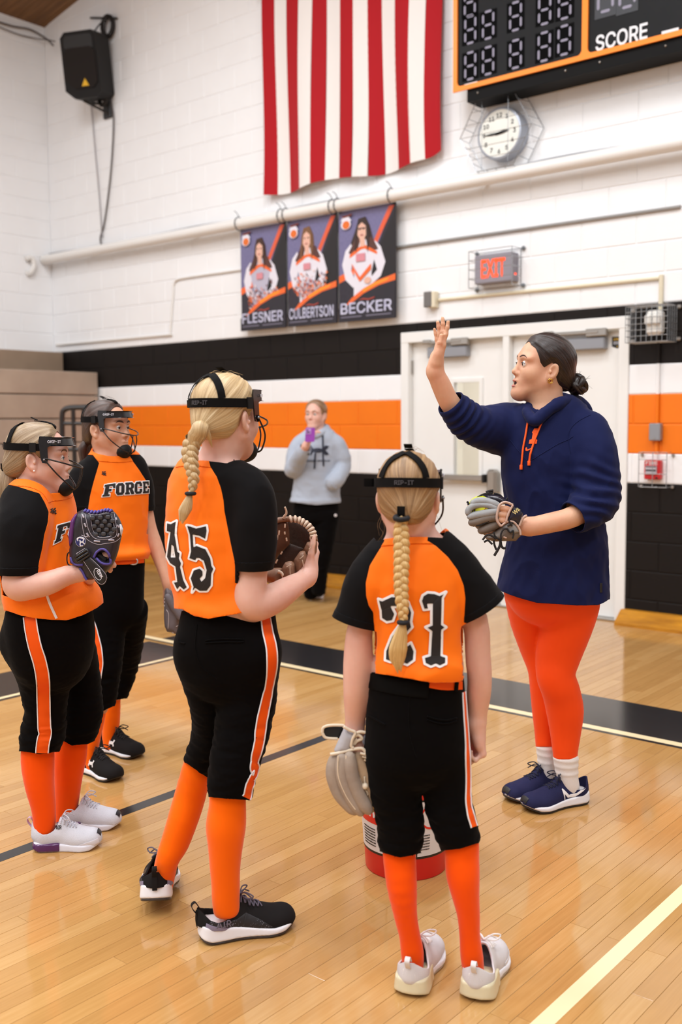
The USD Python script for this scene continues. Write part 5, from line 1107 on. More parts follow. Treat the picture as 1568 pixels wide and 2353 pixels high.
    def lpatch(poly2, view, mat, nm, off=0.0012, step=0.006):
        """A patch on the upper: polygon in (x, z) seen from the outer (+1) or inner (-1) side, or (x, y) from above (0)."""
        uv, ff = tri2d(poly2, step); o = np.stack([uv[:, 0], np.full(len(uv), 0.12*view), uv[:, 1]], 1) if view else np.stack([uv[:, 0], uv[:, 1], np.full(len(uv), 0.2)], 1); d = (0, -view, 0) if view else (0, 0, -1.0)
        P, N, ok = cast_local(o, d); ff = ff[ok[ff].all(1)]
        if not len(ff): return
        ff = ff[(np.linalg.norm(P[ff[:, 0]]-P[ff[:, 1]], axis=1) < 0.03) & (np.linalg.norm(P[ff[:, 0]]-P[ff[:, 2]], axis=1) < 0.03)]
        if not len(ff): return
        V = P + N*off; fn = np.cross(V[ff[:, 1]]-V[ff[:, 0]], V[ff[:, 2]]-V[ff[:, 0]]); fl = (fn*N[ff[:, 0]]).sum(1) < 0; ff[fl] = ff[fl][:, ::-1]
        use = np.unique(ff); mp = np.full(len(V), -1); mp[use] = np.arange(len(use)); m = shell((V[use], mp[ff]), 0.0009)
        obj(nm, (X(m[0]), m[1][:, ::-1] if flip else m[1]), mat, sp, smooth=True)
    # tongue, laces, heel loop
    lace = st.get('lace'); tong = st.get('tongue', st['upper'])
    lpatch(Polygon([(0.38*L, -0.016), (0.64*L, -0.013), (0.66*L, 0), (0.64*L, 0.013), (0.38*L, 0.016)]), 0, tong, 'tongue', 0.001)
    if lace is not None:
        xs = np.linspace(0.44, 0.62, 5)*L
        for i, x in enumerate(xs):
            for sgn in (1, -1):
                yy = np.linspace(-0.019, 0.019, 9); P, N, ok = cast_local([(x + sgn*y*0.28, y, 0.2) for y in yy])
                if ok.all(): obj('lace', tube(X(P + N*(0.0018 + 0.001*(sgn > 0))), 0.0021, 6), lace, sp, smooth=True)
        P, N, ok = cast_local([(0.425*L, 0, 0.2)])
        if ok.all():
            p0 = P[0] + [0, 0, 0.004]
            for sgn in (-1, 1):
                obj('lace', tube(X(catmull([p0, p0 + [0.012, 0.02*sgn, 0.012], p0 + [0.03, 0.036*sgn, 0.004], p0 + [0.016, 0.026*sgn, -0.004], p0], 6)), 0.002, 6), lace, sp, smooth=True)
                obj('lace', tube(X(catmull([p0, p0 + [0.014, 0.012*sgn, 0.006], p0 + [0.034, 0.03*sgn, -0.010]], 6)), 0.002, 6), lace, sp, smooth=True)
    if st.get('loop') is not None:
        z = 0.088*H0; obj('heel_loop', strip(X(catmull([(0.006, 0, z-0.022), (-0.012, 0, z-0.004), (-0.020, 0, z+0.014), (-0.010, 0, z+0.022), (0.002, 0, z+0.004)], 5)), np.repeat(A[1][None], 21, 0)*0.0065, np.repeat(-f[None], 21, 0), 0.0018), st['loop'], sp, smooth=True)
    return sp, X, A, lpatch, L
def text_poly(s, h, w=None):
    """Lettering as a 2D polygon at the origin."""
    v, f = glyphs(s, True); top = (v[f][:, :, 2] > 0.5).all(1); v = (v[:, :2] - v[:, :2].min(0))*h
    if w: v[:, 0] *= w/v[:, 0].max()
    return shapely.union_all([q for q in (Polygon(v[t]) for t in f[top]) if q.area > 0]).buffer(1e-5*h)
def quad_map(poly, q):
    """Bilinear map of a unit-square polygon onto the pixel quad q: (x0y0, x1y0, x1y1, x0y1)."""
    q = np.array(q, float)
    return shapely.transform(poly, lambda c: (1-c[:, :1])*(1-c[:, 1:])*q[0] + c[:, :1]*(1-c[:, 1:])*q[1] + c[:, :1]*c[:, 1:]*q[2] + (1-c[:, :1])*c[:, 1:]*q[3])
SKIN = {}
def skin(name, col, blush): return mt(name, col, 0.46, 0.4, sss=0.18, var=(14, 0.45), col2=blush, bump=(900, 0.12, 0.0006))
# ================================================================ PEOPLE
class Zm:
    """Reads coordinates off an enlarged crop of the photograph."""
    def __init__(s, x0, y0, k): s.x0, s.y0, s.k = x0, y0, k
    def __call__(s, *L): return [(x/s.k + s.x0, y/s.k + s.y0) for x, y in L]
def dense(L, n=3): return [tuple(q) for q in catmull(np.array(L, float), n)] if len(L) > 2 else L
def seg_nodes(rig, L): return [(rig.q(u, v, o), hw*rig.px(u, v, o), d) for u, v, o, hw, d in dense(L)]
def chain_px(F, rig, L, k=0.015, grow=0.0): return F.chain([(rig.q(u, v, o), r*rig.px(u, v, o) + grow) for u, v, o, r in dense(L)], k)
def slab(F, rig, poly, o, t0, t1, D=0.02, gx=0.0, gz=0.0, k=0.01, sub=False):
    """A padded piece: a pixel outline in the person's upright plane at offset o, rounded off over D, t0 thick towards the camera and t1 away; gx, gz tilt it."""
    from scipy.interpolate import RegularGridInterpolator
    P = np.array([rig.q(u, v, o) for u, v in poly]); c = P.mean(0); pl = Polygon(np.stack([(P-c) @ RH, (P-c)[:, 2]], 1)).buffer(0); x0, z0, x1, z1 = pl.bounds; m = 0.04
    gx_, gz_ = np.linspace(x0-m, x1+m, 110), np.linspace(z0-m, z1+m, 110); G = np.stack(np.meshgrid(gx_, gz_, indexing='ij'), -1).reshape(-1, 2); SD = poly_sd(G, pl).reshape(110, 110); I = RegularGridInterpolator((gx_, gz_), SD, bounds_error=False, fill_value=-0.05)
    def fn(x, y, z):
        X = (x-c[0])*RH[0]+(y-c[1])*RH[1]; Y = (x-c[0])*FH[0]+(y-c[1])*FH[1]; shp = np.broadcast_shapes(X.shape, np.shape(z)); X = np.broadcast_to(X, shp); Z = np.broadcast_to(z-c[2], shp); Y = np.broadcast_to(Y, shp) - gx*X - gz*Z
        d = I(np.stack([X.ravel(), Z.ravel()], 1)).reshape(shp); e = np.clip(d/D, 0, 1); h = np.sqrt(np.maximum(1-(1-e)**2, 0)); T = np.where(Y < 0, t0, t1)*h
        return np.where(d > 0, (np.abs(Y)-T)*0.7, np.sqrt(d*d + Y*Y))
    lo = P.min(0); hi = P.max(0); g = abs(gx)*(x1-x0) + abs(gz)*(z1-z0) + max(t0, t1); return F.add(fn, lo-g, hi+g, k, sub)
def vline(L):
    """v as a function of u along a pixel polyline."""
    a = np.array(L, float); return lambda u: np.interp(u, a[:, 0], a[:, 1])
def under(v, L): p = project(v); return vline(L)(p[:, 0]) - p[:, 1]      # positive above the line
def plane_s(v, p, n): return (v - np.asarray(p)) @ nrm(n)
def jersey_split(m, T0, sleeves, collar_s, t, cuff_planes, hem_band=None, col=None, trunk_name='jersey', sleeve_mat=None):
    """Cuts the jersey into trunk, raglan sleeves and collar; sleeves: pixel outlines; collar_s: a field, positive on the collar."""
    col = col or orange_j; sleeve_mat = sleeve_mat or black_j; trunk = m; out = None; sl = []
    for i, poly in enumerate(sleeves):
        s = poly(trunk[0]) if callable(poly) else px_sd(trunk[0], poly); side = clip(trunk, s); trunk = clip(trunk, -s); sl.append(side)
    cs = collar_s(trunk[0]); coll = clip(trunk, cs); trunk = clip(trunk, -cs)
    p = obj(trunk_name, shell(trunk, 0.004), col, t, smooth=True)
    obj('collar', shell(coll, 0.006, 0.0016), col, p, smooth=True)
    for s in sl:
        a = obj('sleeve', shell(s, 0.004), sleeve_mat, t, smooth=True)
        for pl in cuff_planes:
            c = pl(s[0]); b = clip(s, c)
            if len(b[1]) > 30: obj('sleeve_hem', shell(b, 0.005, 0.0012), sleeve_mat, a, smooth=True)
    return p
def pants_stripe(T, path, t, w=0.03, pw=0.004):
    a = put('stripe', ribbon(T, path, w, 0.0012), stripe_o, t)
    for k in (-1, 1):
        uv = catmull(path, 8); P, N, ok = T.px(uv); P, N = P[ok], N[ok]
        if len(P) < 3: continue
        Tg = nrm(np.gradient(P, axis=0)); W = nrm(np.cross(N, Tg)); q = P + W*k*(w/2+pw/2); c, m = T.near(q); q = q - m*((q-c)*m).sum(1)[:, None] + m*0.0022
        for _ in range(2): q[1:-1] = (q[:-2]+2*q[1:-1]+q[2:])/4
        put('piping', tube(q, pw*0.55, 6), piping, a if a else t)
def loop_line(T, path, r, name, mat, t, off=0.0): put(name, cord_on(T, path, r, off), mat, t)
TRIB = dict(  # a circus-style digit face, unit cells drawn from the photograph
)

# ---------------------------------------------------------------- player 21 (back to us, nearest)
def player_21():
    R = Rig(on_floor(1015, 2262)); t = thing('person', 'girl seen from behind in orange jersey number 21, long braid, glove hanging at her side', 'person', R.b, group=None)
    sk = skin('skin_fair_pink', (226, 180, 162), (208, 144, 128)); H = Head(R.q(940, 1142, 0.0), FH*math.cos(0.22)+RH*math.sin(0.22)-ZUP*0.04, ZUP, 0.90)
    L_ = np.array([940, 2288]); hl, hr = on_floor(941, 2291), on_floor(1092, 2302); oL = (hl-R.b) @ FH + 0.055; oR = (hr-R.b) @ FH + 0.055
    torso = [(944, 1215, 0.0, 50, 0.050), (945, 1240, 0.0, 62, 0.058), (950, 1275, 0.0, 104, 0.072), (956, 1335, 0.0, 110, 0.088), (961, 1400, 0.0, 107, 0.096), (963, 1480, 0.0, 110, 0.096), (964, 1540, 0.0, 113, 0.100), (964, 1585, 0.0, 100, 0.092)]
    armL = [(872, 1297, 0.0, 28), (830, 1430, 0.0, 25.5), (823, 1510, 0.0, 29), (819, 1575, 0.0, 25.5), (817, 1620, 0.01, 21), (815, 1662, 0.02, 16.5), (815, 1690, 0.02, 16)]
    armR = [(1042, 1295, 0.0, 28), (1092, 1425, 0.0, 26), (1099, 1500, 0.0, 24), (1103, 1555, 0.0, 23), (1101, 1600, 0.01, 22), (1097, 1645, 0.02, 17), (1095, 1668, 0.02, 16)]
    hips = [(958, 1540, 0.0, 104, 0.086), (957, 1600, 0.0, 110, 0.096), (958, 1680, 0.0, 116, 0.106), (960, 1735, 0.0, 117, 0.104)]
    legL = [(903, 1725, 0.0, 59, 0.074), (905, 1800, 0.0, 57, 0.070), (917, 1860, oL*0.5, 51, 0.060), (921, 1910, oL*0.8, 47, 0.055), (920, 1960, oL, 42, 0.050)]
    legR = [(1024, 1725, 0.0, 56, 0.074), (1027, 1800, 0.0, 53, 0.068), (1034, 1860, oR*0.5, 49, 0.060), (1050, 1910, oR*0.8, 45, 0.055), (1056, 1945, oR, 38, 0.048)]
    calfL = [(918, 1930, oL, 36, 0.042), (918, 1963, oL, 36.5, 0.043), (923.5, 2032, oL-0.01, 34, 0.045), (932, 2101, oL-0.005, 26, 0.034), (942, 2150, oL, 23, 0.029), (948, 2190, oL+0.004, 25, 0.032), (950, 2235, oL+0.02, 22, 0.032)]
    calfR = [(1062, 1930, oR, 38, 0.042), (1062, 1963, oR, 37.5, 0.043), (1064, 2009, oR-0.01, 37, 0.045), (1070, 2055, oR-0.008, 30.5, 0.040), (1077, 2101, oR-0.004, 25, 0.033), (1080, 2150, oR, 22.5, 0.029), (1085, 2200, oR+0.004, 25, 0.032), (1090, 2245, oR+0.02, 22, 0.032)]
    # body: one skin
    B = Field(); H.build(B, child=1, plump=0.002); H.neck(B, R.q(944, 1225, 0.0), 0.046, 0.052)
    sh = lambda L, g: [(a, b, c, d-g, e-g*0.001) for a, b, c, d, e in L]
    B.loft(seg_nodes(R, sh(torso[1:-1], 14)), RH, 0.02); chain_px(B, R, armL); chain_px(B, R, armR); B.loft(seg_nodes(R, sh(hips, 12)), RH, 0.03)
    for lg, cf in ((legL, calfL), (legR, calfR)): B.loft(seg_nodes(R, sh(lg, 18)), RH, 0.008); B.loft(seg_nodes(R, sh(cf, 10)), RH, 0.006)
    wL, wR = R.q(815, 1692, 0.02), R.q(1095, 1672, 0.02)
    hand_bones(B, wR, -ZUP*0.97+FH*0.12+RH*0.08, -RH*0.9-FH*0.3, 0.142, curl=((1.1, 1.3, 0.9),)*4, thumb=(0.5, 0.9), right=True, tcurl=0.6)
    hand_bones(B, wL, -ZUP*0.95+RH*0.15, RH*0.8+FH*0.5, 0.14, curl=(0.3,)*4, right=False)
    fb = H.face_box(); q = np.array([wR, wR-ZUP*0.14])
    obj('body', B.mesh(0.0085, [(fb[0], fb[1], 0.0036), (R.q(1125, 1800, 0.1)-0.0, R.q(1060, 1640, -0.06), 0.004), (q.min(0)-0.06, q.max(0)+0.06, 0.0034)]), sk, t, smooth=True)
    # socks
    for cf in (calfL, calfR):
        F = Field(); F.loft(seg_nodes(R, cf), RH, 0.02); obj('sock', F.mesh(0.0055), sock_o, t, smooth=True)
    # trousers
    F = Field(); F.loft(seg_nodes(R, hips), RH, 0.03); F.loft(seg_nodes(R, legL), RH, 0.022); F.loft(seg_nodes(R, legR), RH, 0.012)
    for L, vv in ((legL, (1880, 1905, 1932)), (legR, (1862, 1893, 1920))):
        for i, v in enumerate(vv):
            c = np.interp(v, [n[1] for n in L], [n[0] for n in L]); h = np.interp(v, [n[1] for n in L], [n[3] for n in L]); o = np.interp(v, [n[1] for n in L], [n[2] for n in L]); p = R.q(c, v, o); k = R.px(c, v, o); F.ell(p, ((h+2+i)*k, 0.058, 0.013), np.stack([RH, FH, ZUP]), 0.012)
    pm = F.mesh(0.0055); lowL, lowR = [(800, 1950), (878, 1956), (920, 1968), (962, 1960), (990, 1950)], [(990, 1952), (1018, 1953), (1056, 1950), (1095, 1936), (1150, 1936)]
    pu = project(pm[0]); s = np.where(pu[:, 0] < 990, vline(lowL)(pu[:, 0]), vline(lowR)(pu[:, 0])) - pu[:, 1]; pm = clip(pm, s); pm = clip(pm, project(pm[0])[:, 1] - 1545)
    mk = np.clip((project(pm[0])[:, 1]-1740)/120, 0.25, 1); pm = wrinkle(pm, 0.0045, 14, 4, (1, 1, 2.6), mk); pants = obj('trousers', shell(pm, 0.004), black_p, t, smooth=True); TP = Target(pm)
    for path in ([(847, 1644), (860, 1650), (876, 1660), (887, 1666)], [(982, 1646), (1000, 1652), (1025, 1655), (1050, 1650)]): put('pocket_welt', cord_on(TP, path, 0.0022), black_p, pants)
    for k in (0, 5): put('pocket_welt', cord_on(TP, [(982, 1646+k*1.5), (1000, 1652+k*1.6), (1025, 1655+k*1.6), (1050, 1650+k*1.2)], 0.0018), black_p, pants)
    put('seam', cord_on(TP, [(942, 1590), (940, 1640), (943, 1690), (958, 1740)], 0.0011), black_p, pants)
    put('belt', ribbon(TP, [(848, 1563), (880, 1572), (930, 1581), (985, 1587)], 0.036, 0.003, 0.003), mt('belt_black', (9, 8, 8), 0.8, 0.08, bump=(300, 0.3, 0.001)), pants); put('belt', ribbon(TP, [(985, 1570), (1020, 1576), (1062, 1575)], 0.02, 0.002, 0.003), stripe_o, pants)
    put('belt_loop', ribbon(TP, [(1047, 1567), (1045, 1588)], 0.012, 0.006, 0.002), black_p, pants)
    pants_stripe(TP, [(1066, 1590), (1069, 1640), (1073, 1700), (1076, 1780), (1077, 1850), (1090, 1900)], t, 0.022)
    # jersey
    F = Field(); F.loft(seg_nodes(R, torso), RH, 0.028); px = R.px(950, 1350)
    chain_px(F, R, [(876, 1295, 0.0, 40), (845, 1350, 0.0, 41), (821, 1425, 0.0, 38), (814, 1450, 0.0, 38)], 0.03); chain_px(F, R, [(1036, 1290, 0.0, 40), (1070, 1345, 0.0, 43), (1106, 1402, 0.0, 46), (1120, 1425, 0.0, 46)], 0.03)
    F.ell(R.q(964, 1530, 0), (0.122, 0.108, 0.045), np.stack([RH, FH, ZUP]), 0.03)
    m = F.mesh(0.0052); pL, dL = R.q(821, 1432, 0), nrm(R.q(818, 1440, 0)-R.q(845, 1350, 0)); pR, dR = R.q(1108, 1398, 0), nrm(R.q(1106, 1402, 0)-R.q(1070, 1345, 0)+ -ZUP*0.0)
    cutn = lambda v: plane_s(v, pL, dL); s = np.where(project(m[0])[:, 0] < 866, -plane_s(m[0], pL, dL), 1); m = clip(m, s); s = np.where(project(m[0])[:, 0] > 1060, -plane_s(m[0], pR, dR), 1); m = clip(m, s)
    m = clip(m, under(m[0], [(700, 1545), (850, 1545), (900, 1552), (1000, 1568), (1040, 1567), (1078, 1558), (1200, 1552)]))
    nb = R.q(943, 1236, -0.055); nc = R.q(943, 1238, 0); ncut = lambda v: -(plane_s(v, nb, ZUP + FH*0.42)); m = clip(m, np.maximum(ncut(m[0]), (np.linalg.norm((m[0]-nc)[:, :2], axis=1)-0.085)*2)); m = biggest(m)
    m = wrinkle(m, 0.0055, 9, 2, (1, 1, 0.8)); T0 = Target(m)
    slL = [(886, 1225), (884, 1245), (868, 1270), (850, 1300), (841, 1340), (842, 1370), (848, 1392), (858, 1407), (862, 1470), (700, 1480), (700, 1200)]; slR = [(985, 1225), (982, 1243), (1003, 1255), (1030, 1280), (1052, 1310), (1066, 1345), (1070, 1375), (1067, 1430), (1250, 1480), (1250, 1200)]
    def collar(v): return 0.017 - np.maximum(ncut(v), (np.linalg.norm((v-nc)[:, :2], axis=1)-0.11)*2)
    jm = jersey_split(m, T0, [slL, slR], collar, t, [lambda v: plane_s(v, pL - dL*0.018, dL), lambda v: plane_s(v, pR - dR*0.018, dR)])
    z = Zm(760, 1000, 3.733)
    one = Polygon(z((775, 1420), (790, 1375), (830, 1350), (890, 1355), (930, 1372), (985, 1345), (955, 1395), (950, 1620), (985, 1645), (950, 1670), (945, 1890), (985, 1905), (985, 1960), (935, 1985), (900, 1968), (860, 1985), (810, 1960), (800, 1905), (850, 1890), (862, 1680), (815, 1645), (865, 1625), (868, 1450), (835, 1450), (845, 1490), (800, 1495)))
    two = Polygon(z((412, 1402), (450, 1415), (530, 1378), (600, 1385), (665, 1430), (700, 1520), (690, 1600), (700, 1645), (660, 1690), (600, 1760), (560, 1850), (620, 1840), (660, 1800), (690, 1780), (720, 1850), (715, 1930), (660, 1970), (590, 1940), (520, 1945), (475, 1930), (480, 1850), (530, 1720), (600, 1620), (615, 1520), (580, 1470), (530, 1470), (560, 1530), (540, 1590), (490, 1600), (445, 1570), (440, 1500)))
    TJ = T0
    for pg in (two, one):
        pg = pg.buffer(0); q = put_decal('number_outline', TJ, pg.buffer(3.6, join_style=1), num_w, jm, 0.0030); put_decal('number', TJ, pg.buffer(-2.2), num_k, q or jm, 0.0044)
    # hair: combed back to a tie, one long braid
    hm = hair_mat('hair_dark_blonde', (92, 66, 40), (152, 116, 78), (206, 170, 122)); hb = hair_mat('hair_honey_blonde', (150, 108, 58), (210, 170, 108), (246, 220, 166))
    cap, TH = hair_cap(H, hm, t, [(0.078, 0.2), (0.066, 0.078), (0.048, 0.035), (0.034, 0.012), (0.020, -0.004), (0.008, 0.006), (-0.006, 0.022), (-0.026, -0.006), (-0.034, -0.045), (-0.050, -0.085), (-0.2, -0.085), (-0.2, 0.2)], (0.02, -0.115, -0.048), bulge=[((0.012, -0.085, -0.035), (0.035, 0.035, 0.04))])
    br = thing_part = obj('hair_tie', tube(np.array([R.q(923, 1190, -0.108) + (RH*math.cos(a)*0.0145 + (FH*0.8+ZUP*0.2)*math.sin(a)*0.0145) for a in np.linspace(0, 2*np.pi, 21)[:-1]]), 0.0065, 8, closed=True), mt('hair_tie_black', (20, 19, 24), 0.8), t, smooth=True)
    pth = [R.q(u, v, o) for u, v, o in ((923, 1188, -0.105), (922, 1215, -0.104), (923, 1250, -0.108), (923, 1300, -0.116), (922, 1330, -0.120), (923, 1365, -0.124), (926, 1400, -0.127), (927, 1425, -0.128))]
    braid(pth, [0.012, 0.018, 0.0185, 0.018, 0.0175, 0.0165, 0.015, 0.010], hb, cap, 4.6, RH)
    obj('braid_tie', tube(np.array([R.q(927, 1430, -0.128) + (RH*math.cos(a)*0.010 + FH*math.sin(a)*0.009) for a in np.linspace(0, 2*np.pi, 19)[:-1]]), 0.0055, 8, closed=True), mt('hair_tie_black', (20, 19, 24), 0.8), cap, smooth=True)
    for i, (dx, dv, r) in enumerate(((0, 0, 1), (-9, -6, 0.7), (8, -10, 0.7), (-3, 8, 0.6), (4, 4, 0.6))):
        lock([R.q(927+dx*0.1, 1430, -0.128), R.q(922+dx*0.7, 1455, -0.128), R.q(916+dx*1.2, 1490, -0.127), R.q(915+dx*1.3, 1520+dv, -0.122), R.q(918+dx, 1540+dv, -0.118)], np.array([0.006, 0.011, 0.0145, 0.010, 0.001])*r, hb, cap, 'braid_tail', flat=0.55, seed=i)
    wisps([[R.q(878, 1190, 0.01), R.q(872, 1210, 0.01), R.q(880, 1225, 0.0), R.q(868, 1245, 0.0)], [R.q(876, 1185, 0.02), R.q(868, 1205, 0.02), R.q(872, 1230, 0.01)], [R.q(1002, 1180, 0.03), R.q(1010, 1200, 0.04), R.q(1017, 1222, 0.05)], [R.q(880, 1195, 0.0), R.q(884, 1215, 0.0), R.q(876, 1240, 0.0)]] + [[R.q(930+7*i, 1040, 0.0), R.q(940+7*i, 1030-i % 3*2, 0.0), R.q(958+6*i, 1034+i*2, 0.0)] for i in range(4)], hm, cap)
    face_mask(H, TH, 'black face guard with loose strap ends on the nearest girl, dark blonde')
    # shoes
    st = dict(upper=mt('shoe_offwhite', (222, 218, 220), 0.7, 0.25, var=(18, 0.5), col2=(196, 192, 196), bump=(400, 0.4, 0.001)), sole_m=mt('sole_white', (238, 236, 240), 0.45), air=mt('air_cream', (226, 214, 178), 0.12, 0.5, var=(20, 0.5), col2=(206, 196, 170)), outsole=mt('air_clear_grey', (176, 166, 150), 0.12, 0.5, coat=0.4), lace=mt('lace_white', (244, 240, 240), 0.8), loop=mt('loop_white', (228, 222, 222), 0.7), sole=0.031, air_h=0.046, air_g=0.009)
    for hp, an, rt in ((hl, 0.34, False), (hr, 0.36, True)):
        sp, X, A, lp, L = shoe(t, hp, FH*math.cos(an)+RH*math.sin(an), 0.232, st, rt)
        for c in range(3): pass
        lp(Polygon([(0.62*L, 0.02), (0.9*L, 0.016), (0.96*L, 0.034), (0.62*L, 0.034)]), 1, mt('sole_white', (238, 236, 240), 0.45), 'toe_guard')
        m = text_at('AIR', 0.013, X((-0.0035, 0.016, 0.060)), -A[1]*(1 if rt else 1), A[2], -A[0], 0.001, True, 0.032) if rt else text_at('AIR', 0.013, X((-0.0035, -0.016, 0.060)), A[1], A[2], -A[0], 0.001, True, 0.032)
        obj('lettering', m, mt('lace_white', (244, 240, 240), 0.8), sp)
    # glove hanging from her left hand
    z = Zm(720, 1540, 3.5636); G = thing('softball_glove', 'tan leather glove hanging from the left hand of the girl in number 21', 'softball glove', R.q(815, 1790, 0.0))
    tan = mt('glove_tan', (204, 176, 144), 0.6, 0.3, var=(16, 0.7), col2=(176, 146, 118), bump=(120, 0.4, 0.0015)); tang = mt('glove_grey_suede', (170, 154, 140), 0.8, 0.2, var=(14, 0.7), col2=(146, 130, 120), bump=(200, 0.4, 0.0015)); cuffg = mt('glove_cuff_grey', (176, 172, 176), 0.75, 0.2, var=(14, 0.5), col2=(152, 148, 152)); trimw = mt('glove_trim', (224, 206, 182), 0.6)
    fingers = [([(175, 730), (165, 860), (215, 1010), (300, 1110), (345, 1150)], (46, 50, 46, 40, 30), 0.005), ([(235, 720), (245, 880), (315, 1050), (390, 1165)], (46, 50, 46, 34), -0.006), ([(300, 710), (320, 880), (395, 1060), (455, 1150)], (46, 50, 46, 34), -0.012)]
    for i, (L, rr, o) in enumerate(fingers):
        F = Field(); L2 = z(*L); chain_px(F, R, [(u, v, o-0.015, r/3.5636) for (u, v), r in zip(L2, rr)], 0.012); obj('finger_stall', F.mesh(0.0035), tang, G, smooth=True)
    F = Field(); L2 = z((370, 710), (420, 850), (490, 1010), (535, 1090)); chain_px(F, R, [(u, v, 0.0, r/3.5636) for (u, v), r in zip(L2, (52, 62, 62, 50))], 0.012); chain_px(F, R, [(u, v, 0.05, r/3.5636) for (u, v), r in zip(L2, (50, 60, 60, 46))], 0.03); thumbm = F.mesh(0.0035); obj('finger_stall', thumbm, tan, G, smooth=True); TG = Target(thumbm)
    F = Field(); slab(F, R, z((160, 690), (400, 650), (450, 720), (575, 1090), (530, 1150), (390, 1180), (290, 1110), (160, 930)), 0.03, 0.03, 0.035, 0.03); obj('palm', F.mesh(0.004), tan, G, smooth=True)
    F = Field(); slab(F, R, z((165, 668), (255, 470), (335, 510), (345, 560), (310, 640), (300, 668)), -0.006, 0.02, 0.028, 0.016); slab(F, R, z((330, 560), (430, 520), (450, 640), (470, 760), (400, 700), (300, 680)), 0.02, 0.02, 0.02, 0.016); obj('cuff', F.mesh(0.0035), cuffg, G, smooth=True)
    F = Field(); slab(F, R, z((75, 515), (85, 470), (140, 455), (240, 455), (250, 470), (215, 560), (110, 550)), 0.02, 0.008, 0.008, 0.006); obj('wrist_strap', F.mesh(0.003), mt('glove_lining', (24, 22, 22), 0.85), G, smooth=True)
    P3 = lambda L, o: np.array([R.q(u, v, o) for u, v in z(*L)])
    obj('strap_trim', tube(catmull(P3([(75, 515), (85, 470), (140, 452), (240, 452), (252, 466)], 0.012), 6), 0.0038, 8), trimw, G, smooth=True); obj('strap_trim', tube(catmull(P3([(75, 512), (105, 553), (200, 562)], 0.012), 6), 0.0038, 8), trimw, G, smooth=True)
    obj('binding', tube(catmull(P3([(140, 690), (200, 680), (300, 655), (390, 640), (425, 665), (440, 700)], -0.022), 6), 0.0042, 8), trimw, G, smooth=True); obj('binding', tube(catmull(P3([(250, 462), (300, 490), (345, 512), (320, 570), (312, 620), (330, 640)], -0.022), 6), 0.004, 8), trimw, G, smooth=True)
    for a in ([(340, 545), (370, 530), (400, 560), (360, 580), (335, 610)], [(345, 520), (385, 505), (430, 510)], [(360, 560), (330, 600), (320, 640)]): obj('lacing', tube(catmull(P3(a, -0.012), 6), 0.0042, 8), trimw, G, smooth=True)
    for i in range(6): a = np.array([[385+16*i, 680+26*i], [425+11*i, 690+26*i]]); obj('lacing', tube(P3([tuple(a[0]), tuple(a[1])], -0.026+0.003*i), 0.0034, 6), trimw, G, smooth=True)
    for L in ([(380, 880), (400, 930), (425, 950)], [(410, 960), (440, 990), (450, 1020)], [(420, 870), (425, 920), (440, 945)]): put('lacing', cord_on(TG, z(*L), 0.0028), trimw, G)
    obj('knot', trimesh.creation.icosphere(2, 0.008).apply_translation(R.q(*z((425, 950))[0], -0.03)), trimw, G, smooth=True)
    for L in ([(205, 700), (205, 860), (265, 1020), (345, 1140)], [(268, 700), (285, 880), (355, 1050), (425, 1160)]): obj('seam', tube(catmull(P3(L, -0.036), 6), 0.0016, 6), trimw, G, smooth=True)
    return R
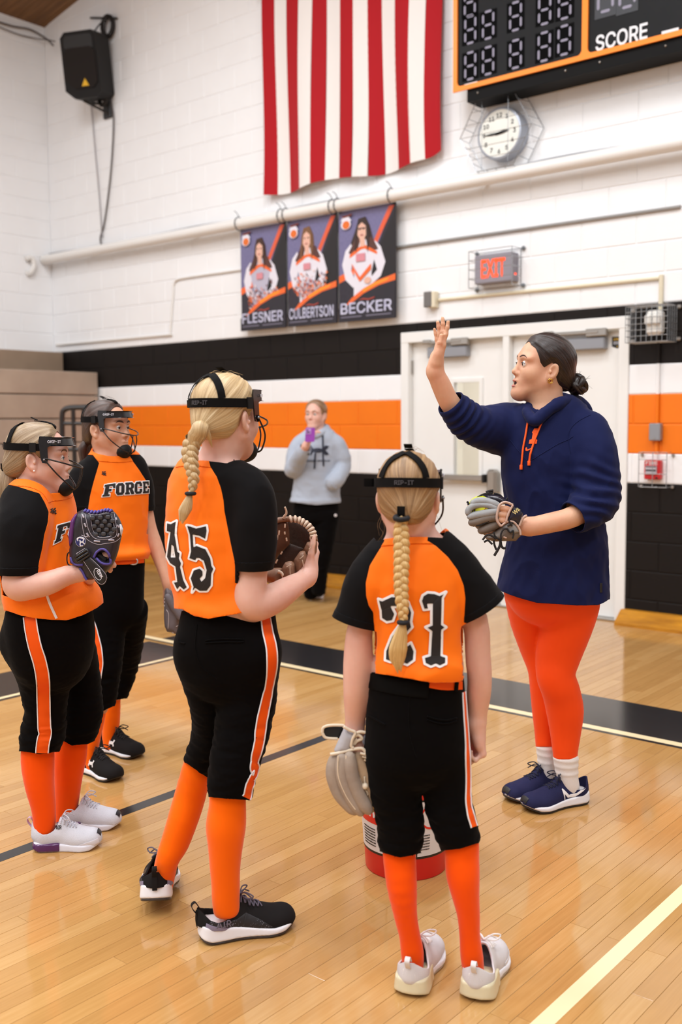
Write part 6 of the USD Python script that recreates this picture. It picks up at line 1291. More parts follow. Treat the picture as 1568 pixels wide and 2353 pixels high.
# ---------------------------------------------------------------- player 45 (back to us, turned right, glove held in front)
def player_45():
    R = Rig(on_floor(505, 2128)); t = thing('person', 'tall girl in orange jersey number 45 seen from behind, blonde braid, bent right arm', 'person', R.b)
    sk = skin('skin_fair_pink', (226, 180, 162), (208, 144, 128)); ps = 0.58; f = FH*math.cos(ps)+RH*math.sin(ps); r = RH*math.cos(ps)-FH*math.sin(ps)
    hps = 0.56; H = Head(R.q(520, 958, 0.02), FH*math.cos(hps)+RH*math.sin(hps)+ZUP*0.02, ZUP, 0.96)
    hl, hr = on_floor(357, 2097, 0.02), on_floor(459, 2160); tr = on_floor(676, 2122); oL, oR = (hl-R.b) @ FH + 0.05, (0.62*hr+0.38*tr-R.b) @ FH - 0.02
    torso = [(500, 1045, 0.0, 42, 0.050), (498, 1072, 0.0, 56, 0.058), (491, 1105, 0.0, 108, 0.078), (489, 1174, 0.0, 123, 0.096), (495, 1282, 0.0, 120, 0.101), (505, 1350, 0.0, 116, 0.101), (520, 1405, 0.0, 112, 0.101), (524, 1440, 0.0, 104, 0.095)]
    armR = [(574, 1122, -0.07, 34), (577, 1310, -0.09, 35), (579, 1388, -0.10, 33), (625, 1377, -0.06, 32), (668, 1351, 0.0, 25), (700, 1331, 0.05, 17.5), (708, 1322, 0.06, 17)]
    armL = [(436, 1122, 0.08, 22), (476, 1260, 0.24, 26), (500, 1330, 0.30, 26), (580, 1325, 0.30, 18), (610, 1320, 0.28, 15)]
    hips = [(528, 1405, 0.0, 102, 0.100), (524, 1440, 0.0, 110, 0.112), (523, 1490, 0.0, 115, 0.122), (526, 1540, 0.0, 111, 0.112)]
    legR = [(566, 1540, -0.01, 72, 0.092), (567, 1604, -0.01, 66, 0.086), (554, 1695, oR*0.6, 59, 0.074), (538, 1754, oR*0.9, 53, 0.066), (532, 1795, oR, 50, 0.063), (526, 1836, oR, 44, 0.056)]
    legL = [(470, 1540, 0.02, 56, 0.086), (484, 1604, oL*0.4, 47, 0.078), (486, 1668, oL*0.7, 40, 0.066), (472, 1724, oL, 37, 0.058), (455, 1768, oL+0.02, 32, 0.050)]
    calfR = [(523, 1810, oR, 40, 0.047), (523, 1855, oR, 41, 0.050), (519.5, 1896, oR, 44.5, 0.055), (518.5, 1936, oR+0.0, 39.5, 0.050), (517.5, 1989, oR, 34, 0.042), (519, 2040, oR, 31, 0.036), (519, 2066, oR, 30, 0.033), (521, 2096, oR, 29, 0.030)]
    calfL = [(458, 1750, oL+0.02, 34, 0.044), (437, 1829, oL+0.03, 35, 0.050), (421, 1882, oL+0.01, 34, 0.048), (402.5, 1936, oL, 31.5, 0.042), (386, 1972, oL-0.01, 26, 0.035), (376, 2014, oL+0.01, 25, 0.031), (372, 2044, oL+0.035, 23, 0.027)]
    B = Field(); H.build(B, child=1, plump=0.001); H.neck(B, R.q(500, 1078, 0.0), 0.047, 0.052); sh = lambda L, g: [(a, b, c, d-g, e-g*0.001) for a, b, c, d, e in L]
    B.loft(seg_nodes(R, sh(torso[1:-1], 12)), r, 0.02); chain_px(B, R, armR); chain_px(B, R, armL); B.loft(seg_nodes(R, sh(hips, 10)), RH, 0.03)
    for lg, cf in ((legL, calfL), (legR, calfR)): B.loft(seg_nodes(R, sh(lg, 16)), RH, 0.008); B.loft(seg_nodes(R, sh(cf, 9)), RH, 0.006)
    w = R.q(709, 1322, 0.06); hand_bones(B, w, FH*0.80+ZUP*0.50+RH*0.16, -RH*0.9+ZUP*0.2, 0.155, curl=(0.2, 0.22, 0.24, 0.26), thumb=(1.05, 0.1), right=True, tcurl=0.12)
    hand_bones(B, R.q(612, 1318, 0.27), RH*0.8+ZUP*0.6, -FH, 0.12, right=False)
    fb = H.face_box(); fb = (fb[0]-[0.0, 0, 0.03], fb[1]); a0 = np.array([R.q(540, 1440, -0.16), R.q(760, 1240, 0.22)])
    obj('body', B.mesh(0.0085, [(fb[0], fb[1], 0.0036), (a0.min(0), a0.max(0), 0.0042)]), sk, t, smooth=True)
    for cf in (calfL, calfR): F = Field(); F.loft(seg_nodes(R, cf), RH, 0.02); obj('sock', F.mesh(0.0055), sock_y, t, smooth=True)
    F = Field(); F.loft(seg_nodes(R, hips), RH, 0.03); F.loft(seg_nodes(R, legR), RH, 0.022); F.ell(R.q(585, 1500, -0.06), (0.075, 0.07, 0.075), None, 0.04); F.ell(R.q(468, 1495, 0.0), (0.062, 0.08, 0.07), None, 0.04); F.loft(seg_nodes(R, legL), RH, 0.006)
    for L, vv in ((legR, (1768, 1800, 1826)), (legL, (1722, 1745))):
        for i, v in enumerate(vv): c, h, o = (np.interp(v, [n[1] for n in L], [n[j] for n in L]) for j in (0, 3, 2)); F.ell(R.q(c, v, o), ((h+2.5)*R.px(c, v, o), 0.06+0.002*i, 0.013), np.stack([RH, FH, ZUP]), 0.012)
    pm = F.mesh(0.0055); pu = project(pm[0]); low1 = [(300, 1740), (429, 1753), (455, 1770), (480, 1789), (482, 1790)]; low2 = [(480, 1831), (525, 1834), (575, 1838), (700, 1838)]
    isL = (v_ := (pm[0]-R.b) @ FH) > oR + 0.055; s = np.where((pu[:, 0] < 480) | ((pu[:, 0] < 510) & isL), vline(low1)(pu[:, 0]), vline(low2)(pu[:, 0])) - pu[:, 1]; pm = clip(pm, s); pm = clip(pm, project(pm[0])[:, 1]-1404)
    pm = wrinkle(pm, 0.0048, 13, 6, (1, 1, 2.4), np.clip((project(pm[0])[:, 1]-1500)/150, 0.2, 1)); pants = obj('trousers', shell(pm, 0.004), black_p, t, smooth=True); TP = Target(pm); z = Zm(300, 1400, 3.733)
    for L in ([(645, 270), (700, 262), (800, 256), (900, 258), (975, 262)], [(645, 290), (720, 286), (830, 282), (920, 284), (975, 280)], [(412, 262), (430, 285), (470, 295)]): put('pocket_welt', cord_on(TP, z(*L), 0.002), black_p, pants)
    put('seam', cord_on(TP, z((575, 130), (560, 250), (565, 380), (620, 500), (740, 600)), 0.0012), black_p, pants)
    pants_stripe(TP, z((1158, 70), (1180, 200), (1212, 340), (1216, 500), (1196, 640), (1160, 800), (1120, 1000), (1105, 1140), (1075, 1270), (1060, 1330), (1075, 1400), (1040, 1460), (1020, 1530), (998, 1620)), t, 0.031)
    # jersey
    F = Field(); F.loft(seg_nodes(R, torso), r, 0.028); chain_px(F, R, [(566, 1112, -0.06, 42), (579, 1160, -0.08, 42), (581, 1230, -0.09, 42), (581, 1312, -0.09, 41)], 0.03); chain_px(F, R, [(428, 1116, 0.08, 30), (452, 1190, 0.17, 34), (474, 1260, 0.24, 35)], 0.03)
    F.ell(R.q(520, 1395, 0.0), (0.142, 0.118, 0.05), np.stack([r, f, ZUP]), 0.03); m = F.mesh(0.0052); pR, dR = R.q(581, 1306, -0.09), nrm(-ZUP*0.98); pL, dL = R.q(460, 1245, 0.23), nrm(R.q(468, 1260, 0.24)-R.q(440, 1190, 0.17))
    arm_side = (project(m[0])[:, 0] > 547) & ((m[0]-R.b) @ FH < 0.02) & (project(m[0])[:, 1] > 1240) & (project(m[0])[:, 1] < 1380); m = clip(m, np.where(arm_side & (np.linalg.norm((m[0]-R.q(581, 1300, -0.09))[:, :2], axis=1) < 0.075) & (plane_s(m[0], pR, dR) < 0.075), -plane_s(m[0], pR, dR), 1.0))
    m = clip(m, np.where(((m[0]-R.b) @ FH > 0.17), -plane_s(m[0], pL, dL), 1.0)); m = clip(m, under(m[0], [(300, 1385), (423, 1400), (450, 1415), (482, 1420), (548, 1410), (640, 1395), (760, 1390)]))
    nb = R.q(458, 1060, -0.05); nc = R.q(500, 1065, 0.0); ncut = lambda v: -plane_s(v, nb, ZUP + f*0.40); m = clip(m, np.maximum(ncut(m[0]), (np.linalg.norm((m[0]-nc)[:, :2], axis=1)-0.082)*2)); m = biggest(m); m = wrinkle(m, 0.006, 8, 5, (1, 1, 0.8)); T0 = Target(m)
    slR = [(478, 1050), (484, 1073), (498, 1095), (508, 1122), (514, 1150), (516, 1174), (523, 1210), (529, 1242), (536, 1275), (541, 1298), (541, 1340), (720, 1340), (720, 1050)]
    jm = jersey_split(m, T0, [lambda v: np.where((v-R.b) @ FH < 0.035, px_sd(v, slR), -0.5), lambda v: plane_s(v, R.q(430, 1120, 0.08), -r*0.75+f*0.65)], lambda v: 0.017 - np.maximum(ncut(v), (np.linalg.norm((v-nc)[:, :2], axis=1)-0.105)*2), t, [lambda v: plane_s(v, pR - dR*0.024, dR)])
    z = Zm(360, 820, 3.677)
    four = Polygon(z((97, 1402), (130, 1410), (176, 1386), (168, 1440), (165, 1500), (186, 1640), (206, 1658), (200, 1700), (218, 1742), (210, 1772), (236, 1880), (268, 1945), (238, 1968), (205, 1938), (184, 1968), (152, 1902), (182, 1896), (166, 1772), (122, 1742), (96, 1690), (101, 1650), (125, 1482), (94, 1472)), [z((138, 1590), (152, 1602), (166, 1690), (132, 1690))])
    five = Polygon(z((262, 1425), (300, 1432), (340, 1447), (425, 1427), (431, 1470), (418, 1542), (362, 1512), (315, 1502), (322, 1602), (346, 1592), (420, 1622), (460, 1702), (470, 1762), (487, 1790), (470, 1830), (465, 1930), (430, 1977), (370, 1977), (332, 1952), (306, 1988), (316, 1940), (294, 1870), (320, 1800), (368, 1782), (396, 1806), (398, 1846), (374, 1872), (386, 1892), (412, 1866), (424, 1800), (400, 1722), (366, 1702), (346, 1702), (336, 1722), (281, 1702), (296, 1640), (286, 1500)))
    for pg in (four, five): pg = pg.buffer(0); q = put_decal('number_outline', T0, pg.buffer(3.4), num_w, jm, 0.0030); put_decal('number', T0, pg.buffer(-1.2), num_k, q or jm, 0.0044)
    put_decal('tag', T0, Polygon(z((365, 845), (420, 800), (445, 870), (380, 862))), num_w, jm)
    hm = hair_mat('hair_blonde', (122, 94, 62), (196, 164, 118), (238, 218, 178)); hb = hm
    cap, TH = hair_cap(H, hm, t, [(0.078, 0.2), (0.066, 0.078), (0.048, 0.035), (0.034, 0.012), (0.020, -0.006), (0.008, 0.006), (-0.006, 0.022), (-0.022, 0.0), (-0.030, -0.040), (-0.046, -0.074), (-0.2, -0.085), (-0.2, 0.2)], (0.0, -0.118, -0.026), bulge=[((0, -0.09, -0.02), (0.034, 0.036, 0.036))])
    tie = H.w((0, -0.122, -0.022)); obj('hair_tie', tube(np.array([tie + (H.r*math.cos(a)*0.017 + H.u*math.sin(a)*0.015 + H.f*math.sin(a)*0.006) for a in np.linspace(0, 2*np.pi, 21)[:-1]]), 0.005, 8, closed=True), mt('hair_tie_black', (20, 19, 24), 0.8), t, smooth=True)
    lock([tie + H.f*0.012, R.q(461, 984, -0.115), R.q(452, 1000, -0.115), R.q(443, 1024, -0.11)], [0.013, 0.021, 0.023, 0.016], hb, cap, 'ponytail', seed=3, freq=7)
    lock([tie + H.f*0.01, R.q(472, 985, -0.11), R.q(481, 1005, -0.105), R.q(488, 1028, -0.09)], [0.006, 0.010, 0.006, 0.001], hb, cap, 'loose_lock', seed=5)
    pth = [R.q(u, v, o) for u, v, o in ((446, 1008, -0.112), (438, 1030, -0.112), (437, 1052, -0.118), (441, 1075, -0.125), (445, 1098, -0.128), (443, 1118, -0.128), (439, 1132, -0.128))]; braid(pth, [0.021, 0.022, 0.021, 0.019, 0.0165, 0.0135, 0.008], hb, cap, 2.6, nrm(r*0.8+RH*0.4))
    obj('braid_tie', tube(np.array([R.q(438, 1134, -0.128) + (RH*math.cos(a)*0.0105 + FH*math.sin(a)*0.009) for a in np.linspace(0, 2*np.pi, 19)[:-1]]), 0.0052, 8, closed=True), mt('hair_tie_black', (20, 19, 24), 0.8), cap, smooth=True)
    for i, (dx, dv, rr) in enumerate(((0, 0, 1), (-6, -4, 0.7), (7, -8, 0.7))): lock([R.q(438, 1134, -0.128), R.q(431+dx*0.6, 1155, -0.130), R.q(425+dx, 1178+dv, -0.130), R.q(419+dx, 1203+dv, -0.126)], np.array([0.006, 0.0115, 0.0135, 0.002])*rr, hb, cap, 'braid_tail', flat=0.6, seed=i)
    wisps([[R.q(470+9*i, 866-i % 3*3, 0.0), R.q(485+9*i, 856-i % 2*4, 0.0), R.q(505+9*i, 856+i, 0.0)] for i in range(7)] + [[R.q(480, 1015, -0.08), R.q(486, 1030, -0.07), R.q(480, 1046, -0.07)], [R.q(425, 1058, -0.11), R.q(416, 1066, -0.11), R.q(414, 1078, -0.10)]], hm, cap)
    face_mask(H, TH, 'black face guard on the tall light blonde girl with the brown glove')
    # shoes
    spk = usdkit.material(stage, '/World/Looks/glitter_black', {'tc': ('texture_coordinate', {}), 'v': ('voronoi_texture', dict(scale=260.0)), 'r': ('rgb_ramp', dict(ramp=[(0.0, (0.75, 0.75, 0.9)), (0.16, (0.45, 0.45, 0.6)), (0.24, (0.012, 0.011, 0.013)), (1, (0.012, 0.011, 0.013))])), 'n': ('noise_texture', dict(scale=22.0)), 'm': ('map_range', dict(from_min=0.42, from_max=0.56, clamp=True)), 'x': ('mix_color', dict(a=(0.012, 0.011, 0.013))), 'p': ('principled_bsdf', dict(roughness=0.5))},
                            [('tc.object', 'v.vector'), ('v.distance', 'r.fac'), ('tc.object', 'n.vector'), ('n.fac', 'm.value'), ('m.result', 'x.fac'), ('r.color', 'x.b'), ('x.result', 'p.base_color')], surface='p.BSDF')
    mesh_k = mt('shoe_black_mesh', (26, 23, 23), 0.85, 0.2, bump=(600, 0.5, 0.001)); st = dict(upper=mesh_k, sole_m=mt('sole_white', (238, 236, 240), 0.45), outsole=mt('sole_smoke', (58, 50, 48), 0.25, 0.5), lace=mt('lace_grey', (92, 84, 98), 0.8), loop=mesh_k, sole=0.034, tongue=mesh_k, prof=[1.6, 1.5, 1.25, 1.0, 0.72, 0.85, 1.1])
    for hp, az, rt, pit in ((hl, FH*0.99-RH*0.08, False, 0.13), (hr, tr-hr, True, 0.0)):
        L0 = float(np.linalg.norm((tr-hr)[:2])); L0 = min(max(L0, 0.24), 0.27); sp, X, A, lp, L = shoe(t, hp, az, L0, st, rt, pit)
        for v in (1, -1):
            lp(Polygon([(0.03*L, 0.045), (0.10*L, 0.072), (0.22*L, 0.056), (0.36*L, 0.060), (0.46*L, 0.072), (0.60*L, 0.052), (0.72*L, 0.030), (0.4*L, 0.030), (0.03*L, 0.036)]), v, spk, 'glitter_panel', 0.001)
            lp(Polygon([(0.03*L, 0.034), (0.05*L, 0.062), (0.22*L, 0.046), (0.36*L, 0.036), (0.34*L, 0.03)]), v, mt('shoe_lavender', (136, 128, 152), 0.6), 'heel_panel', 0.0018)
        m = text_at('AIR', 0.015, X((0.10*L, 0.058, 0.048)), A[0]*0.97, A[2], A[1], 0.001, True, 0.04); 
        obj('heel_strip', strip(X(catmull([(-0.006, 0, 0.040), (-0.008, 0, 0.060), (-0.006, 0, 0.085)], 4)), np.repeat(A[1][None], 9, 0)*0.007, np.repeat(-A[0][None], 9, 0), 0.002), mesh_k, sp)
        lp(shapely.transform(text_poly('AIR', 0.016, 0.042), lambda q: np.stack([0.14*L + q[:, 0], 0.050 + q[:, 1] - 0.12*q[:, 0]], 1)), 1, mt('shoe_logo_grey', (112, 104, 118), 0.6), 'lettering', 0.003, 0.004)
    # glove in front of her
    z = Zm(600, 1140, 7.844); G = thing('softball_glove', 'open brown leather glove held up before the girl in number 45', 'softball glove', R.q(670, 1265, 0.1))
    gb = mt('glove_brown', (150, 112, 88), 0.45, 0.4, var=(22, 0.8), col2=(112, 78, 58), bump=(140, 0.35, 0.0015)); gi = mt('glove_inner_brown', (98, 62, 42), 0.4, 0.4, var=(18, 0.8), col2=(74, 46, 32), bump=(160, 0.3, 0.0015)); gd = mt('glove_inner_dark', (62, 44, 36), 0.5, 0.35, var=(25, 0.6), col2=(48, 32, 26), bump=(90, 0.5, 0.002)); gl = mt('glove_lace_cream', (214, 188, 164), 0.55)
    for L, o, tk in (([(100, 1330), (260, 1290), (380, 1290), (390, 1420), (370, 1600), (240, 1625), (180, 1560), (60, 1540), (40, 1380)], 0.085, 0.024), ([(380, 1290), (440, 1190), (550, 1165), (620, 1230), (634, 1400), (560, 1585), (420, 1605), (380, 1420)], 0.075, 0.030), ([(600, 1140), (700, 1000), (790, 985), (850, 1090), (862, 1200), (740, 1390), (630, 1430), (600, 1250)], 0.080, 0.030), ([(778, 950), (830, 830), (960, 815), (1014, 800), (1012, 1000), (870, 1205), (800, 1010)], 0.095, 0.028)):
        F = Field(); slab(F, R, z(*L), o, tk, 0.02, 0.03, k=0.004); obj('finger_stall', F.mesh(0.0034), gb, G, smooth=True)
    F = Field(); slab(F, R, z((-60, 700), (170, 520), (330, 430), (480, 460), (520, 700), (520, 880), (330, 1060), (190, 1310), (-60, 1400)), 0.15, 0.006, 0.014, 0.02, gx=0.25); obj('thumb_panel', F.mesh(0.0036), gi, G, smooth=True)
    F = Field(); slab(F, R, z((440, 430), (600, 440), (800, 520), (900, 640), (890, 810), (760, 970), (560, 930), (500, 860)), 0.19, 0.004, 0.012, 0.02, gx=-0.35); obj('web', F.mesh(0.0036), gd, G, smooth=True)
    F = Field(); slab(F, R, z((150, 1330), (330, 1040), (520, 850), (780, 940), (620, 1160), (560, 1200), (400, 1330)), 0.17, 0.004, 0.012, 0.02); obj('palm', F.mesh(0.0036), gd, G, smooth=True)
    F = Field(); slab(F, R, z((-40, 560), (185, 420), (330, 380), (470, 380), (640, 370), (830, 440), (960, 580), (1024, 760), (1020, 900), (860, 1220), (600, 1500), (200, 1600), (-40, 1500)), 0.225, 0.012, 0.012, 0.02); obj('back_shell', F.mesh(0.0045), gb, G, smooth=True)
    P3 = lambda L, o: np.array([R.q(u, v, o) for u, v in z(*L)])
    def sweep(L, o0, o1, r0, r1, m, nm): uv = catmull(z(*L), 8); o = np.linspace(o0, o1, len(uv)); obj(nm, tube(np.array([R.q(u, v, k) for (u, v), k in zip(uv, o)]), np.linspace(r0, r1, len(uv)), 12), m, G, smooth=True)
    sweep([(60, 560), (185, 490), (320, 432), (460, 415)], 0.13, 0.15, 0.0085, 0.0075, gb, 'rim'); sweep([(455, 415), (600, 420), (720, 450), (830, 510), (900, 590), (945, 700), (965, 810)], 0.15, 0.10, 0.008, 0.010, gb, 'rim')
    ctr = np.array([640, 760.0]); uv = catmull(np.array([(540, 415), (620, 418), (690, 435), (745, 465), (805, 500), (855, 545), (900, 600), (930, 660), (945, 720)], float), 1)
    for i, c in enumerate(uv): d = nrm(c-ctr); a, b = c+d*52, c-d*48; o = 0.142-0.045*i/8; obj('lacing', tube(np.vstack([P3([tuple(a)], o+0.004), P3([tuple(c)], o-0.010), P3([tuple(b)], o-0.004)]), 0.0044, 6), gl, G, smooth=True)
    sweep([(405, 400), (425, 360), (455, 320), (455, 260), (430, 195)], 0.14, 0.13, 0.004, 0.0026, gl, 'lace_end')
    for L in ([(330, 620), (320, 700)], [(300, 700), (290, 790)], [(425, 640), (430, 690)], [(455, 750), (465, 810)], [(385, 1000), (355, 1050)], [(300, 1140), (265, 1210)], [(435, 500), (430, 570)]): obj('lacing', tube(P3(L, 0.128), 0.0026, 6), gl, G, smooth=True)
    for L in ([(860, 960), (900, 920), (925, 860)], [(700, 1130), (740, 1100), (770, 1070)], [(745, 1150), (760, 1220), (770, 1280)], [(460, 1280), (510, 1250), (550, 1230)], [(520, 1260), (525, 1420), (540, 1560)], [(380, 1400), (385, 1500), (395, 1600)]): obj('stitching', tube(catmull(P3(L, 0.046), 5), 0.0013, 6), gl, G, smooth=True)
    sweep([(310, 1365), (345, 1370), (380, 1400), (390, 1440)], 0.056, 0.05, 0.005, 0.004, gl, 'lace_knot')
    return R
# ---------------------------------------------------------------- player at the far left (profile to the right)
GL = dict(F=[(0, 0), (0, .14), (.1, .14), (.1, .86), (0, .86), (0, 1), (1, 1), (1, .64), (.84, .64), (.74, .84), (.44, .84), (.44, .58), (.68, .58), (.68, .41), (.44, .41), (.44, .14), (.56, .14), (.56, 0)],
          O=[(.22, 0), (0, .2), (0, .8), (.22, 1), (.78, 1), (1, .8), (1, .2), (.78, 0)], E=[(0, 0), (0, .14), (.1, .14), (.1, .86), (0, .86), (0, 1), (1, 1), (1, .68), (.84, .68), (.78, .84), (.42, .84), (.42, .58), (.7, .58), (.7, .42), (.42, .42), (.42, .16), (.8, .16), (.86, .34), (1, .34), (1, 0)],
          C=[(.22, 0), (0, .2), (0, .8), (.22, 1), (.8, 1), (1, .82), (1, .62), (.68, .62), (.68, .82), (.34, .82), (.34, .18), (.68, .18), (.68, .38), (1, .38), (1, .18), (.8, 0)], R=[(0, 0), (0, .14), (.1, .14), (.1, .86), (0, .86), (0, 1), (.78, 1), (1, .84), (1, .56), (.82, .44), (1, .14), (1, 0), (.72, 0), (.5, .40), (.42, .40), (.42, .14), (.52, .14), (.52, 0)])
HOLE = dict(O=[(.36, .2), (.36, .8), (.64, .8), (.64, .2)], R=[(.42, .56), (.42, .84), (.68, .84), (.68, .56)])
def letter(c): return Polygon(GL[c], [HOLE[c]] if c in HOLE else [])
def dragon(c, s):
    """The jersey maker's small rough emblem."""
    rr = random.Random(4); return shapely.union_all([affinity.rotate(shapely.box(c[0]+a*s-s*0.2, c[1]+b*s-s*0.11, c[0]+a*s+s*0.2, c[1]+b*s+s*0.11), rr.uniform(-50, 50)) for a, b in ((-.3, -.35), (.2, -.4), (-.1, -.1), (.3, 0), (-.35, .1), (0, .3), (.35, .35), (.05, .05))])
def player_left():
    R = Rig(on_floor(150, 1950)); t = thing('person', 'blonde ponytailed girl at the left edge in profile, arm bent into a dark glove', 'person', R.b)
    sk = skin('skin_fair_pink', (226, 180, 162), (208, 144, 128)); ps = 0.45; f = RH*math.cos(ps)-FH*math.sin(ps); r = np.cross(f, ZUP)
    H = Head(R.q(92, 1052, -0.01), RH*0.995+FH*0.06-ZUP*0.02, ZUP+RH*0.02, 0.93)
    hN, tN, hF, tF = on_floor(80, 1950), on_floor(229, 1944), on_floor(136, 1898), on_floor(272, 1900); oN = (0.7*hN+0.3*tN-R.b) @ FH; oF = (0.7*hF+0.3*tF-R.b) @ FH
    torso = [(90, 1098, 0.0, 38, 0.050), (90, 1120, 0.0, 54, 0.058), (88, 1148, 0.0, 92, 0.082), (86, 1200, 0.0, 102, 0.104), (94, 1285, 0.0, 102, 0.114), (106, 1340, 0.0, 106, 0.122), (115, 1385, 0.0, 106, 0.126), (117, 1430, 0.0, 106, 0.126), (118, 1480, 0.0, 106, 0.126)]
    armR = [(60, 1175, -0.095, 28), (46, 1300, -0.14, 31), (42, 1344, -0.145, 31), (66, 1347, -0.16, 27), (110, 1340, -0.16, 24), (155, 1322, -0.14, 19), (190, 1316, -0.12, 16), (206, 1309, -0.11, 15)]
    armL = [(110, 1172, 0.12, 26), (130, 1260, 0.12, 24), (165, 1320, 0.05, 20), (205, 1330, -0.04, 14)]
    hips = [(113, 1410, 0.0, 98, 0.130), (114, 1440, 0.0, 104, 0.136), (118, 1480, 0.0, 102, 0.132), (122, 1520, 0.0, 92, 0.112)]
    legN = [(98, 1490, oN*0.5, 76, 0.086), (102, 1540, oN*0.7, 62, 0.084), (104, 1614, oN, 46, 0.072), (103, 1654, oN, 44, 0.068), (97, 1695, oN, 46, 0.068), (89, 1728, oN, 37, 0.056)]
    legF = [(168, 1490, oF*0.8, 50, 0.084), (182, 1534, oF, 43, 0.078), (190, 1620, oF, 43, 0.070), (184, 1668, oF, 41, 0.066), (170, 1705, oF, 33, 0.052)]
    cN = [(88, 1700, oN, 35, 0.048), (86.5, 1748, oN, 36.5, 0.052), (91, 1802, oN, 32, 0.050), (100, 1855, oN, 26.5, 0.040), (102, 1892, oN, 24, 0.034), (101, 1912, oN, 21, 0.030), (106, 1930, oN, 17, 0.024)]
    cF = [(166, 1690, oF, 34, 0.047), (162, 1735, oF, 36, 0.052), (158, 1775, oF, 32, 0.050), (154.5, 1829, oF, 27, 0.040), (152, 1866, oF, 24.5, 0.036), (151, 1882, oF, 22, 0.031), (156, 1894, oF, 17, 0.025)]
    B = Field(); H.build(B, child=1, plump=0.004); H.neck(B, R.q(90, 1122, 0.0), 0.049, 0.056); sh = lambda L, g: [(a, b, c, d-g, e-g*0.001) for a, b, c, d, e in L]
    B.loft(seg_nodes(R, sh(torso[1:-1], 12)), r, 0.02); chain_px(B, R, armR); chain_px(B, R, armL); B.loft(seg_nodes(R, sh(hips, 10)), r, 0.03)
    for lg, cf in ((legN, cN), (legF, cF)): B.loft(seg_nodes(R, sh(lg, 14)), RH, 0.008); B.loft(seg_nodes(R, sh(cf, 8)), RH, 0.006)
    zg = Zm(150, 1150, 10.453); P3 = lambda L, o: np.array([R.q(u, v, o) for u, v in zg(*L)])
    hand_bones(B, R.q(207, 1307, -0.10), RH*0.42+ZUP*0.88, FH*0.95-RH*0.1, 0.125, curl=(0.35,)*4, right=True)
    B.chain([(p, 0.0135) for p in P3([(860, 1400), (950, 1320), (1030, 1300)], -0.128)], 0.006); B.chain([(p, 0.0098) for p in P3([(1000, 1420), (1100, 1480), (1165, 1560)], -0.112)], 0.005); B.chain([(p, 0.0095) for p in P3([(980, 1560), (1080, 1670)], -0.105)], 0.005)
    fb = H.face_box(); a0 = np.array([R.q(0, 1400, -0.18), R.q(280, 1260, -0.05)])
    obj('body', B.mesh(0.0085, [(fb[0], fb[1], 0.0032), (a0.min(0), a0.max(0), 0.0045)]), sk, t, smooth=True); TB = Target(H.build(Field(), child=1, plump=0.004).mesh(0.004*H.s, smooth=1))
    H.eyes(t, (86, 110, 126), brow=(120, 88, 62), T=TB, look=(0.1, 1, 0.02))
    obj('earring', trimesh.creation.icosphere(2, 0.0032).apply_translation(H.w((0.084, -0.001, -0.042))), mt('pearl', (236, 226, 222), 0.15), t, smooth=True)
    for cf in (cN, cF): F = Field(); F.loft(seg_nodes(R, cf), RH, 0.02); obj('sock', F.mesh(0.0058), sock_o, t, smooth=True)
    F = Field(); F.loft(seg_nodes(R, hips), r, 0.03); F.loft(seg_nodes(R, legN), RH, 0.022); F.ell(R.q(62, 1470, 0.02), (0.066, 0.09, 0.08), None, 0.04); F.loft(seg_nodes(R, legF), RH, 0.006)
    for L, vv in ((legN, (1666, 1694, 1718)), (legF, (1640, 1672, 1696))):
        for i, v in enumerate(vv): c, h, o = (np.interp(v, [n[1] for n in L], [n[j] for n in L]) for j in (0, 3, 2)); F.ell(R.q(c, v, o), ((h+2.2)*R.px(c, v, o), 0.066+0.001*i, 0.014), np.stack([RH, FH, ZUP]), 0.012)
    pm = F.mesh(0.0058); pu = project(pm[0]); near = (pm[0]-R.b) @ FH < 0.5*(oN+oF); s = np.where(near, vline([(0, 1722), (51, 1726), (90, 1732), (126, 1727), (200, 1720)])(pu[:, 0]), vline([(100, 1690), (139, 1699), (165, 1712), (200, 1708), (240, 1690)])(pu[:, 0])) - pu[:, 1]; pm = clip(pm, s); pm = clip(pm, project(pm[0])[:, 1]-1396)
    pm = wrinkle(pm, 0.005, 13, 8, (1, 1, 2.4), np.clip((project(pm[0])[:, 1]-1470)/150, 0.2, 1)); pants = obj('trousers', shell(pm, 0.004), black_p, t, smooth=True); TP = Target(pm); z = Zm(0, 1400, 3.733)
    pants_stripe(TP, z((255, 60), (270, 180), (300, 320), (340, 450), (368, 600), (374, 800), (380, 1000), (388, 1070), (372, 1130), (358, 1250)), t, 0.036)
    # jersey, worn loose
    F = Field(); F.loft(seg_nodes(R, torso), r, 0.028); chain_px(F, R, [(66, 1158, -0.09, 40), (55, 1215, -0.12, 48), (48, 1270, -0.13, 43), (45, 1312, -0.14, 39)], 0.03); chain_px(F, R, [(112, 1165, 0.11, 36), (128, 1250, 0.13, 34)], 0.03); F.ell(R.q(184, 1384, -0.02), (0.066, 0.09, 0.07), np.stack([RH, FH, ZUP]), 0.05)
    m = F.mesh(0.0055); pR, dR = R.q(45, 1315, -0.13), nrm(-ZUP + RH*-0.02); arm = (np.linalg.norm((m[0]-R.q(45, 1315, -0.13)) @ np.stack([RH, FH], 1), axis=1) < 0.078) & ((m[0]-R.b) @ FH < -0.07) & (plane_s(m[0], pR, dR) < 0.08) & (project(m[0])[:, 0] < 86)
    m = clip(m, np.where(arm, -plane_s(m[0], pR, dR), 1.0)); m = clip(m, under(m[0], [(-60, 1395), (19, 1403), (50, 1414), (80, 1420), (120, 1424), (152, 1424), (190, 1412), (220, 1396), (240, 1380), (300, 1378)]))
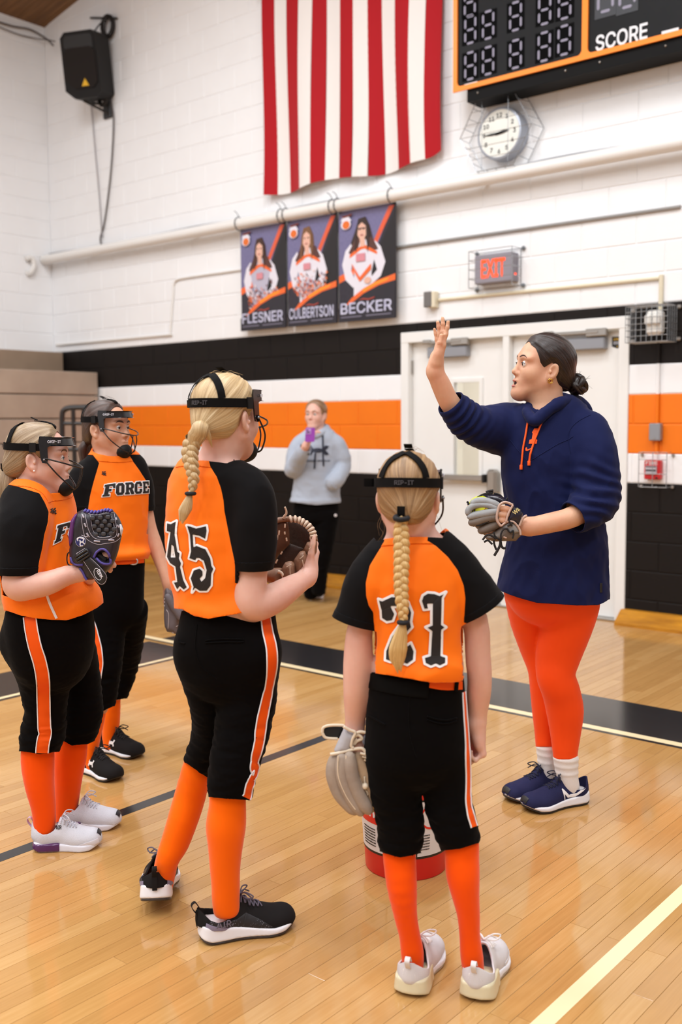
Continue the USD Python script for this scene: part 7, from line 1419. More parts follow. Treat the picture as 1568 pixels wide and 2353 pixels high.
    nb = R.q(56, 1104, 0.0); nc = R.q(91, 1118, 0.0); ncut = lambda v: -plane_s(v, nb, ZUP + f*0.34); m = clip(m, np.maximum(ncut(m[0]), (np.linalg.norm((m[0]-nc)[:, :2], axis=1)-0.085)*2)); m = biggest(m); m = wrinkle(m, 0.006, 8, 15, (1, 1, 0.8)); T0 = Target(m)
    slR = [(-60, 1100), (40, 1118), (62, 1125), (91, 1134), (103, 1155), (112, 1176), (110, 1200), (102, 1228), (97, 1260), (90, 1290), (85, 1324), (-60, 1324)]
    jm = jersey_split(m, T0, [lambda v: np.where((v-R.b) @ FH < -0.0, px_sd(v, slR), -0.5), lambda v: plane_s(v, R.q(100, 1165, 0.075), FH*0.9+ZUP*0.1)], lambda v: 0.018 - np.maximum(ncut(v), (np.linalg.norm((v-nc)[:, :2], axis=1)-0.11)*2), t, [lambda v: plane_s(v, pR - dR*0.024, dR)])
    z = Zm(0, 880, 3.733); quad = lambda *L: z(*L)
    for c, q in (('F', quad((462, 1380), (560, 1330), (610, 1190), (490, 1225))), ('O', quad((575, 1325), (650, 1290), (700, 1170), (620, 1190)))):
        pg = quad_map(letter(c), q); o = put_decal('lettering_outline', T0, pg.buffer(2.6, join_style=2), num_w, jm, 0.0026, 5); put_decal('lettering', T0, pg, num_k, o or jm, 0.0038, 5)
    put_decal('emblem', T0, dragon(z((455, 1100))[0], 13), num_k, jm, 0.0024, 3); put('piping', ribbon(T0, z((395, 1800), (430, 1900), (485, 2020)), 0.008, 0.002), piping, jm)
    hm = hair_mat('hair_ash_blonde', (84, 66, 46), (142, 116, 86), (200, 178, 146))
    cap, TH = hair_cap(H, hm, t, [(0.078, 0.2), (0.064, 0.078), (0.046, 0.035), (0.032, 0.012), (0.020, -0.006), (0.010, 0.006), (-0.004, 0.022), (-0.022, 0.0), (-0.032, -0.045), (-0.050, -0.085), (-0.2, -0.085), (-0.2, 0.2)], (0.0, -0.112, -0.040), bulge=[((0.01, -0.088, -0.03), (0.036, 0.036, 0.042))])
    tie = R.q(31, 1073, -0.01); obj('scrunchie', tube(np.array([tie + RH*0.004*math.sin(7*a) + (FH*math.cos(a)*0.017 + (ZUP*0.85-RH*0.5)*math.sin(a)*0.017) for a in np.linspace(0, 2*np.pi, 33)[:-1]]), 0.0085+0.0015*np.sin(np.arange(32)*2.4), 8, closed=True), mt('hair_tie_black', (20, 19, 24), 0.8), t, smooth=True)
    for i, (dx, dv, o, rr) in enumerate(((0, 0, 0, 1.0), (-8, -6, 0.012, 0.8), (9, 4, -0.012, 0.75), (2, 16, 0.0, 0.7))): lock([tie, R.q(18+dx*0.5, 1086, -0.01+o), R.q(10+dx, 1115, -0.02+o), R.q(6+dx, 1160, -0.02+o), R.q(4+dx, 1205+dv, -0.02+o), R.q(-4+dx, 1235+dv, -0.02+o)], np.array([0.010, 0.024, 0.030, 0.026, 0.014, 0.002])*rr, hm, cap, 'ponytail', seed=i, flat=0.8, freq=9)
    wisps([[R.q(52+5*i, 1096+i, 0.0), R.q(46+6*i, 1106, -0.02), R.q(40+7*i, 1116+i, -0.02)] for i in range(4)], hm, cap)
    face_mask(H, TH, 'black face guard worn by the girl at the left edge')
    up = mt('shoe_lightgrey', (214, 214, 222), 0.7, 0.25, var=(30, 0.4), col2=(196, 196, 206), bump=(420, 0.6, 0.0014)); st = dict(upper=up, sole_m=mt('sole_pale', (224, 222, 230), 0.45), air=mt('air_purple', (76, 22, 84), 0.1, 0.5, coat=0.5), lace=mt('lace_pale', (206, 204, 214), 0.8), loop=mt('loop_lilac', (196, 170, 200), 0.6), sole=0.026, prof=[1.3, 1.25, 1.05, 0.95, 0.85, 0.95, 1.2])
    for hp, tp, rt in ((hN, tN, True), (hF, tF, False)):
        L0 = min(max(float(np.linalg.norm((tp-hp)[:2])), 0.22), 0.25); sp, X, A, lp, L = shoe(t, hp, tp-hp, L0, st, rt)
        lp(Polygon([(0.62*L, 0.018), (0.86*L, 0.016), (0.99*L, 0.020), (0.97*L, 0.040), (0.80*L, 0.032)]), 1, mt('sole_pale', (224, 222, 230), 0.45), 'toe_guard'); lp(Polygon([(0.95*L, -0.02), (1.0*L, -0.014), (1.0*L, 0.014), (0.95*L, 0.02)]), 0, mt('toe_dark', (32, 28, 36), 0.4), 'toe_bumper', 0.002)
        lp(shapely.transform(text_poly('AIR', 0.011, 0.022), lambda q: np.stack([0.35*L + q[:, 0]*0.8, 0.074 + q[:, 1]], 1)), 1, mt('lash_dark', (30, 20, 18), 0.6), 'lettering', 0.0022, 0.003)
        lp(Polygon([(0.34*L, 0.040), (0.40*L, 0.034), (0.62*L, 0.05), (0.42*L, 0.042), (0.36*L, 0.046)]), -1 if rt else 1, mt('swoosh_grey', (150, 148, 156), 0.5), 'swoosh', 0.002)
    # dark glove on her hand
    z = zg; G = thing('softball_glove', 'dark navy and purple glove with basket web worn by the left-edge girl', 'softball glove', R.q(215, 1260, -0.13))
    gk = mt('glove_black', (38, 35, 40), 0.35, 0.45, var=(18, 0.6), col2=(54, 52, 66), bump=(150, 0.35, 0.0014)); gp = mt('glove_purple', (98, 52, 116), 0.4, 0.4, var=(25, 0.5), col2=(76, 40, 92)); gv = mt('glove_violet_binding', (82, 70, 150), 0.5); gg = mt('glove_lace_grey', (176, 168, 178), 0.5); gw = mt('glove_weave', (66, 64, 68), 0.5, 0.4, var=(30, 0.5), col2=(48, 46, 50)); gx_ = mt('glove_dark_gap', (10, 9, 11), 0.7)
    o0 = -0.13
    F = Field(); slab(F, R, z((190, 440), (300, 280), (400, 230), (560, 240), (800, 270), (1000, 220), (1120, 240), (1200, 310), (1290, 440), (1380, 660), (1340, 900), (1260, 1250), (1200, 1430), (1090, 1610), (960, 1760), (700, 1890), (520, 1910), (380, 1650), (120, 1500), (100, 1200), (130, 950), (120, 600)), o0, 0.030, 0.050, 0.03)
    slab(F, R, z((690, 1380), (770, 1240), (900, 1175), (1020, 1260), (1080, 1400), (1060, 1500), (960, 1510), (860, 1460), (770, 1400)), o0-0.03, 0.02, 0.026, 0.012, k=0.004, sub=True); slab(F, R, z((590, 380), (1100, 320), (1180, 720), (1100, 850), (790, 870), (660, 760)), o0-0.03, 0.01, 0.010, 0.008, k=0.004, sub=True)
    gm = F.mesh(0.0032); obj('shell', gm, gk, G, smooth=True); TG = Target(gm)
    F = Field(); slab(F, R, z((140, 480), (250, 320), (320, 300), (300, 620), (250, 1000), (110, 1120), (85, 850)), o0-0.005, 0.030, 0.03, 0.02); obj('thumb_stall', F.mesh(0.0034), gp, G, smooth=True)
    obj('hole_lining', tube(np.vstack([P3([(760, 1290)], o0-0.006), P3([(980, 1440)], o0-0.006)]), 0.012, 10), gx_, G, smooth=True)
    for i in range(6):
        for j in range(5):
            x, y = 660+i*92+j*20, 425+j*98-i*6
            if (i+j) % 2 or not Polygon([(620, 380), (1120, 330), (1190, 720), (1110, 860), (790, 880), (670, 760)]).contains(Point(x, y)): continue
            c = P3([(x, y)], o0-0.026)[0]; b = trimesh.creation.icosphere(2, 1.0); b.vertices = c + (np.sign(b.vertices)*np.abs(b.vertices)**0.7) @ (np.stack([RH*0.0078, FH*0.0045, ZUP*0.0068])); obj('weave_strap', b, gw, G, smooth=True)
    P4 = lambda L, n=8: [tuple(q) for q in catmull(z(*L), n)]
    def cordz(L, rr, m, nm, off=0.0): put(nm, cord_on(TG, z(*L), rr, off), m, G)
    for L in ([(405, 340), (450, 420)], [(460, 545), (500, 640)], [(515, 780), (560, 860)], [(690, 975), (840, 985)], [(1040, 950), (1175, 955)], [(1290, 790), (1255, 870)], [(1250, 590), (1290, 650)], [(1215, 415), (1235, 470)]): cordz(L, 0.0030, gg, 'lacing')
    for L in ([(600, 360), (660, 700), (780, 860), (900, 890), (1080, 860), (1180, 740), (1170, 600), (1110, 380)], [(430, 250), (600, 330), (800, 340), (1000, 290), (1190, 300)], [(380, 380), (440, 760), (520, 930), (760, 1050), (1000, 1030), (1200, 990), (1320, 900)], [(470, 300), (560, 700), (700, 900), (900, 930), (1120, 910), (1240, 780), (1180, 320)]): cordz(L, 0.0010, gg, 'stitching')
    for i, (x, y) in enumerate(((490, 235), (560, 250), (640, 268), (720, 272), (800, 268), (880, 245), (960, 225), (1030, 222), (1100, 240))): obj('rim_lacing', tube(np.vstack([P3([(x-28, y+30)], o0-0.022), P3([(x, y-14)], o0-0.010), P3([(x+26, y+10)], o0+0.01)]), 0.0042, 7), gv, G, smooth=True)
    cordz([(680, 1380), (760, 1235), (900, 1165), (1025, 1250), (1085, 1400), (1080, 1510), (960, 1530), (850, 1490), (750, 1390)], 0.0042, gv, 'binding'); cordz([(130, 1370), (170, 1480), (270, 1545), (430, 1550)], 0.0042, gv, 'binding'); obj('binding', tube(catmull(P3([(350, 1620), (420, 1720), (480, 1850), (520, 1910)], o0-0.02), 6), 0.0042, 8), gv, G, smooth=True)
    c = np.array(z((375, 990))[0]); dsc = Point(*c).buffer(11.8, 16); q = put_decal('badge_rim', TG, dsc, mt('badge_white', (228, 226, 234), 0.45), G, 0.0016, 4); q2 = put_decal('badge', TG, dsc.buffer(-0.8), mt('badge_navy', (38, 44, 104), 0.4), q or G, 0.0026, 4)
    rl = LineString(z((310, 960), (300, 915), (340, 890), (420, 900), (455, 930), (430, 985), (370, 1000), (360, 960))).buffer(1.3).union(LineString(z((370, 1000), (360, 1060), (380, 1090))).buffer(1.3)).union(LineString(z((375, 1000), (430, 1000), (465, 1040))).buffer(1.3)).union(Point(*z((412, 1083))[0]).buffer(1.3)); put_decal('letter', TG, rl, mt('badge_white', (228, 226, 234), 0.45), q2 or G, 0.0036, 2.5)
    stp = Polygon(z((420, 1430), (590, 1350), (800, 1540), (980, 1740), (1015, 1870), (960, 2000), (880, 2040), (790, 2000), (690, 1880), (560, 1680))); F = Field(); slab(F, R, list(stp.exterior.coords)[:-1], o0-0.036, 0.006, 0.008, 0.008); sm = F.mesh(0.003); obj('wrist_strap', sm, mt('strap_leather', (34, 30, 30), 0.5, 0.4, bump=(200, 0.3, 0.001)), G, smooth=True); TS = Target(sm)
    put('stitching', cord_on(TS, z((440, 1450), (600, 1700), (710, 1870), (800, 1980), (880, 2010), (950, 1970), (985, 1870), (960, 1760), (790, 1560), (600, 1380)), 0.0008), gg, G)
    cc = z((785, 1770))[0]; ov = affinity.rotate(affinity.translate(affinity.scale(Point(0, 0).buffer(1, 16), 8.2, 14.5), *cc), -22); put_decal('oval_logo', TS, ov.difference(ov.buffer(-1.1)), mt('badge_white', (228, 226, 234), 0.45), G, 0.0016, 3)
    tx = affinity.rotate(affinity.translate(affinity.scale(text_poly('Raw', 1.0), 7.2, -9.0, origin=(0, 0)), cc[0]-8, cc[1]+0), 56, origin=cc); put_decal('logo_lettering', TS, tx, mt('badge_white', (228, 226, 234), 0.45), G, 0.0016, 3)
    bk = Polygon(z((240, 1370), (520, 1180), (590, 1300), (310, 1490)), [z((290, 1385), (510, 1235), (545, 1300), (325, 1440))]); P = np.array([R.q(u, v, o0-0.042) for u, v in list(bk.exterior.coords)[:-1]]); obj('buckle', tube(np.vstack([np.linspace(P[i], P[(i+1) % len(P)], 5)[:-1] for i in range(len(P))]), 0.0042, 8, closed=True), plast_k, G, smooth=True); obj('buckle_bar', tube(P3([(285, 1420), (545, 1255)], o0-0.044), 0.004, 8), plast_k, G, smooth=True)
    obj('lace_loop', tube(catmull(P3([(110, 1150), (140, 1200), (60, 1280), (40, 1400), (60, 1520), (130, 1570)], o0-0.01), 6), 0.002, 6), gx_, G, smooth=True)
    F = Field(); slab(F, R, z((1300, 540), (1350, 580), (1392, 690), (1350, 880), (1330, 800)), o0-0.004, 0.02, 0.01, 0.01); obj('side_label', F.mesh(0.003), mt('badge_white', (228, 226, 234), 0.45), G, smooth=True)
    for L in ([(390, 830), (480, 870), (590, 870)], [(300, 1250), (270, 1290), (330, 1240), (480, 1150)]): cordz(L, 0.0014, gg, 'lacing')
    return R
# ---------------------------------------------------------------- dark-haired player behind (three-quarter view to the right)
def ua_logo(c, s):
    """Two interlocked arcs, as on the shoes and the hoodie."""
    a = shapely.union_all([LineString(catmull([(-0.86, 0.85*k), (-0.66, 0.30*k), (-0.3, -0.12*k), (0, -0.22*k), (0.3, -0.12*k), (0.66, 0.30*k), (0.86, 0.85*k)], 4)).buffer(0.2, cap_style=2) for k in (1, -1)])
    return affinity.translate(affinity.scale(a, s[0], s[1], origin=(0, 0)), *c)
def player_behind():
    R = Rig(on_floor(258, 1764)); t = thing('person', 'dark-haired girl in FORCE jersey standing behind, gazing right through a face guard', 'person', R.b)
    sk = skin('skin_warm', (216, 164, 136), (196, 128, 102)); ps = 0.55; f = -FH*math.cos(ps)+RH*math.sin(ps); r = np.cross(f, ZUP)
    hp_ = 0.42; H = Head(R.q(247, 984, 0.0), RH*math.cos(hp_)-FH*math.sin(hp_)+ZUP*0.01, ZUP, 0.92)
    hR, tR, hL, tL = on_floor(193, 1768), on_floor(274, 1797), on_floor(232, 1722), on_floor(335, 1746); oR = (0.7*hR+0.3*tR-R.b) @ FH; oL = (0.7*hL+0.3*tL-R.b) @ FH
    torso = [(250, 1022, 0.0, 32, 0.050), (254, 1048, 0.0, 44, 0.058), (260, 1078, 0.0, 76, 0.074), (265, 1120, 0.0, 76, 0.088), (266, 1170, 0.0, 74, 0.090), (267, 1228, 0.0, 73, 0.090), (267, 1272, 0.0, 71, 0.092), (267, 1300, 0.0, 66, 0.086)]
    armR = [(192, 1090, -0.02, 20), (181, 1170, -0.03, 20), (186, 1265, -0.02, 18.5), (200, 1350, -0.05, 13.5), (211, 1388, -0.06, 10), (214, 1398, -0.06, 9.5)]
    armL = [(316, 1090, 0.05, 18), (331, 1165, 0.06, 17), (343, 1215, 0.06, 15), (358, 1258, 0.05, 15), (375, 1308, 0.03, 11.5), (384, 1336, 0.02, 9.5), (387, 1348, 0.02, 9.5)]
    hips = [(269, 1278, 0.0, 63, 0.084), (266, 1330, 0.0, 64, 0.094), (265, 1380, 0.0, 64, 0.098), (265, 1410, 0.0, 62, 0.088)]
    legL = [(298, 1400, 0.02, 42, 0.080), (298, 1454, oL*0.5, 34, 0.072), (288, 1534, oL, 27, 0.060), (272, 1585, oL, 23, 0.050), (267, 1607, oL, 18, 0.044)]
    legR = [(238, 1400, -0.02, 46, 0.080), (244, 1454, oR*0.5, 42, 0.074), (243, 1534, oR, 34, 0.062), (238, 1600, oR, 27, 0.052), (234, 1634, oR, 22, 0.046)]
    cL = [(258, 1585, oL, 19, 0.040), (256, 1640, oL, 19.5, 0.044), (255, 1670, oL, 18, 0.038), (252, 1692, oL, 16, 0.034), (256, 1715, oL, 17, 0.036)]
    cR = [(226, 1610, oR, 20, 0.042), (220, 1655, oR, 19, 0.044), (213, 1700, oR, 16.5, 0.038), (209, 1735, oR, 15, 0.034), (215, 1762, oR, 16, 0.036)]
    B = Field(); H.build(B, child=1, plump=0.002); H.neck(B, R.q(254, 1050, 0.0), 0.047, 0.054); sh = lambda L, g: [(a, b, c, d-g, e-g*0.0014) for a, b, c, d, e in L]
    B.loft(seg_nodes(R, sh(torso[1:-1], 8)), r, 0.02); chain_px(B, R, armR); chain_px(B, R, armL); B.loft(seg_nodes(R, sh(hips, 7)), RH, 0.03)
    for lg, cf in ((legL, cL), (legR, cR)): B.loft(seg_nodes(R, sh(lg, 10)), RH, 0.008); B.loft(seg_nodes(R, sh(cf, 6)), RH, 0.006)
    hand_bones(B, R.q(214, 1398, -0.06), -ZUP*0.97+RH*0.14, -RH*0.15+FH*0.9, 0.098*1.0+0.045, curl=(0.25, 0.32, 0.4, 0.45), thumb=(0.6, 0.2), right=True); hand_bones(B, R.q(387, 1348, 0.02), -ZUP*0.96+RH*0.2, FH, 0.12, right=False)
    fb = H.face_box(); a0 = np.array([R.q(195, 1460, -0.12), R.q(245, 1385, 0.0)])
    obj('body', B.mesh(0.0085, [(fb[0], fb[1], 0.0032), (a0.min(0), a0.max(0), 0.0036)]), sk, t, smooth=True); TB = Target(H.build(Field(), child=1).mesh(0.004*H.s, smooth=1)); H.eyes(t, (62, 42, 30), brow=(64, 44, 34), T=TB, bw=0.0034, look=(0.15, 1, -0.05))
    lipm = mt('lip_pink', (204, 124, 112), 0.4)
    for cf in (cL, cR): F = Field(); F.loft(seg_nodes(R, cf), RH, 0.02); obj('sock', F.mesh(0.006), sock_y, t, smooth=True)
    F = Field(); F.loft(seg_nodes(R, hips), RH, 0.03); F.loft(seg_nodes(R, legR), RH, 0.02); F.loft(seg_nodes(R, legL), RH, 0.006)
    for L, vv in ((legR, (1596, 1618)), (legL, (1574, 1594))):
        for i, v in enumerate(vv): c, h, o = (np.interp(v, [n[1] for n in L], [n[j] for n in L]) for j in (0, 3, 2)); F.ell(R.q(c, v, o), ((h+1.8)*R.px(c, v, o), 0.054, 0.014), np.stack([RH, FH, ZUP]), 0.012)
    pm = F.mesh(0.006); pu = project(pm[0]); near = (pm[0]-R.b) @ FH < 0.5*(oL+oR); s = np.where(near, vline([(180, 1630), (233, 1636), (258, 1622), (300, 1618)])(pu[:, 0]), vline([(200, 1606), (257, 1609), (281, 1605), (320, 1600)])(pu[:, 0])) - pu[:, 1]; pm = clip(pm, s); pm = clip(pm, project(pm[0])[:, 1]-1281)
    pm = wrinkle(pm, 0.005, 13, 28, (1, 1, 2.4), np.clip((project(pm[0])[:, 1]-1400)/120, 0.2, 1)); pants = obj('trousers', shell(pm, 0.004), black_p, t, smooth=True); TP = Target(pm)
    put('belt', ribbon(TP, [(215, 1290), (245, 1291), (275, 1291), (300, 1290), (330, 1287)], 0.022, 0.003, 0.003), stripe_o, pants); bkp, bkn, _ = TP.px([(305, 1290)]); obj('belt_buckle', tube(bkp[0] + bkn[0]*0.006 + np.array([RH*0.018*math.cos(a)+ZUP*0.013*math.sin(a) for a in np.linspace(0, 2*np.pi, 17)[:-1]]), 0.003, 6, closed=True), mt('buckle_silver', (206, 202, 196), 0.25, metal=0.9), pants, smooth=True)
    pants_stripe(TP, [(205, 1420), (214, 1445), (222, 1480), (227, 1520), (222, 1560), (214, 1600)], t, 0.032)
    # jersey
    F = Field(); F.loft(seg_nodes(R, torso), r, 0.028); chain_px(F, R, [(200, 1083, -0.01, 25), (188, 1125, -0.03, 29), (180, 1185, -0.03, 28)], 0.03); chain_px(F, R, [(310, 1082, 0.04, 24), (320, 1118, 0.05, 24), (328, 1185, 0.06, 20)], 0.03); F.ell(R.q(268, 1270, 0.0), (0.128, 0.110, 0.03), np.stack([RH, FH, ZUP]), 0.03)
    m = F.mesh(0.0056); aR = np.linalg.norm((m[0]-R.q(181, 1172, -0.03))[:, :2], axis=1) < 0.06; pL = R.q(331, 1172, 0.06); aL = (np.linalg.norm((m[0]-pL)[:, :2], axis=1) < 0.06) & ((m[0]-R.b) @ FH > -0.03)
    m = clip(m, np.where(aR & (project(m[0])[:, 0] < 208), plane_s(m[0], R.q(181, 1174, -0.03), ZUP), 1.0)); aL = (project(m[0])[:, 0] > 322) & ((m[0]-R.b) @ FH > 0.015); m = clip(m, np.where(aL & (project(m[0])[:, 1] < 1230), plane_s(m[0], pL, ZUP), 1.0)); m = clip(m, under(m[0], [(100, 1282), (232, 1285), (270, 1288), (332, 1283), (420, 1280)]))
    nb = R.q(222, 1040, 0.03); nc = R.q(252, 1050, 0.0); nf = R.q(276, 1051, -0.055); ncut = lambda v: -plane_s(v, nf, ZUP + f*0.35); m = clip(m, np.maximum(ncut(m[0]), (np.linalg.norm((m[0]-nc)[:, :2], axis=1)-0.086)*2)); m = biggest(m); m = wrinkle(m, 0.006, 8, 25, (1, 1, 0.7)); T0 = Target(m)
    slR = [(140, 1040), (214, 1046), (228, 1064), (222, 1085), (214, 1112), (207, 1140), (203, 1165), (200, 1190), (140, 1190)]; slL = [(296, 1045), (304, 1058), (320, 1080), (336, 1105), (342, 1122), (341, 1190), (400, 1190), (400, 1045)]
    jm = jersey_split(m, T0, [slR, slL], lambda v: 0.018 - np.maximum(ncut(v), (np.linalg.norm((v-nc)[:, :2], axis=1)-0.11)*2), t, [lambda v: np.where((v-R.b) @ RH < 0, -plane_s(v, R.q(181, 1160, -0.03), ZUP), -plane_s(v, R.q(331, 1160, 0.06), ZUP))])
    z = Zm(0, 880, 3.733)
    for c, q in (('F', ((880, 974), (985, 966), (990, 862), (900, 876))), ('O', ((992, 962), (1064, 958), (1066, 858), (998, 864))), ('R', ((1072, 956), (1145, 952), (1145, 852), (1074, 857))), ('C', ((1152, 951), (1214, 947), (1213, 847), (1154, 851))), ('E', ((1222, 946), (1272, 942), (1270, 845), (1222, 847)))):
        pg = quad_map(letter(c), z(*q)); o = put_decal('lettering_outline', T0, pg.buffer(2.2, join_style=2), num_w, jm, 0.0026, 4); put_decal('lettering', T0, pg.buffer(0.3), num_k, o or jm, 0.0040, 4)
    put_decal('emblem', T0, dragon(z((892, 776))[0], 10), num_k, jm, 0.0024, 3)
    hm = hair_mat('hair_dark_brown', (28, 18, 14), (58, 38, 30), (104, 74, 60), 0.32)
    cap, TH = hair_cap(H, hm, t, [(0.078, 0.2), (0.060, 0.082), (0.044, 0.045), (0.036, 0.018), (0.022, -0.004), (0.010, 0.006), (-0.004, 0.020), (-0.022, 0.0), (-0.032, -0.045), (-0.050, -0.085), (-0.2, -0.085), (-0.2, 0.2)], (0.0, -0.112, -0.050), bulge=[((0.0, -0.09, -0.035), (0.034, 0.034, 0.042))])
    tie = H.w((0, -0.108, -0.056)); 
    for i, (a, b) in enumerate(((0, 0), (0.012, 0.01), (-0.014, 0.006))): lock([tie, tie - H.f*0.014 - ZUP*0.03 + H.r*a, tie - H.f*0.012 - ZUP*0.085 + H.r*a, tie - H.f*0.004 - ZUP*0.14 + H.r*a*1.5], [0.014, 0.020, 0.015, 0.002], hm, cap, 'ponytail', seed=i, flat=0.8)
    wisps([[H.w((0.02*i-0.03, 0.02, 0.128)), H.w((0.02*i-0.02, 0.0, 0.137+0.004*(i % 2))), H.w((0.02*i-0.03, -0.03, 0.132))] for i in range(5)], hm, cap)
    face_mask(H, TH, 'black face guard worn by the dark-haired girl')
    up = mt('shoe_black_mesh', (26, 23, 23), 0.85, 0.2, bump=(600, 0.5, 0.001)); wl = mt('lace_white', (244, 240, 240), 0.8); st = dict(upper=up, sole_m=mt('sole_white', (238, 236, 240), 0.45), outsole=mt('sole_black', (30, 27, 27), 0.5), lace=mt('lace_black', (30, 26, 26), 0.8), loop=up, sole=0.026, prof=[1.25, 1.2, 1.05, 0.9, 0.8, 0.85, 1.2])
    for hp, tp, rt in ((hR, tR, True), (hL, tL, False)):
        L0 = min(max(float(np.linalg.norm((tp-hp)[:2])), 0.215), 0.24); sp, X, A, lp, L = shoe(t, hp, tp-hp, L0, st, rt); lp(ua_logo((0.42*L, 0.056), (0.017, 0.015)), 1 if rt else -1, wl, 'shoe_emblem', 0.002, 0.004); lp(Polygon([(0.9*L, 0.01), (1.01*L, 0.012), (1.0*L, 0.034), (0.92*L, 0.036)]), 1 if rt else -1, up, 'toe_bumper', 0.002)
    # grey glove on her left hand
    z = Zm(360, 1320, 15.69); G = thing('softball_glove', 'grey glove hanging from the hand of the dark-haired girl', 'softball glove', R.q(402, 1400, 0.02))
    gg = mt('glove_grey', (112, 104, 108), 0.6, 0.3, var=(22, 0.6), col2=(90, 80, 82), bump=(150, 0.35, 0.0014)); gpl = mt('glove_grey_piping', (190, 180, 182), 0.5)
    F = Field(); slab(F, R, z((320, 380), (480, 420), (600, 560), (670, 800), (700, 1000), (950, 1230), (1020, 1430), (900, 1700), (860, 1850), (820, 2140), (700, 2150), (560, 2090), (380, 2060), (290, 1850), (270, 1500), (275, 900), (290, 560)), 0.02, 0.034, 0.034, 0.03); gm = F.mesh(0.0034); obj('shell', gm, gg, G, smooth=True); TG = Target(gm)
    F = Field(); chain_px(F, R, [(u, v, -0.016, w/15.69) for (u, v), w in zip(z((400, 800), (560, 1120), (760, 1400), (880, 1620)), (110, 105, 95, 70))], 0.01); obj('finger_stall', F.mesh(0.0034), gg, G, smooth=True)
    for L in ([(430, 770), (620, 1080), (820, 1380)], [(360, 1270), (430, 1400), (440, 1600), (420, 1950)], [(700, 1880), (780, 1840), (850, 1850)]): put('piping', cord_on(TG, z(*L), 0.0016), gpl, G)
    for L in ([(270, 880), (300, 900)], [(268, 1000), (300, 1010)], [(265, 1110), (300, 1150)], [(560, 2080), (600, 2110), (640, 2080)]): obj('lacing', tube(np.array([R.q(u, v, 0.0) for u, v in z(*L)]), 0.003, 6), gpl, G, smooth=True)
    return R
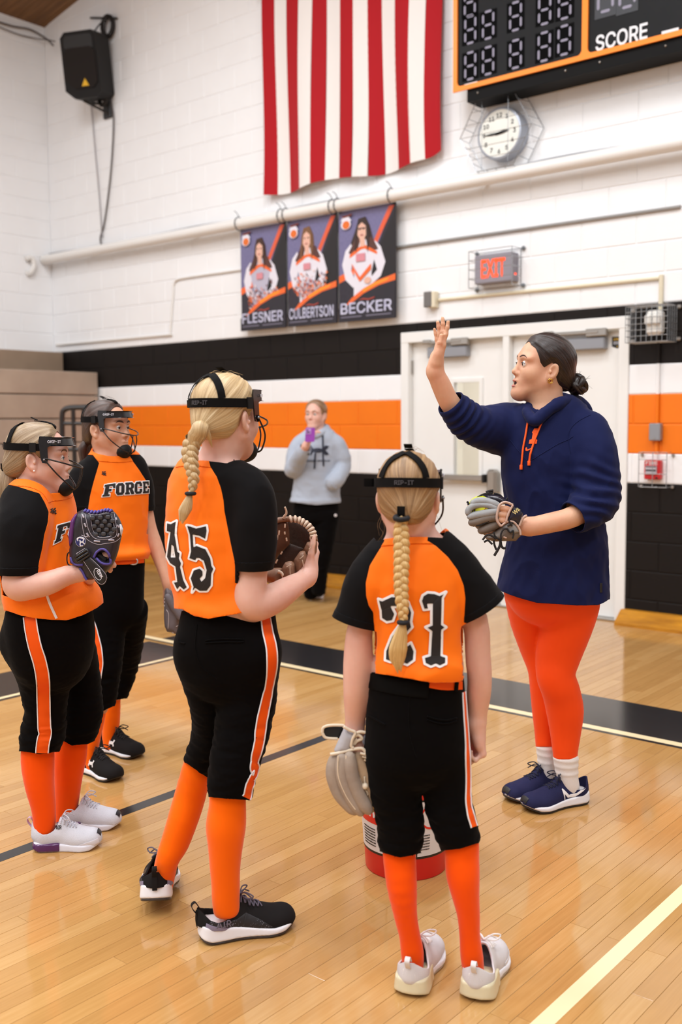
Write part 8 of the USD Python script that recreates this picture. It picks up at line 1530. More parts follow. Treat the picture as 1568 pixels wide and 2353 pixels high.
# ---------------------------------------------------------------- the coach
def coach():
    R = Rig(on_floor(1278, 1850)); t = thing('person', 'woman in navy hoodie and orange leggings raising her hand, dark hair in a bun', 'person', R.b)
    sk = skin('skin_tan', (218, 170, 138), (204, 132, 106)); ps = 0.87; f = -RH*math.sin(ps)-FH*math.cos(ps); r = np.cross(f, ZUP)
    hy = 0.16; H = Head(R.q(1248, 845, 0.0), -RH*math.cos(hy)-FH*math.sin(hy)+ZUP*0.16, ZUP+RH*0.16-FH*0.03, 1.0)
    hN, tN, hF, tF = on_floor(1345, 1838), on_floor(1199, 1866), on_floor(1297, 1815), on_floor(1161, 1843); oN = (0.7*hN+0.3*tN-R.b) @ FH; oF = (0.7*hF+0.3*tF-R.b) @ FH
    torso = [(1256, 925, 0.0, 38, 0.056), (1258, 945, 0.0, 56, 0.066), (1268, 978, 0.0, 100, 0.100), (1262, 1040, 0.0, 104, 0.128), (1264, 1090, 0.0, 104, 0.132), (1268, 1138, 0.0, 101, 0.130), (1276, 1200, 0.0, 103, 0.132), (1280, 1242, 0.0, 108, 0.136), (1279, 1291, 0.0, 114, 0.142), (1272, 1352, 0.0, 122, 0.162), (1270, 1410, 0.0, 124, 0.168)]
    armR = [(1182, 985, 0.10, 36), (1098, 978, -0.04, 27), (1040, 934, -0.09, 20.5), (1014, 884, -0.11, 18), (1001.5, 857, -0.12, 13), (999, 847, -0.12, 13.5)]
    armL = [(1352, 990, -0.06, 32), (1366, 1110, -0.11, 32), (1366, 1150, -0.14, 27), (1318, 1187, -0.205, 21), (1262, 1202, -0.22, 19), (1222, 1210, -0.225, 16.5), (1206, 1209, -0.225, 16)]
    hips = [(1272, 1280, 0.0, 88, 0.120), (1268, 1330, 0.0, 100, 0.135), (1268, 1370, 0.0, 104, 0.132)]
    legN = [(1312, 1345, -0.03, 66, 0.098), (1310, 1388, oN*0.6-0.01, 66.5, 0.098), (1299, 1443, oN*0.8, 59, 0.096), (1283, 1507, oN, 50, 0.080), (1277, 1550, oN-0.01, 42.5, 0.070), (1285, 1575, oN-0.01, 42, 0.067), (1292, 1597, oN, 42, 0.066), (1299, 1634, oN+0.01, 41.5, 0.066), (1300, 1681, oN+0.01, 34.5, 0.054), (1299.5, 1735, oN, 27, 0.042), (1302, 1790, oN, 23, 0.037)]
    legF = [(1208, 1345, 0.04, 50, 0.100), (1209, 1372, oF*0.6, 47, 0.100), (1216, 1427, oF*0.8, 42, 0.090), (1230, 1486, oF, 35, 0.076), (1246, 1535, oF-0.01, 32, 0.066), (1251, 1586, oF, 31, 0.064), (1254, 1634, oF+0.01, 29.5, 0.062), (1255, 1680, oF+0.01, 25, 0.050), (1253, 1718, oF, 20, 0.040), (1256, 1765, oF, 18, 0.036)]
    B = Field(); H.build(B, mouth=1.0); H.neck(B, R.q(1258, 945, -0.01), 0.054, 0.062); sh = lambda L, g: [(a, b, c, d-g, e-g*0.0012) for a, b, c, d, e in L]
    B.loft(seg_nodes(R, sh(torso[1:-3], 14)), RH, 0.02); chain_px(B, R, armR, 0.02); chain_px(B, R, armL, 0.02); B.loft(seg_nodes(R, sh(hips, 9)), RH, 0.02); B.loft(seg_nodes(R, sh(legN, 6)), RH, 0.015); B.loft(seg_nodes(R, sh(legF, 6)), RH, 0.01)
    for tp, hp, o in ((tN, hN, oN), (tF, hF, oF)): d = nrm(np.array([*(tp-hp)[:2], 0])); B.chain([(hp+d*0.075+ZUP*0.055, 0.022), (hp+d*0.13+ZUP*0.045, 0.028), (hp+d*0.20+ZUP*0.03, 0.02)], 0.02)
    hand_bones(B, R.q(999, 849, -0.12), ZUP*0.975+RH*0.20, -RH*0.96-FH*0.22, 0.172, curl=((-0.05, 0.08, 0.05), (0.12, 0.08, 0.06), (0.22, 0.10, 0.06), (0.28, 0.12, 0.08)), thumb=(0.25, 0.45), spread=0.06, right=True, tcurl=0.10)
    zg = Zm(1060, 1110, 8.711); og = -0.235; P3 = lambda L, o: np.array([R.q(u, v, o) for u, v in zg(*L)])
    hand_bones(B, R.q(1207, 1209, -0.225), -RH*0.97-ZUP*0.1, FH, 0.15, curl=(0.3,)*4, right=False)
    for L in ([(800, 500), (900, 520), (980, 540)], [(780, 630), (880, 640), (960, 640)], [(790, 740), (860, 750), (940, 750)]): B.chain([(p, q) for p, q in zip(P3(L, og-0.018), (0.0098, 0.0105, 0.0105))], 0.004)
    fb = H.face_box(); a1 = np.array([R.q(960, 960, -0.17), R.q(1060, 755, -0.04)]); a2 = np.array([R.q(1130, 1235, -0.26), R.q(1330, 1155, -0.13)])
    obj('body', B.mesh(0.009, [(fb[0], fb[1], 0.0026), (a1.min(0), a1.max(0), 0.0034), (a2.min(0), a2.max(0), 0.0042)]), sk, t, smooth=True); TB = Target(H.build(Field(), mouth=1.0).mesh(0.003, smooth=1)); H.eyes(t, (64, 42, 28), brow=(78, 54, 44), T=TB, bw=0.0024, look=(0.0, 1, -0.2))
    # mouth: dark opening, lips, teeth
    lm = mt('lip_rose', (196, 112, 104), 0.35)
    F = Field(); F.ell(H.w((0, 0.086, -0.0695)), np.array((0.014, 0.008, 0.0075))*H.s, H.A); obj('mouth_interior', F.mesh(0.002), mt('mouth_dark', (52, 16, 16), 0.6), t, smooth=True)
    def lip(zc, h, w, bow, nm):
        xs = np.linspace(-1, 1, 15); L = [(w*x, zc + bow*(1-x*x) ) for x in xs]; o = np.array([H.w((a, 0.16, b)) for a, b in L]); P, N, ok = TB.cast(o, np.repeat(-H.f[None], len(o), 0))
        if ok.sum() > 5: P, N = P[ok], N[ok]; k = np.linspace(-1, 1, len(P)); obj(nm, tube(P - N*0.0012, h*np.sqrt(np.maximum(1-k*k*0.92, 0.02)), 8), lm, t, smooth=True)
    lip(-0.0625, 0.0033, 0.018, 0.0014, 'upper_lip'); lip(-0.0785, 0.0040, 0.017, -0.002, 'lower_lip')
    for k in range(2): obj('hoop_earring', tube(np.array([H.w((0.083, -0.004-0.005*k, -0.046)) + (H.u*math.cos(a)*0.0075 + (H.f*0.9+H.r*0.3)*math.sin(a)*0.0065) for a in np.linspace(0, 2*np.pi, 21)[:-1]])*1.0, 0.0016, 8, closed=True), gold, t, smooth=True); obj('hoop_earring', tube(np.array([H.w((-0.083, -0.004-0.005*k, -0.046)) + (H.u*math.cos(a)*0.0075 + H.f*math.sin(a)*0.0065) for a in np.linspace(0, 2*np.pi, 21)[:-1]]), 0.0016, 8, closed=True), gold, t, smooth=True)
    # hair
    hm = hair_mat('hair_near_black', (14, 9, 8), (36, 24, 20), (84, 62, 56), 0.28)
    cap, TH = hair_cap(H, hm, t, [(0.085, 0.2), (0.076, 0.074), (0.062, 0.062), (0.050, 0.036), (0.038, 0.010), (0.024, -0.008), (0.010, 0.006), (-0.006, 0.020), (-0.024, 0.0), (-0.030, -0.045), (-0.044, -0.086), (-0.2, -0.085), (-0.2, 0.2)], (0.0, -0.108, -0.045), thick=0.010, bulge=[((0, -0.086, -0.03), (0.034, 0.034, 0.045))], freq=34, h=0.0032)
    bc = H.w((0.0, -0.137, -0.040)); rs = np.random.default_rng(7); bunF = Field(); bunF.ell(bc, (0.030, 0.032, 0.034), None, 0.01); obj('bun', bunF.mesh(0.004), hm, cap, smooth=True, prim=None)
    for i in range(9):
        ax = nrm(rs.normal(size=3)); e1 = nrm(np.cross(ax, [0.3, 0.2, 1])); e2 = np.cross(ax, e1); a0 = rs.uniform(0, 6.28); lock([bc + (e1*math.cos(a)+e2*math.sin(a))*0.031 for a in np.linspace(a0, a0+3.6, 8)], [0.004, 0.010, 0.012, 0.010, 0.003], hm, cap, 'bun_strand', seed=i, sides=10, freq=5)
    wisps([[bc + d*0.028, bc + d*0.042 + ZUP*0.004, bc + d*0.052 + e*0.01] for d, e in ((nrm(rs.normal(size=3)+RH*0.8), rs.normal(size=3)*0.5) for _ in range(14))] + [[H.w((0.05, -0.05-0.006*i, -0.078)), H.w((0.046, -0.06-0.008*i, -0.095)), H.w((0.05, -0.06-0.010*i, -0.112))] for i in range(5)], hm, cap, 0.0006)
    # leggings and socks
    lg = mt('leggings_orange', (250, 76, 8), 0.6, 0.25, sheen=0.12, bump=(900, 0.2, 0.0008)); F = Field(); F.loft(seg_nodes(R, hips), RH, 0.03); F.loft(seg_nodes(R, legN), RH, 0.02); F.loft(seg_nodes(R, legF), RH, 0.006); pm = F.mesh(0.0058); pu = project(pm[0]); near = (pm[0]-R.b) @ FH < 0.5*(oN+oF); pm = clip(pm, np.where(near, 1745, 1716) - pu[:, 1]); lp_ = obj('leggings', shell(pm, 0.003), lg, t, smooth=True)
    so = mt('sock_white', (236, 230, 226), 0.85, 0.15, sheen=0.2, bump=(500, 0.5, 0.0014))
    for cf, tp, vv in (([(1300.5, 1737, oN, 28, 0.043), (1302, 1760, oN, 25.5, 0.040), (1304, 1790, oN, 24, 0.039), (1307, 1808, oN, 24, 0.036), (1306, 1824, oN, 23, 0.030)], tN, (1742, 1757, 1773)), ([(1254, 1711, oF, 21, 0.040), (1256, 1740, oF, 19, 0.038), (1257, 1770, oF, 18.5, 0.036), (1255, 1795, oF, 17, 0.030)], tF, (1716, 1731, 1748))):
        F = Field(); F.loft(seg_nodes(R, cf), RH, 0.02)
        for v in vv: c, h, o, d = (np.interp(v, [n[1] for n in cf], [n[j] for n in cf]) for j in (0, 3, 2, 4)); F.ell(R.q(c, v, o), ((h+1.6)*R.px(c, v, o), d+0.003, 0.008), np.stack([RH, FH, ZUP]), 0.006)
        m = F.mesh(0.0042); m = clip(m, project(m[0])[:, 1] - (cf[0][1]+1)); obj('sock', shell(m, 0.003), so, t, smooth=True)
    # hoodie
    nv = mt('hoodie_navy', (18, 25, 66), 0.8, 0.15, sheen=0.06, bump=(620, 0.3, 0.001)); F = Field(); F.loft(seg_nodes(R, torso), RH, 0.03)
    chain_px(F, R, [(1192, 985, 0.10, 52), (1145, 985, 0.03, 47), (1098, 980, -0.04, 35), (1062, 956, -0.07, 30), (1030, 918, -0.10, 24)], 0.035); chain_px(F, R, [(1350, 988, -0.05, 44), (1361, 1046, -0.09, 49), (1368, 1108, -0.11, 47), (1368, 1150, -0.14, 43), (1345, 1172, -0.18, 35), (1312, 1191, -0.21, 25)], 0.025)
    m = F.mesh(0.0055); cR, dR = R.q(1034, 925, -0.095), nrm(R.q(1030, 918, -0.10)-R.q(1062, 956, -0.07)); cL, dL = R.q(1318, 1188, -0.205), nrm(R.q(1312, 1191, -0.21)-R.q(1345, 1172, -0.18)); pu = project(m[0])
    m = clip(m, np.where(pu[:, 0] < 1090, -plane_s(m[0], cR, dR), 1.0)); pu = project(m[0]); m = clip(m, np.where((np.linalg.norm(np.cross(m[0]-cL, dL), axis=1) < 0.052) & (np.abs(plane_s(m[0], cL, dL)) < 0.05), -plane_s(m[0], cL, dL), 1.0)); m = clip(m, under(m[0], [(1000, 1350), (1148, 1355), (1190, 1372), (1235, 1385), (1327, 1391), (1373, 1390), (1395, 1377), (1500, 1370)]))
    nc = R.q(1257, 945, 0.0); nf = R.q(1230, 966, -0.12); m = clip(m, np.where(np.linalg.norm((m[0]-nc)[:, :2], axis=1) < 0.088, -plane_s(m[0], nf, ZUP + f*0.45), 1.0)); m = biggest(m)
    pu = project(m[0]); sl = np.exp(-((pu[:, 0]-1075)/55)**2 - ((pu[:, 1]-965)/60)**2) + np.exp(-((pu[:, 0]-1365)/55)**2 - ((pu[:, 1]-1120)/70)**2)
    m = wrinkle(m, 0.011, 11, 31, (1, 1, 0.5), 0.4+0.5*np.clip((pu[:, 1]-1000)/100, 0, 1)); d0 = nrm(R.q(1030, 918, -0.1)-R.q(1098, 980, -0.04)); q = (m[0]-cR) @ d0; q2 = (m[0]-cL) @ ZUP + 0.3*((m[0]-cL) @ RH)
    w1 = np.exp(-((pu[:, 0]-1072)/40)**2 - ((pu[:, 1]-965)/55)**2); w2 = np.exp(-((pu[:, 0]-1368)/50)**2 - ((pu[:, 1]-1130)/60)**2); n_ = normals(*m); m = (m[0] + n_*(0.006*w1*np.sin(q*210 + 4*meshkit.noise(m[0]*14)) + 0.008*w2*np.sin(q2*150 + 5*meshkit.noise(m[0]*12)))[:, None], m[1]); T0 = Target(m)
    hd = obj('hoodie', shell(m, 0.004), nv, t, smooth=True)
    F = Field(); loopL = [(1231, 968, -0.115, 6), (1245, 955, -0.11, 7), (1264, 940, -0.10, 8), (1284, 928, -0.075, 8.5), (1304, 922, -0.03, 9), (1320, 926, 0.03, 9), (1318, 926, 0.08, 9), (1288, 918, 0.10, 9), (1250, 920, 0.09, 8), (1226, 928, 0.04, 7), (1215, 938, -0.02, 7), (1213, 948, -0.06, 6), (1219, 959, -0.09, 6), (1231, 968, -0.115, 6)]; chain_px(F, R, catmull(loopL[:-1], 4, True), 0.012); chain_px(F, R, [(1306, 926, 0.04, 12), (1328, 936, 0.07, 13), (1347, 950, 0.07, 10)], 0.03); chain_px(F, R, [(1290, 930, 0.10, 16), (1325, 942, 0.09, 15)], 0.03)
    hm_ = wrinkle(F.mesh(0.005), 0.004, 14, 3); obj('hood', hm_, nv, hd, smooth=True)
    for L in ([(1312, 1042), (1306, 1005), (1312, 985), (1330, 968), (1358, 953)], [(1283, 1020), (1306, 1010), (1318, 1003)], [(1172, 1010), (1200, 1045), (1217, 1058), (1250, 1040), (1283, 1020)]): put('seam', cord_on(T0, L, 0.0012), nv, hd)
    sc_ = mt('string_orange', (255, 96, 20), 0.7)
    z8 = Zm(960, 740, 3.267)
    for L in ([(835, 720), (822, 800), (808, 880), (795, 960), (788, 1030), (783, 1085)], [(950, 725), (922, 780), (895, 850), (870, 920), (850, 990), (840, 1055)]):
        put('drawstring', cord_on(T0, z8(*L), 0.0036, 0.004), sc_, hd); P, N, ok = T0.px(z8(L[-1])); obj('string_end', tube(np.array([P[0]+N[0]*0.005+ZUP*0.006, P[0]+N[0]*0.005-ZUP*0.010]), 0.0056, 8), sc_, hd, smooth=True)
    put_decal('emblem_letter', T0, Polygon(z8((878, 798), (914, 798), (908, 832), (898, 838), (890, 878), (900, 885), (894, 915), (836, 915), (842, 885), (858, 880), (866, 838), (860, 830))), sc_, hd, 0.0018, 4); put_decal('swoosh', T0, Polygon(z8((812, 945), (822, 940), (826, 958), (840, 952), (876, 936), (840, 962), (822, 970), (812, 964))), sc_, hd, 0.0018, 4)
    put_decal('hem_label', T0, Polygon(z8((1368, 1960), (1386, 1960), (1386, 2030), (1368, 2030))), mt('label_black', (26, 24, 24), 0.4), hd, 0.0016, 5)
    # running shoes
    up = mt('shoe_navy', (33, 34, 68), 0.8, 0.2, bump=(520, 0.5, 0.0012), var=(12, 0.3), col2=(44, 46, 84)); dkb = mt('sole_black', (30, 27, 27), 0.5); st = dict(upper=up, sole_m=mt('sole_white', (238, 236, 240), 0.45), outsole=dkb, lace=mt('lace_navy', (18, 20, 46), 0.8), sole=0.034, prof=[1.45, 1.35, 1.1, 0.95, 0.75, 0.85, 1.1])
    for hp, tp, rt in ((hN, tN, False), (hF, tF, True)):
        L0 = min(max(float(np.linalg.norm((tp-hp)[:2])), 0.25), 0.275); sp, X, A, lp, L = shoe(t, hp, tp-hp, L0, st, rt); vw = 1 if not rt else -1
        ww = mt('lace_white', (244, 240, 240), 0.8)
        P_ = [(0.05*L, 0.088), (0.14*L, 0.072), (0.26*L, 0.052), (0.38*L, 0.050), (0.46*L, 0.074), (0.475*L, 0.072), (0.455*L, 0.030), (0.445*L, 0.030), (0.45*L, 0.056), (0.40*L, 0.040), (0.28*L, 0.040), (0.15*L, 0.060), (0.05*L, 0.080)]; lp(Polygon(P_).buffer(0), 1, ww, 'swoosh', 0.002, 0.004)
        lp(Polygon([(0.962*L, -0.02), (1.02*L, -0.016), (1.02*L, 0.016), (0.962*L, 0.02)]), 0, dkb, 'toe_bumper', 0.002); lp(Polygon([(0.39*L, -0.008), (0.42*L, -0.008), (0.42*L, 0.008), (0.39*L, 0.008)]), 0, mt('tongue_logo', (120, 130, 190), 0.4), 'tongue_logo', 0.002, 0.003)
    # glove on her left hand, a ball in it
    z = zg; G = thing('softball_glove', 'grey and black glove on the hand of the woman in navy', 'softball glove', R.q(1140, 1190, og))
    gl = mt('glove_light_grey', (158, 160, 162), 0.5, 0.35, var=(16, 0.6), col2=(134, 130, 126), bump=(150, 0.35, 0.0014)); gt = mt('glove_taupe', (126, 114, 104), 0.55, 0.35, var=(16, 0.6), col2=(104, 92, 82), bump=(150, 0.35, 0.0014)); gn = mt('glove_navy_black', (34, 30, 40), 0.2, 0.5, var=(20, 0.4), col2=(50, 48, 64)); gb = mt('glove_binding_tan', (196, 164, 148), 0.6); bl = mt('lace_black', (30, 26, 26), 0.8)
    F = Field(); slab(F, R, z((250, 340), (330, 280), (420, 245), (560, 215), (760, 235), (860, 290), (950, 350), (900, 420), (780, 440), (560, 360), (340, 340)), og+0.035, 0.024, 0.03, 0.02); obj('web', F.mesh(0.0034), gn, G, smooth=True)
    for L, rr, o, m in (([(760, 470), (640, 410), (480, 365), (330, 365), (230, 410)], (46, 52, 52, 50, 42), -0.004, gl), ([(720, 520), (560, 450), (360, 440), (220, 470), (150, 540), (135, 610)], (38, 36, 34, 36, 34, 26), -0.010, gl), ([(740, 560), (600, 590), (420, 620), (260, 650), (170, 680)], (52, 58, 58, 50, 36), -0.012, gl), ([(740, 690), (600, 690), (430, 730), (290, 780), (200, 790)], (56, 62, 66, 60, 44), -0.010, gt), ([(760, 800), (640, 850), (500, 910), (400, 950)], (58, 66, 68, 56), -0.002, gt)):
        F = Field(); chain_px(F, R, [(u, v, og+o, w/8.711) for (u, v), w in zip(catmull(z(*L), 3), np.interp(np.linspace(0, 1, 3*(len(L)-1)+1), np.linspace(0, 1, len(rr)), rr))], 0.008); obj('finger_stall', F.mesh(0.0032), m, G, smooth=True)
    F = Field(); slab(F, R, z((660, 980), (790, 870), (940, 770), (1050, 775), (1140, 870), (1205, 1010), (1200, 1050), (1130, 1120), (1100, 1160), (980, 1160), (680, 1170), (520, 1130), (460, 1070)), og+0.005, 0.028, 0.03, 0.025); hmh = F.mesh(0.0034); obj('heel_pad', hmh, gt, G, smooth=True); THP = Target(hmh)
    F = Field(); slab(F, R, z((820, 900), (940, 770), (1050, 775), (1140, 870), (1190, 985), (1060, 1010), (960, 1010), (920, 930)), og-0.02, 0.010, 0.008, 0.012); obj('heel_patch', F.mesh(0.003), gl, G, smooth=True)
    F = Field(); slab(F, R, z((160, 700), (300, 420), (700, 400), (980, 560), (1050, 800), (760, 1080), (480, 1060), (250, 850)), og+0.055, 0.014, 0.014, 0.02); obj('palm_shell', F.mesh(0.0045), gt, G, smooth=True)
    F = Field(); slab(F, R, z((905, 770), (960, 600), (1035, 455), (1130, 500), (1250, 600), (1200, 720), (1165, 855), (1060, 770)), og-0.022, 0.012, 0.014, 0.018); sm = F.mesh(0.003); obj('wrist_strap', sm, gn, G, smooth=True); TS = Target(sm)
    tx = affinity.rotate(affinity.translate(affinity.scale(text_poly('Wilson', 1.0), 8.5, -8.5, origin=(0, 0)), *z((1075, 640))[0]), -38, origin=z((1075, 640))[0]); put_decal('lettering', TS, tx, mt('gold_letter', (226, 206, 140), 0.45), G, 0.002, 2.5)
    pl = lambda L, o, rr, m, nm, n=7: obj(nm, tube(catmull(P3(L, og+o), n), rr, 8), m, G, smooth=True)
    pl([(800, 865), (730, 770), (715, 680), (735, 560), (775, 440), (860, 385), (940, 395), (1040, 440)], -0.030, 0.0042, gb, 'binding'); pl([(1040, 440), (975, 560), (935, 650), (900, 780)], -0.032, 0.0038, gb, 'binding'); pl([(1320, 650), (1250, 690), (1200, 780), (1165, 860)], -0.026, 0.0046, gb, 'binding'); pl([(800, 865), (880, 800), (970, 765), (1060, 785), (1130, 860), (1180, 950), (1195, 1040)], -0.030, 0.0036, gb, 'binding')
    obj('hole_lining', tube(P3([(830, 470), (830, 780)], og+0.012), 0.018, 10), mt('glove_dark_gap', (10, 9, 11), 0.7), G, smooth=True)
    for L, o, rr in (([(955, 735), (985, 800), (1020, 860)], -0.034, 0.003), ([(930, 865), (980, 830), (1040, 790)], -0.034, 0.003), ([(800, 1120), (800, 1020), (850, 930), (920, 915), (960, 970), (1000, 990), (1040, 950), (1050, 1040), (1030, 1110)], -0.034, 0.003), ([(660, 980), (680, 1060), (760, 1130)], -0.03, 0.003), ([(790, 1130), (785, 1230), (740, 1330), (665, 1455)], -0.02, 0.0046), ([(655, 1150), (670, 1240), (705, 1335)], -0.015, 0.0036), ([(795, 1180), (810, 1260), (850, 1305), (895, 1300)], -0.02, 0.0042), ([(430, 1140), (520, 1040), (620, 1060), (700, 1120)], -0.03, 0.0034), ([(460, 1180), (540, 1150), (625, 1225)], -0.025, 0.0034), ([(500, 185), (570, 160), (645, 150)], 0.03, 0.0042), ([(560, 190), (580, 240), (620, 260), (600, 210), (640, 180)], 0.03, 0.004), ([(260, 335), (420, 235), (560, 200)], 0.02, 0.003), ([(660, 205), (780, 240), (880, 340), (930, 300)], 0.03, 0.003), ([(120, 370), (150, 410), (145, 440)], 0.0, 0.0036), ([(100, 590), (120, 640), (145, 640)], -0.01, 0.003), ([(210, 810), (240, 860), (280, 860)], -0.012, 0.002), ([(300, 860), (420, 830), (610, 730)], -0.02, 0.0022)): pl(L, o, rr, bl, 'lacing', 5)
    for x in (150, 190, 225, 262): obj('lacing', tube(P3([(x+10, 520+int((225-x)*0.2)), (x, 620)], og-0.012), 0.0018, 6), bl, G, smooth=True)
    obj('heel_label', bx(0, 0.001, 0, 0.001, 0, 0.001) if False else tube(P3([(850, 1080), (910, 1100)], og-0.032), 0.003, 6), gb, G, smooth=True)
    b = trimesh.creation.icosphere(3, 0.046); bc2 = R.q(*z((400, 520))[0], og+0.030); b.apply_translation(bc2); S = thing('softball', 'yellow ball held inside the grey and black glove', 'ball', bc2); obj('ball', b, mt('ball_yellow', (214, 222, 50), 0.6, var=(60, 0.2)), S, smooth=True)
    obj('ball_seam', tube(np.array([bc2 + 0.0463*nrm(np.array([math.cos(a), math.sin(a), 0.55*math.cos(2*a)])) for a in np.linspace(0, 2*np.pi, 60)[:-1]]), 0.0011, 5, closed=True), mt('ball_stitch', (176, 40, 36), 0.6), S, smooth=True)
    return R
# ---------------------------------------------------------------- the woman filming by the wall
def bystander():
    R = Rig(on_floor(734, 1384)); t = thing('person', 'woman in pale grey hoodie by the striped wall holding up a phone', 'person', R.b); sk = skin('skin_fair_pink', (226, 180, 162), (208, 144, 128))
    H = Head(R.q(726, 953, 0.0), -FH*0.90-RH*0.42+ZUP*0.02, ZUP, 0.96)
    torso = [(729, 985, 0.0, 18, 0.055), (730, 998, 0.0, 28, 0.07), (732, 1014, 0.0, 45, 0.095), (731, 1060, 0.0, 47, 0.115), (728, 1110, 0.0, 51, 0.125), (726, 1150, 0.0, 55, 0.13), (726, 1162, 0.0, 54, 0.13)]
    armR = [(690, 1018, 0.0, 12), (675, 1078, -0.05, 11), (699, 1032, -0.26, 8), (704, 1022, -0.27, 7.5)]; armL = [(774, 1018, 0.0, 12), (788, 1070, 0.02, 11), (772, 1105, -0.12, 9), (760, 1110, -0.13, 8)]
    hips = [(727, 1148, 0.0, 50, 0.12), (727, 1190, 0.0, 52, 0.13)]; legR = [(703, 1180, 0.0, 27, 0.10), (706, 1260, 0.0, 24, 0.08), (712, 1330, 0.05, 18, 0.065), (716, 1368, 0.08, 15, 0.055)]; legL = [(750, 1180, -0.02, 29, 0.10), (742, 1260, -0.04, 22, 0.08), (735, 1320, -0.03, 17, 0.062), (733, 1360, -0.02, 15, 0.055)]
    B = Field(); H.build(B); H.neck(B, R.q(730, 998, 0.0), 0.05, 0.056); sh = lambda L, g: [(a, b, c, d-g, e-g*0.003) for a, b, c, d, e in L]; B.loft(seg_nodes(R, sh(torso[1:-1], 5)), RH, 0.02); chain_px(B, R, armR); chain_px(B, R, armL); B.loft(seg_nodes(R, sh(hips, 4)), RH, 0.02); B.loft(seg_nodes(R, sh(legR, 3)), RH, 0.02); B.loft(seg_nodes(R, sh(legL, 3)), RH, 0.02)
    hand_bones(B, R.q(704, 1024, -0.27), ZUP*0.88+RH*0.40, -FH*0.1+RH*0.85-ZUP*0.3, 0.165, curl=(0.45, 0.5, 0.5, 0.5), thumb=(0.4, 0.5), right=True); fb = H.face_box(); q = R.q(706, 1010, -0.27); obj('body', B.mesh(0.011, [(fb[0], fb[1], 0.004), (q-0.1, q+0.1, 0.0045)]), sk, t, smooth=True); TB = Target(H.build(Field()).mesh(0.004, smooth=1)); H.eyes(t, (80, 70, 60), brow=(110, 80, 58), T=TB, look=(-0.1, 1, 0))
    hm = hair_mat('hair_light_brown', (88, 62, 42), (140, 106, 76), (182, 146, 108)); cap, TH = hair_cap(H, hm, t, [(0.078, 0.2), (0.062, 0.080), (0.046, 0.045), (0.038, 0.018), (0.024, -0.01), (0.010, 0.006), (-0.004, 0.020), (-0.022, 0.0), (-0.032, -0.045), (-0.050, -0.085), (-0.2, -0.085), (-0.2, 0.2)], (0, -0.112, -0.03), h=0.005); lock([H.w((0, -0.11, -0.03)), H.w((0, -0.125, -0.06)), H.w((0, -0.115, -0.12))], [0.015, 0.02, 0.003], hm, cap, 'ponytail')
    gh = mt('hoodie_grey', (176, 184, 198), 0.8, 0.2, sheen=0.2, var=(260, 0.35), col2=(150, 158, 174), bump=(300, 0.3, 0.001)); F = Field(); F.loft(seg_nodes(R, torso), RH, 0.03); chain_px(F, R, [(692, 1018, 0.0, 18), (680, 1050, -0.02, 18), (675, 1078, -0.05, 17), (690, 1050, -0.18, 14), (701, 1030, -0.25, 11)], 0.03); chain_px(F, R, [(772, 1018, 0.0, 18), (784, 1050, 0.01, 18), (786, 1074, 0.0, 16), (774, 1102, -0.11, 14), (764, 1110, -0.13, 12)], 0.03)
    F.ell(R.q(726, 1150, 0), (0.195, 0.135, 0.03), np.stack([RH, FH, ZUP]), 0.02); m = F.mesh(0.008); m = clip(m, under(m[0], [(600, 1150), (669, 1153), (726, 1160), (781, 1155), (840, 1150)])); c = R.q(702, 1029, -0.255); m = clip(m, np.where(np.linalg.norm(m[0]-c, axis=1) < 0.07, -plane_s(m[0], c, R.q(704, 1022, -0.27)-R.q(690, 1050, -0.18)), 1.0)); nc = R.q(729, 995, 0); m = clip(m, np.where(np.linalg.norm((m[0]-nc)[:, :2], axis=1) < 0.085, -plane_s(m[0], R.q(727, 1000, -0.07), ZUP-FH*0.4), 1.0)); m = biggest(m); m = wrinkle(m, 0.008, 6, 41); T0 = Target(m); hd = obj('hoodie', shell(m, 0.005), gh, t, smooth=True)
    F = Field(); chain_px(F, R, [(726, 1001, -0.09, 6), (738, 996, -0.07, 7), (750, 988, 0.0, 8), (745, 984, 0.07, 9), (722, 984, 0.07, 9), (712, 990, 0.0, 8), (718, 998, -0.07, 6), (726, 1001, -0.09, 6)], 0.02); obj('hood', F.mesh(0.007), gh, hd, smooth=True)
    dn = mt('print_navy', (34, 38, 56), 0.6); z = Zm(600, 880, 4.358)
    for L in ([(545, 700), (540, 780), (537, 860)], [(618, 525), (620, 640), (622, 740), (627, 830)]): put('drawstring', cord_on(T0, z(*L), 0.007), dn, hd)
    lg = ua_logo(z((572, 675))[0], (24, 12.5)); put_decal('chest_logo', T0, lg, dn, hd, 0.003, 5); put_decal('lettering', T0, affinity.translate(affinity.scale(text_poly('UNDER ARMOUR', 1.0), 1, 1, origin=(0, 0)), 0, 0).buffer(0) if False else shapely.transform(text_poly('UNDER ARMOUR', 3.6, 54), lambda q: np.stack([z((455, 0))[0][0]+q[:, 0], z((0, 788))[0][1]-q[:, 1]], 1)), dn, hd, 0.003, 4)
    put('pocket_seam', cord_on(T0, z((705, 1005), (735, 1045), (760, 1050)), 0.004), gh, hd)
    F = Field(); F.loft(seg_nodes(R, hips), RH, 0.03); F.loft(seg_nodes(R, legR), RH, 0.02); F.loft(seg_nodes(R, legL), RH, 0.008); pm = wrinkle(F.mesh(0.009), 0.006, 9, 3, (1, 1, 2)); tp_ = obj('trousers', pm, black_p, t, smooth=True); T1 = Target(pm); put_decal('trouser_logo', T1, Point(*z((745, 1325))[0]).buffer(3.2), piping, tp_, 0.003, 3)
    st = dict(upper=mt('shoe_charcoal', (52, 46, 52), 0.8), sole_m=mt('sole_white', (238, 236, 240), 0.45), lace=mt('lace_black', (30, 26, 26), 0.8), sole=0.026)
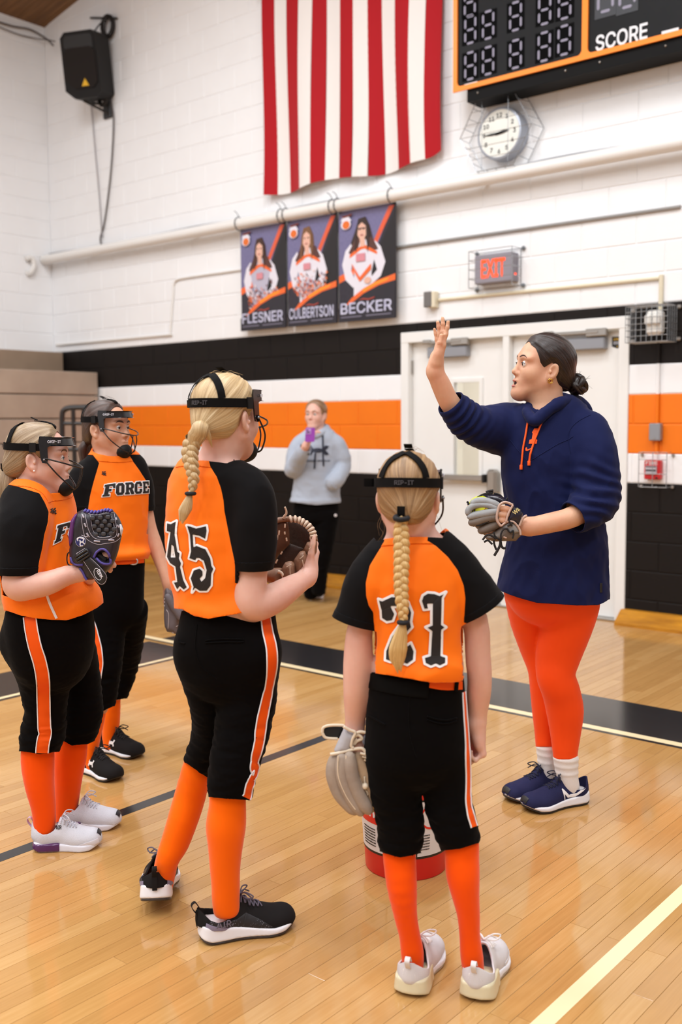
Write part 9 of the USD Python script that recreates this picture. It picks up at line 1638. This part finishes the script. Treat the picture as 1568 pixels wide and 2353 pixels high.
    for u, v, rt in ((735, 1366, False), (700, 1352, True)): hp = on_floor(u, v); shoe(t, hp, -FH*0.97-RH*(0.12 if not rt else 0.3), 0.25, st, rt)
    ph = thing('phone', 'purple phone held up by the woman in the grey hoodie', 'phone', R.q(713, 1000, -0.34)); c = R.q(713.5, 999, -0.36); px_ = R.px(713, 999, -0.36); ax = nrm(RH-FH*0.2); up_ = nrm(ZUP + RH*0.06); nn = nrm(np.cross(ax, up_)); w, h = 11*px_, 16.5*px_
    obj('case', prism(shapely.box(-w+0.01, -h+0.01, w-0.01, h-0.01).buffer(0.01), 0.012, c, ax, up_, nn), mt('phone_purple', (146, 62, 168), 0.35), ph); obj('camera_bump', prism(shapely.box(-w+0.008, h-0.045, -w+0.04, h-0.010).buffer(0.003), 0.0035, c + nn*0.012, ax, up_, nn), mt('phone_lilac', (186, 140, 208), 0.3), ph)
    for a, b in ((0.016, 0.020), (0.030, 0.034), (0.016, 0.036)): obj('lens', prism(Point(-w+a, h-b).buffer(0.006), 0.002, c + nn*0.0155, ax, up_, nn), plast_k, ph)
    return R
# ---------------------------------------------------------------- red bucket of balls behind the girl in 21
def bucket():
    f = on_floor(940, 2026); c = f + FH*0.132; c[2] = 0
    rb = mt('bucket_red', (214, 30, 24), 0.35, 0.5); t = thing('bucket', 'red plastic bucket with a printed label behind the girl in 21', 'bucket', c)
    prof = [(0.0, 0.006), (0.120, 0.006), (0.128, 0.0), (0.131, 0.004), (0.148, 0.30), (0.150, 0.305), (0.157, 0.306), (0.157, 0.314), (0.150, 0.316), (0.1505, 0.325), (0.158, 0.326), (0.158, 0.336), (0.1515, 0.338), (0.152, 0.352), (0.158, 0.354), (0.158, 0.366), (0.148, 0.368), (0.146, 0.362), (0.126, 0.012), (0.0, 0.012)]
    obj('pail', lathe(prof, 64, c), rb, t, smooth=35)
    rad = lambda z: np.interp(z, [0.004, 0.30], [0.131, 0.148])
    a0 = math.atan2(-FH[1], -FH[0])
    def wrap(poly, off):
        """A label piece: polygon in (angle, height), laid round the pail."""
        v, f = tri2d(poly, 0.05); ang = a0 + v[:, 0]; r = rad(v[:, 1]) + off; return shell((np.stack([c[0]+r*np.cos(ang), c[1]+r*np.sin(ang), v[:, 1]], 1), f), 0.0006)
    lab = mt('label_white', (226, 224, 226), 0.4); lk = mt('label_black', (26, 24, 24), 0.4); lr = mt('label_red', (222, 36, 24), 0.4)
    obj('label_ground', wrap(shapely.box(-1.75, 0.072, 1.75, 0.262), 0.0012), lk, t)
    for a, b in ((-1.70, -0.02-0.52), (-0.50, 0.16), (0.19, 1.70)):
        p = obj('label_panel', wrap(shapely.box(a, 0.080, b, 0.256), 0.0020), lab, t)
        if a < 0.1: obj('label_band', wrap(shapely.box(a+0.03, 0.170, b-0.03, 0.249), 0.0027), lr, p)
    def onlabel(s, hgt, a, z, w, m, par=None):
        pl = text_poly(s, hgt, w); pl = shapely.transform(pl, lambda q: np.stack([a + q[:, 0]/0.14, z + q[:, 1]], 1)); obj('lettering', wrap(pl, 0.0033), m, t)
    onlabel('fb', 0.05, -1.02, 0.19, 0.05, lab)
    rr = random.Random(3)
    for k in range(7): onlabel(''.join(rr.choice('aeionrtlsm') for _ in range(14)), 0.0042, -1.25, 0.150-0.009*k, 0.062, lk)
    for k in range(6): onlabel(''.join(rr.choice('aeionrtlsm') for _ in range(9)), 0.0042, 0.24, 0.145-0.009*k, 0.034, lk)
    onlabel('FL. OZ.', 0.005, -0.42, 0.088, 0.02, lk); onlabel('6484795', 0.006, -0.10, 0.094, 0.032, lk); onlabel('U.S.A.', 0.005, -0.08, 0.084, 0.025, lk)
    ring = lambda a, z, r0, r1: shapely.transform(Point(0, 0).buffer(r1, 16).difference(Point(0, 0).buffer(r0, 16)), lambda q: np.stack([a+q[:, 0]/0.14, z+q[:, 1]], 1))
    for z in (0.140, 0.118): obj('pictogram', wrap(ring(-0.04, z, 0.0075, 0.009), 0.0033), lk, t); obj('pictogram', wrap(shapely.transform(LineString([(-0.006, -0.006), (0.006, 0.006)]).buffer(0.001), lambda q: np.stack([-0.04+q[:, 0]/0.14, z+q[:, 1]], 1)), 0.0033), lk, t); obj('pictogram', wrap(shapely.transform(Point(0, 0).buffer(0.004), lambda q: np.stack([-0.04+q[:, 0]/0.14, z+q[:, 1]*1.3], 1)), 0.0033), lk, t)
    obj('pictogram', wrap(shapely.transform(Polygon([(-0.016, 0), (-0.006, -0.004), (0, 0.002), (0.006, -0.004), (0.016, 0), (0.006, 0.003), (0, -0.001), (-0.006, 0.003)]), lambda q: np.stack([-0.04+q[:, 0]/0.14, 0.158+q[:, 1]], 1)), 0.0033), lk, t)
    obj('warning_ring', wrap(ring(0.52, 0.205, 0.034, 0.040), 0.0033), lr, t)
    obj('handle', tube(catmull([c + RH*s*0.158 + ZUP*0.33 + d for s, d in ((-1, 0*FH), (-1.0, FH*0.06-ZUP*0.08), (-0.5, FH*0.16-ZUP*0.12), (0.5, FH*0.16-ZUP*0.12), (1.0, FH*0.06-ZUP*0.08), (1, 0*FH))], 8), 0.003, 8), mt('handle_wire', (150, 150, 152), 0.3, metal=0.9), t, smooth=True)
for make in (coach, player_21, player_45, player_left, player_behind, bystander): make()
bucket()
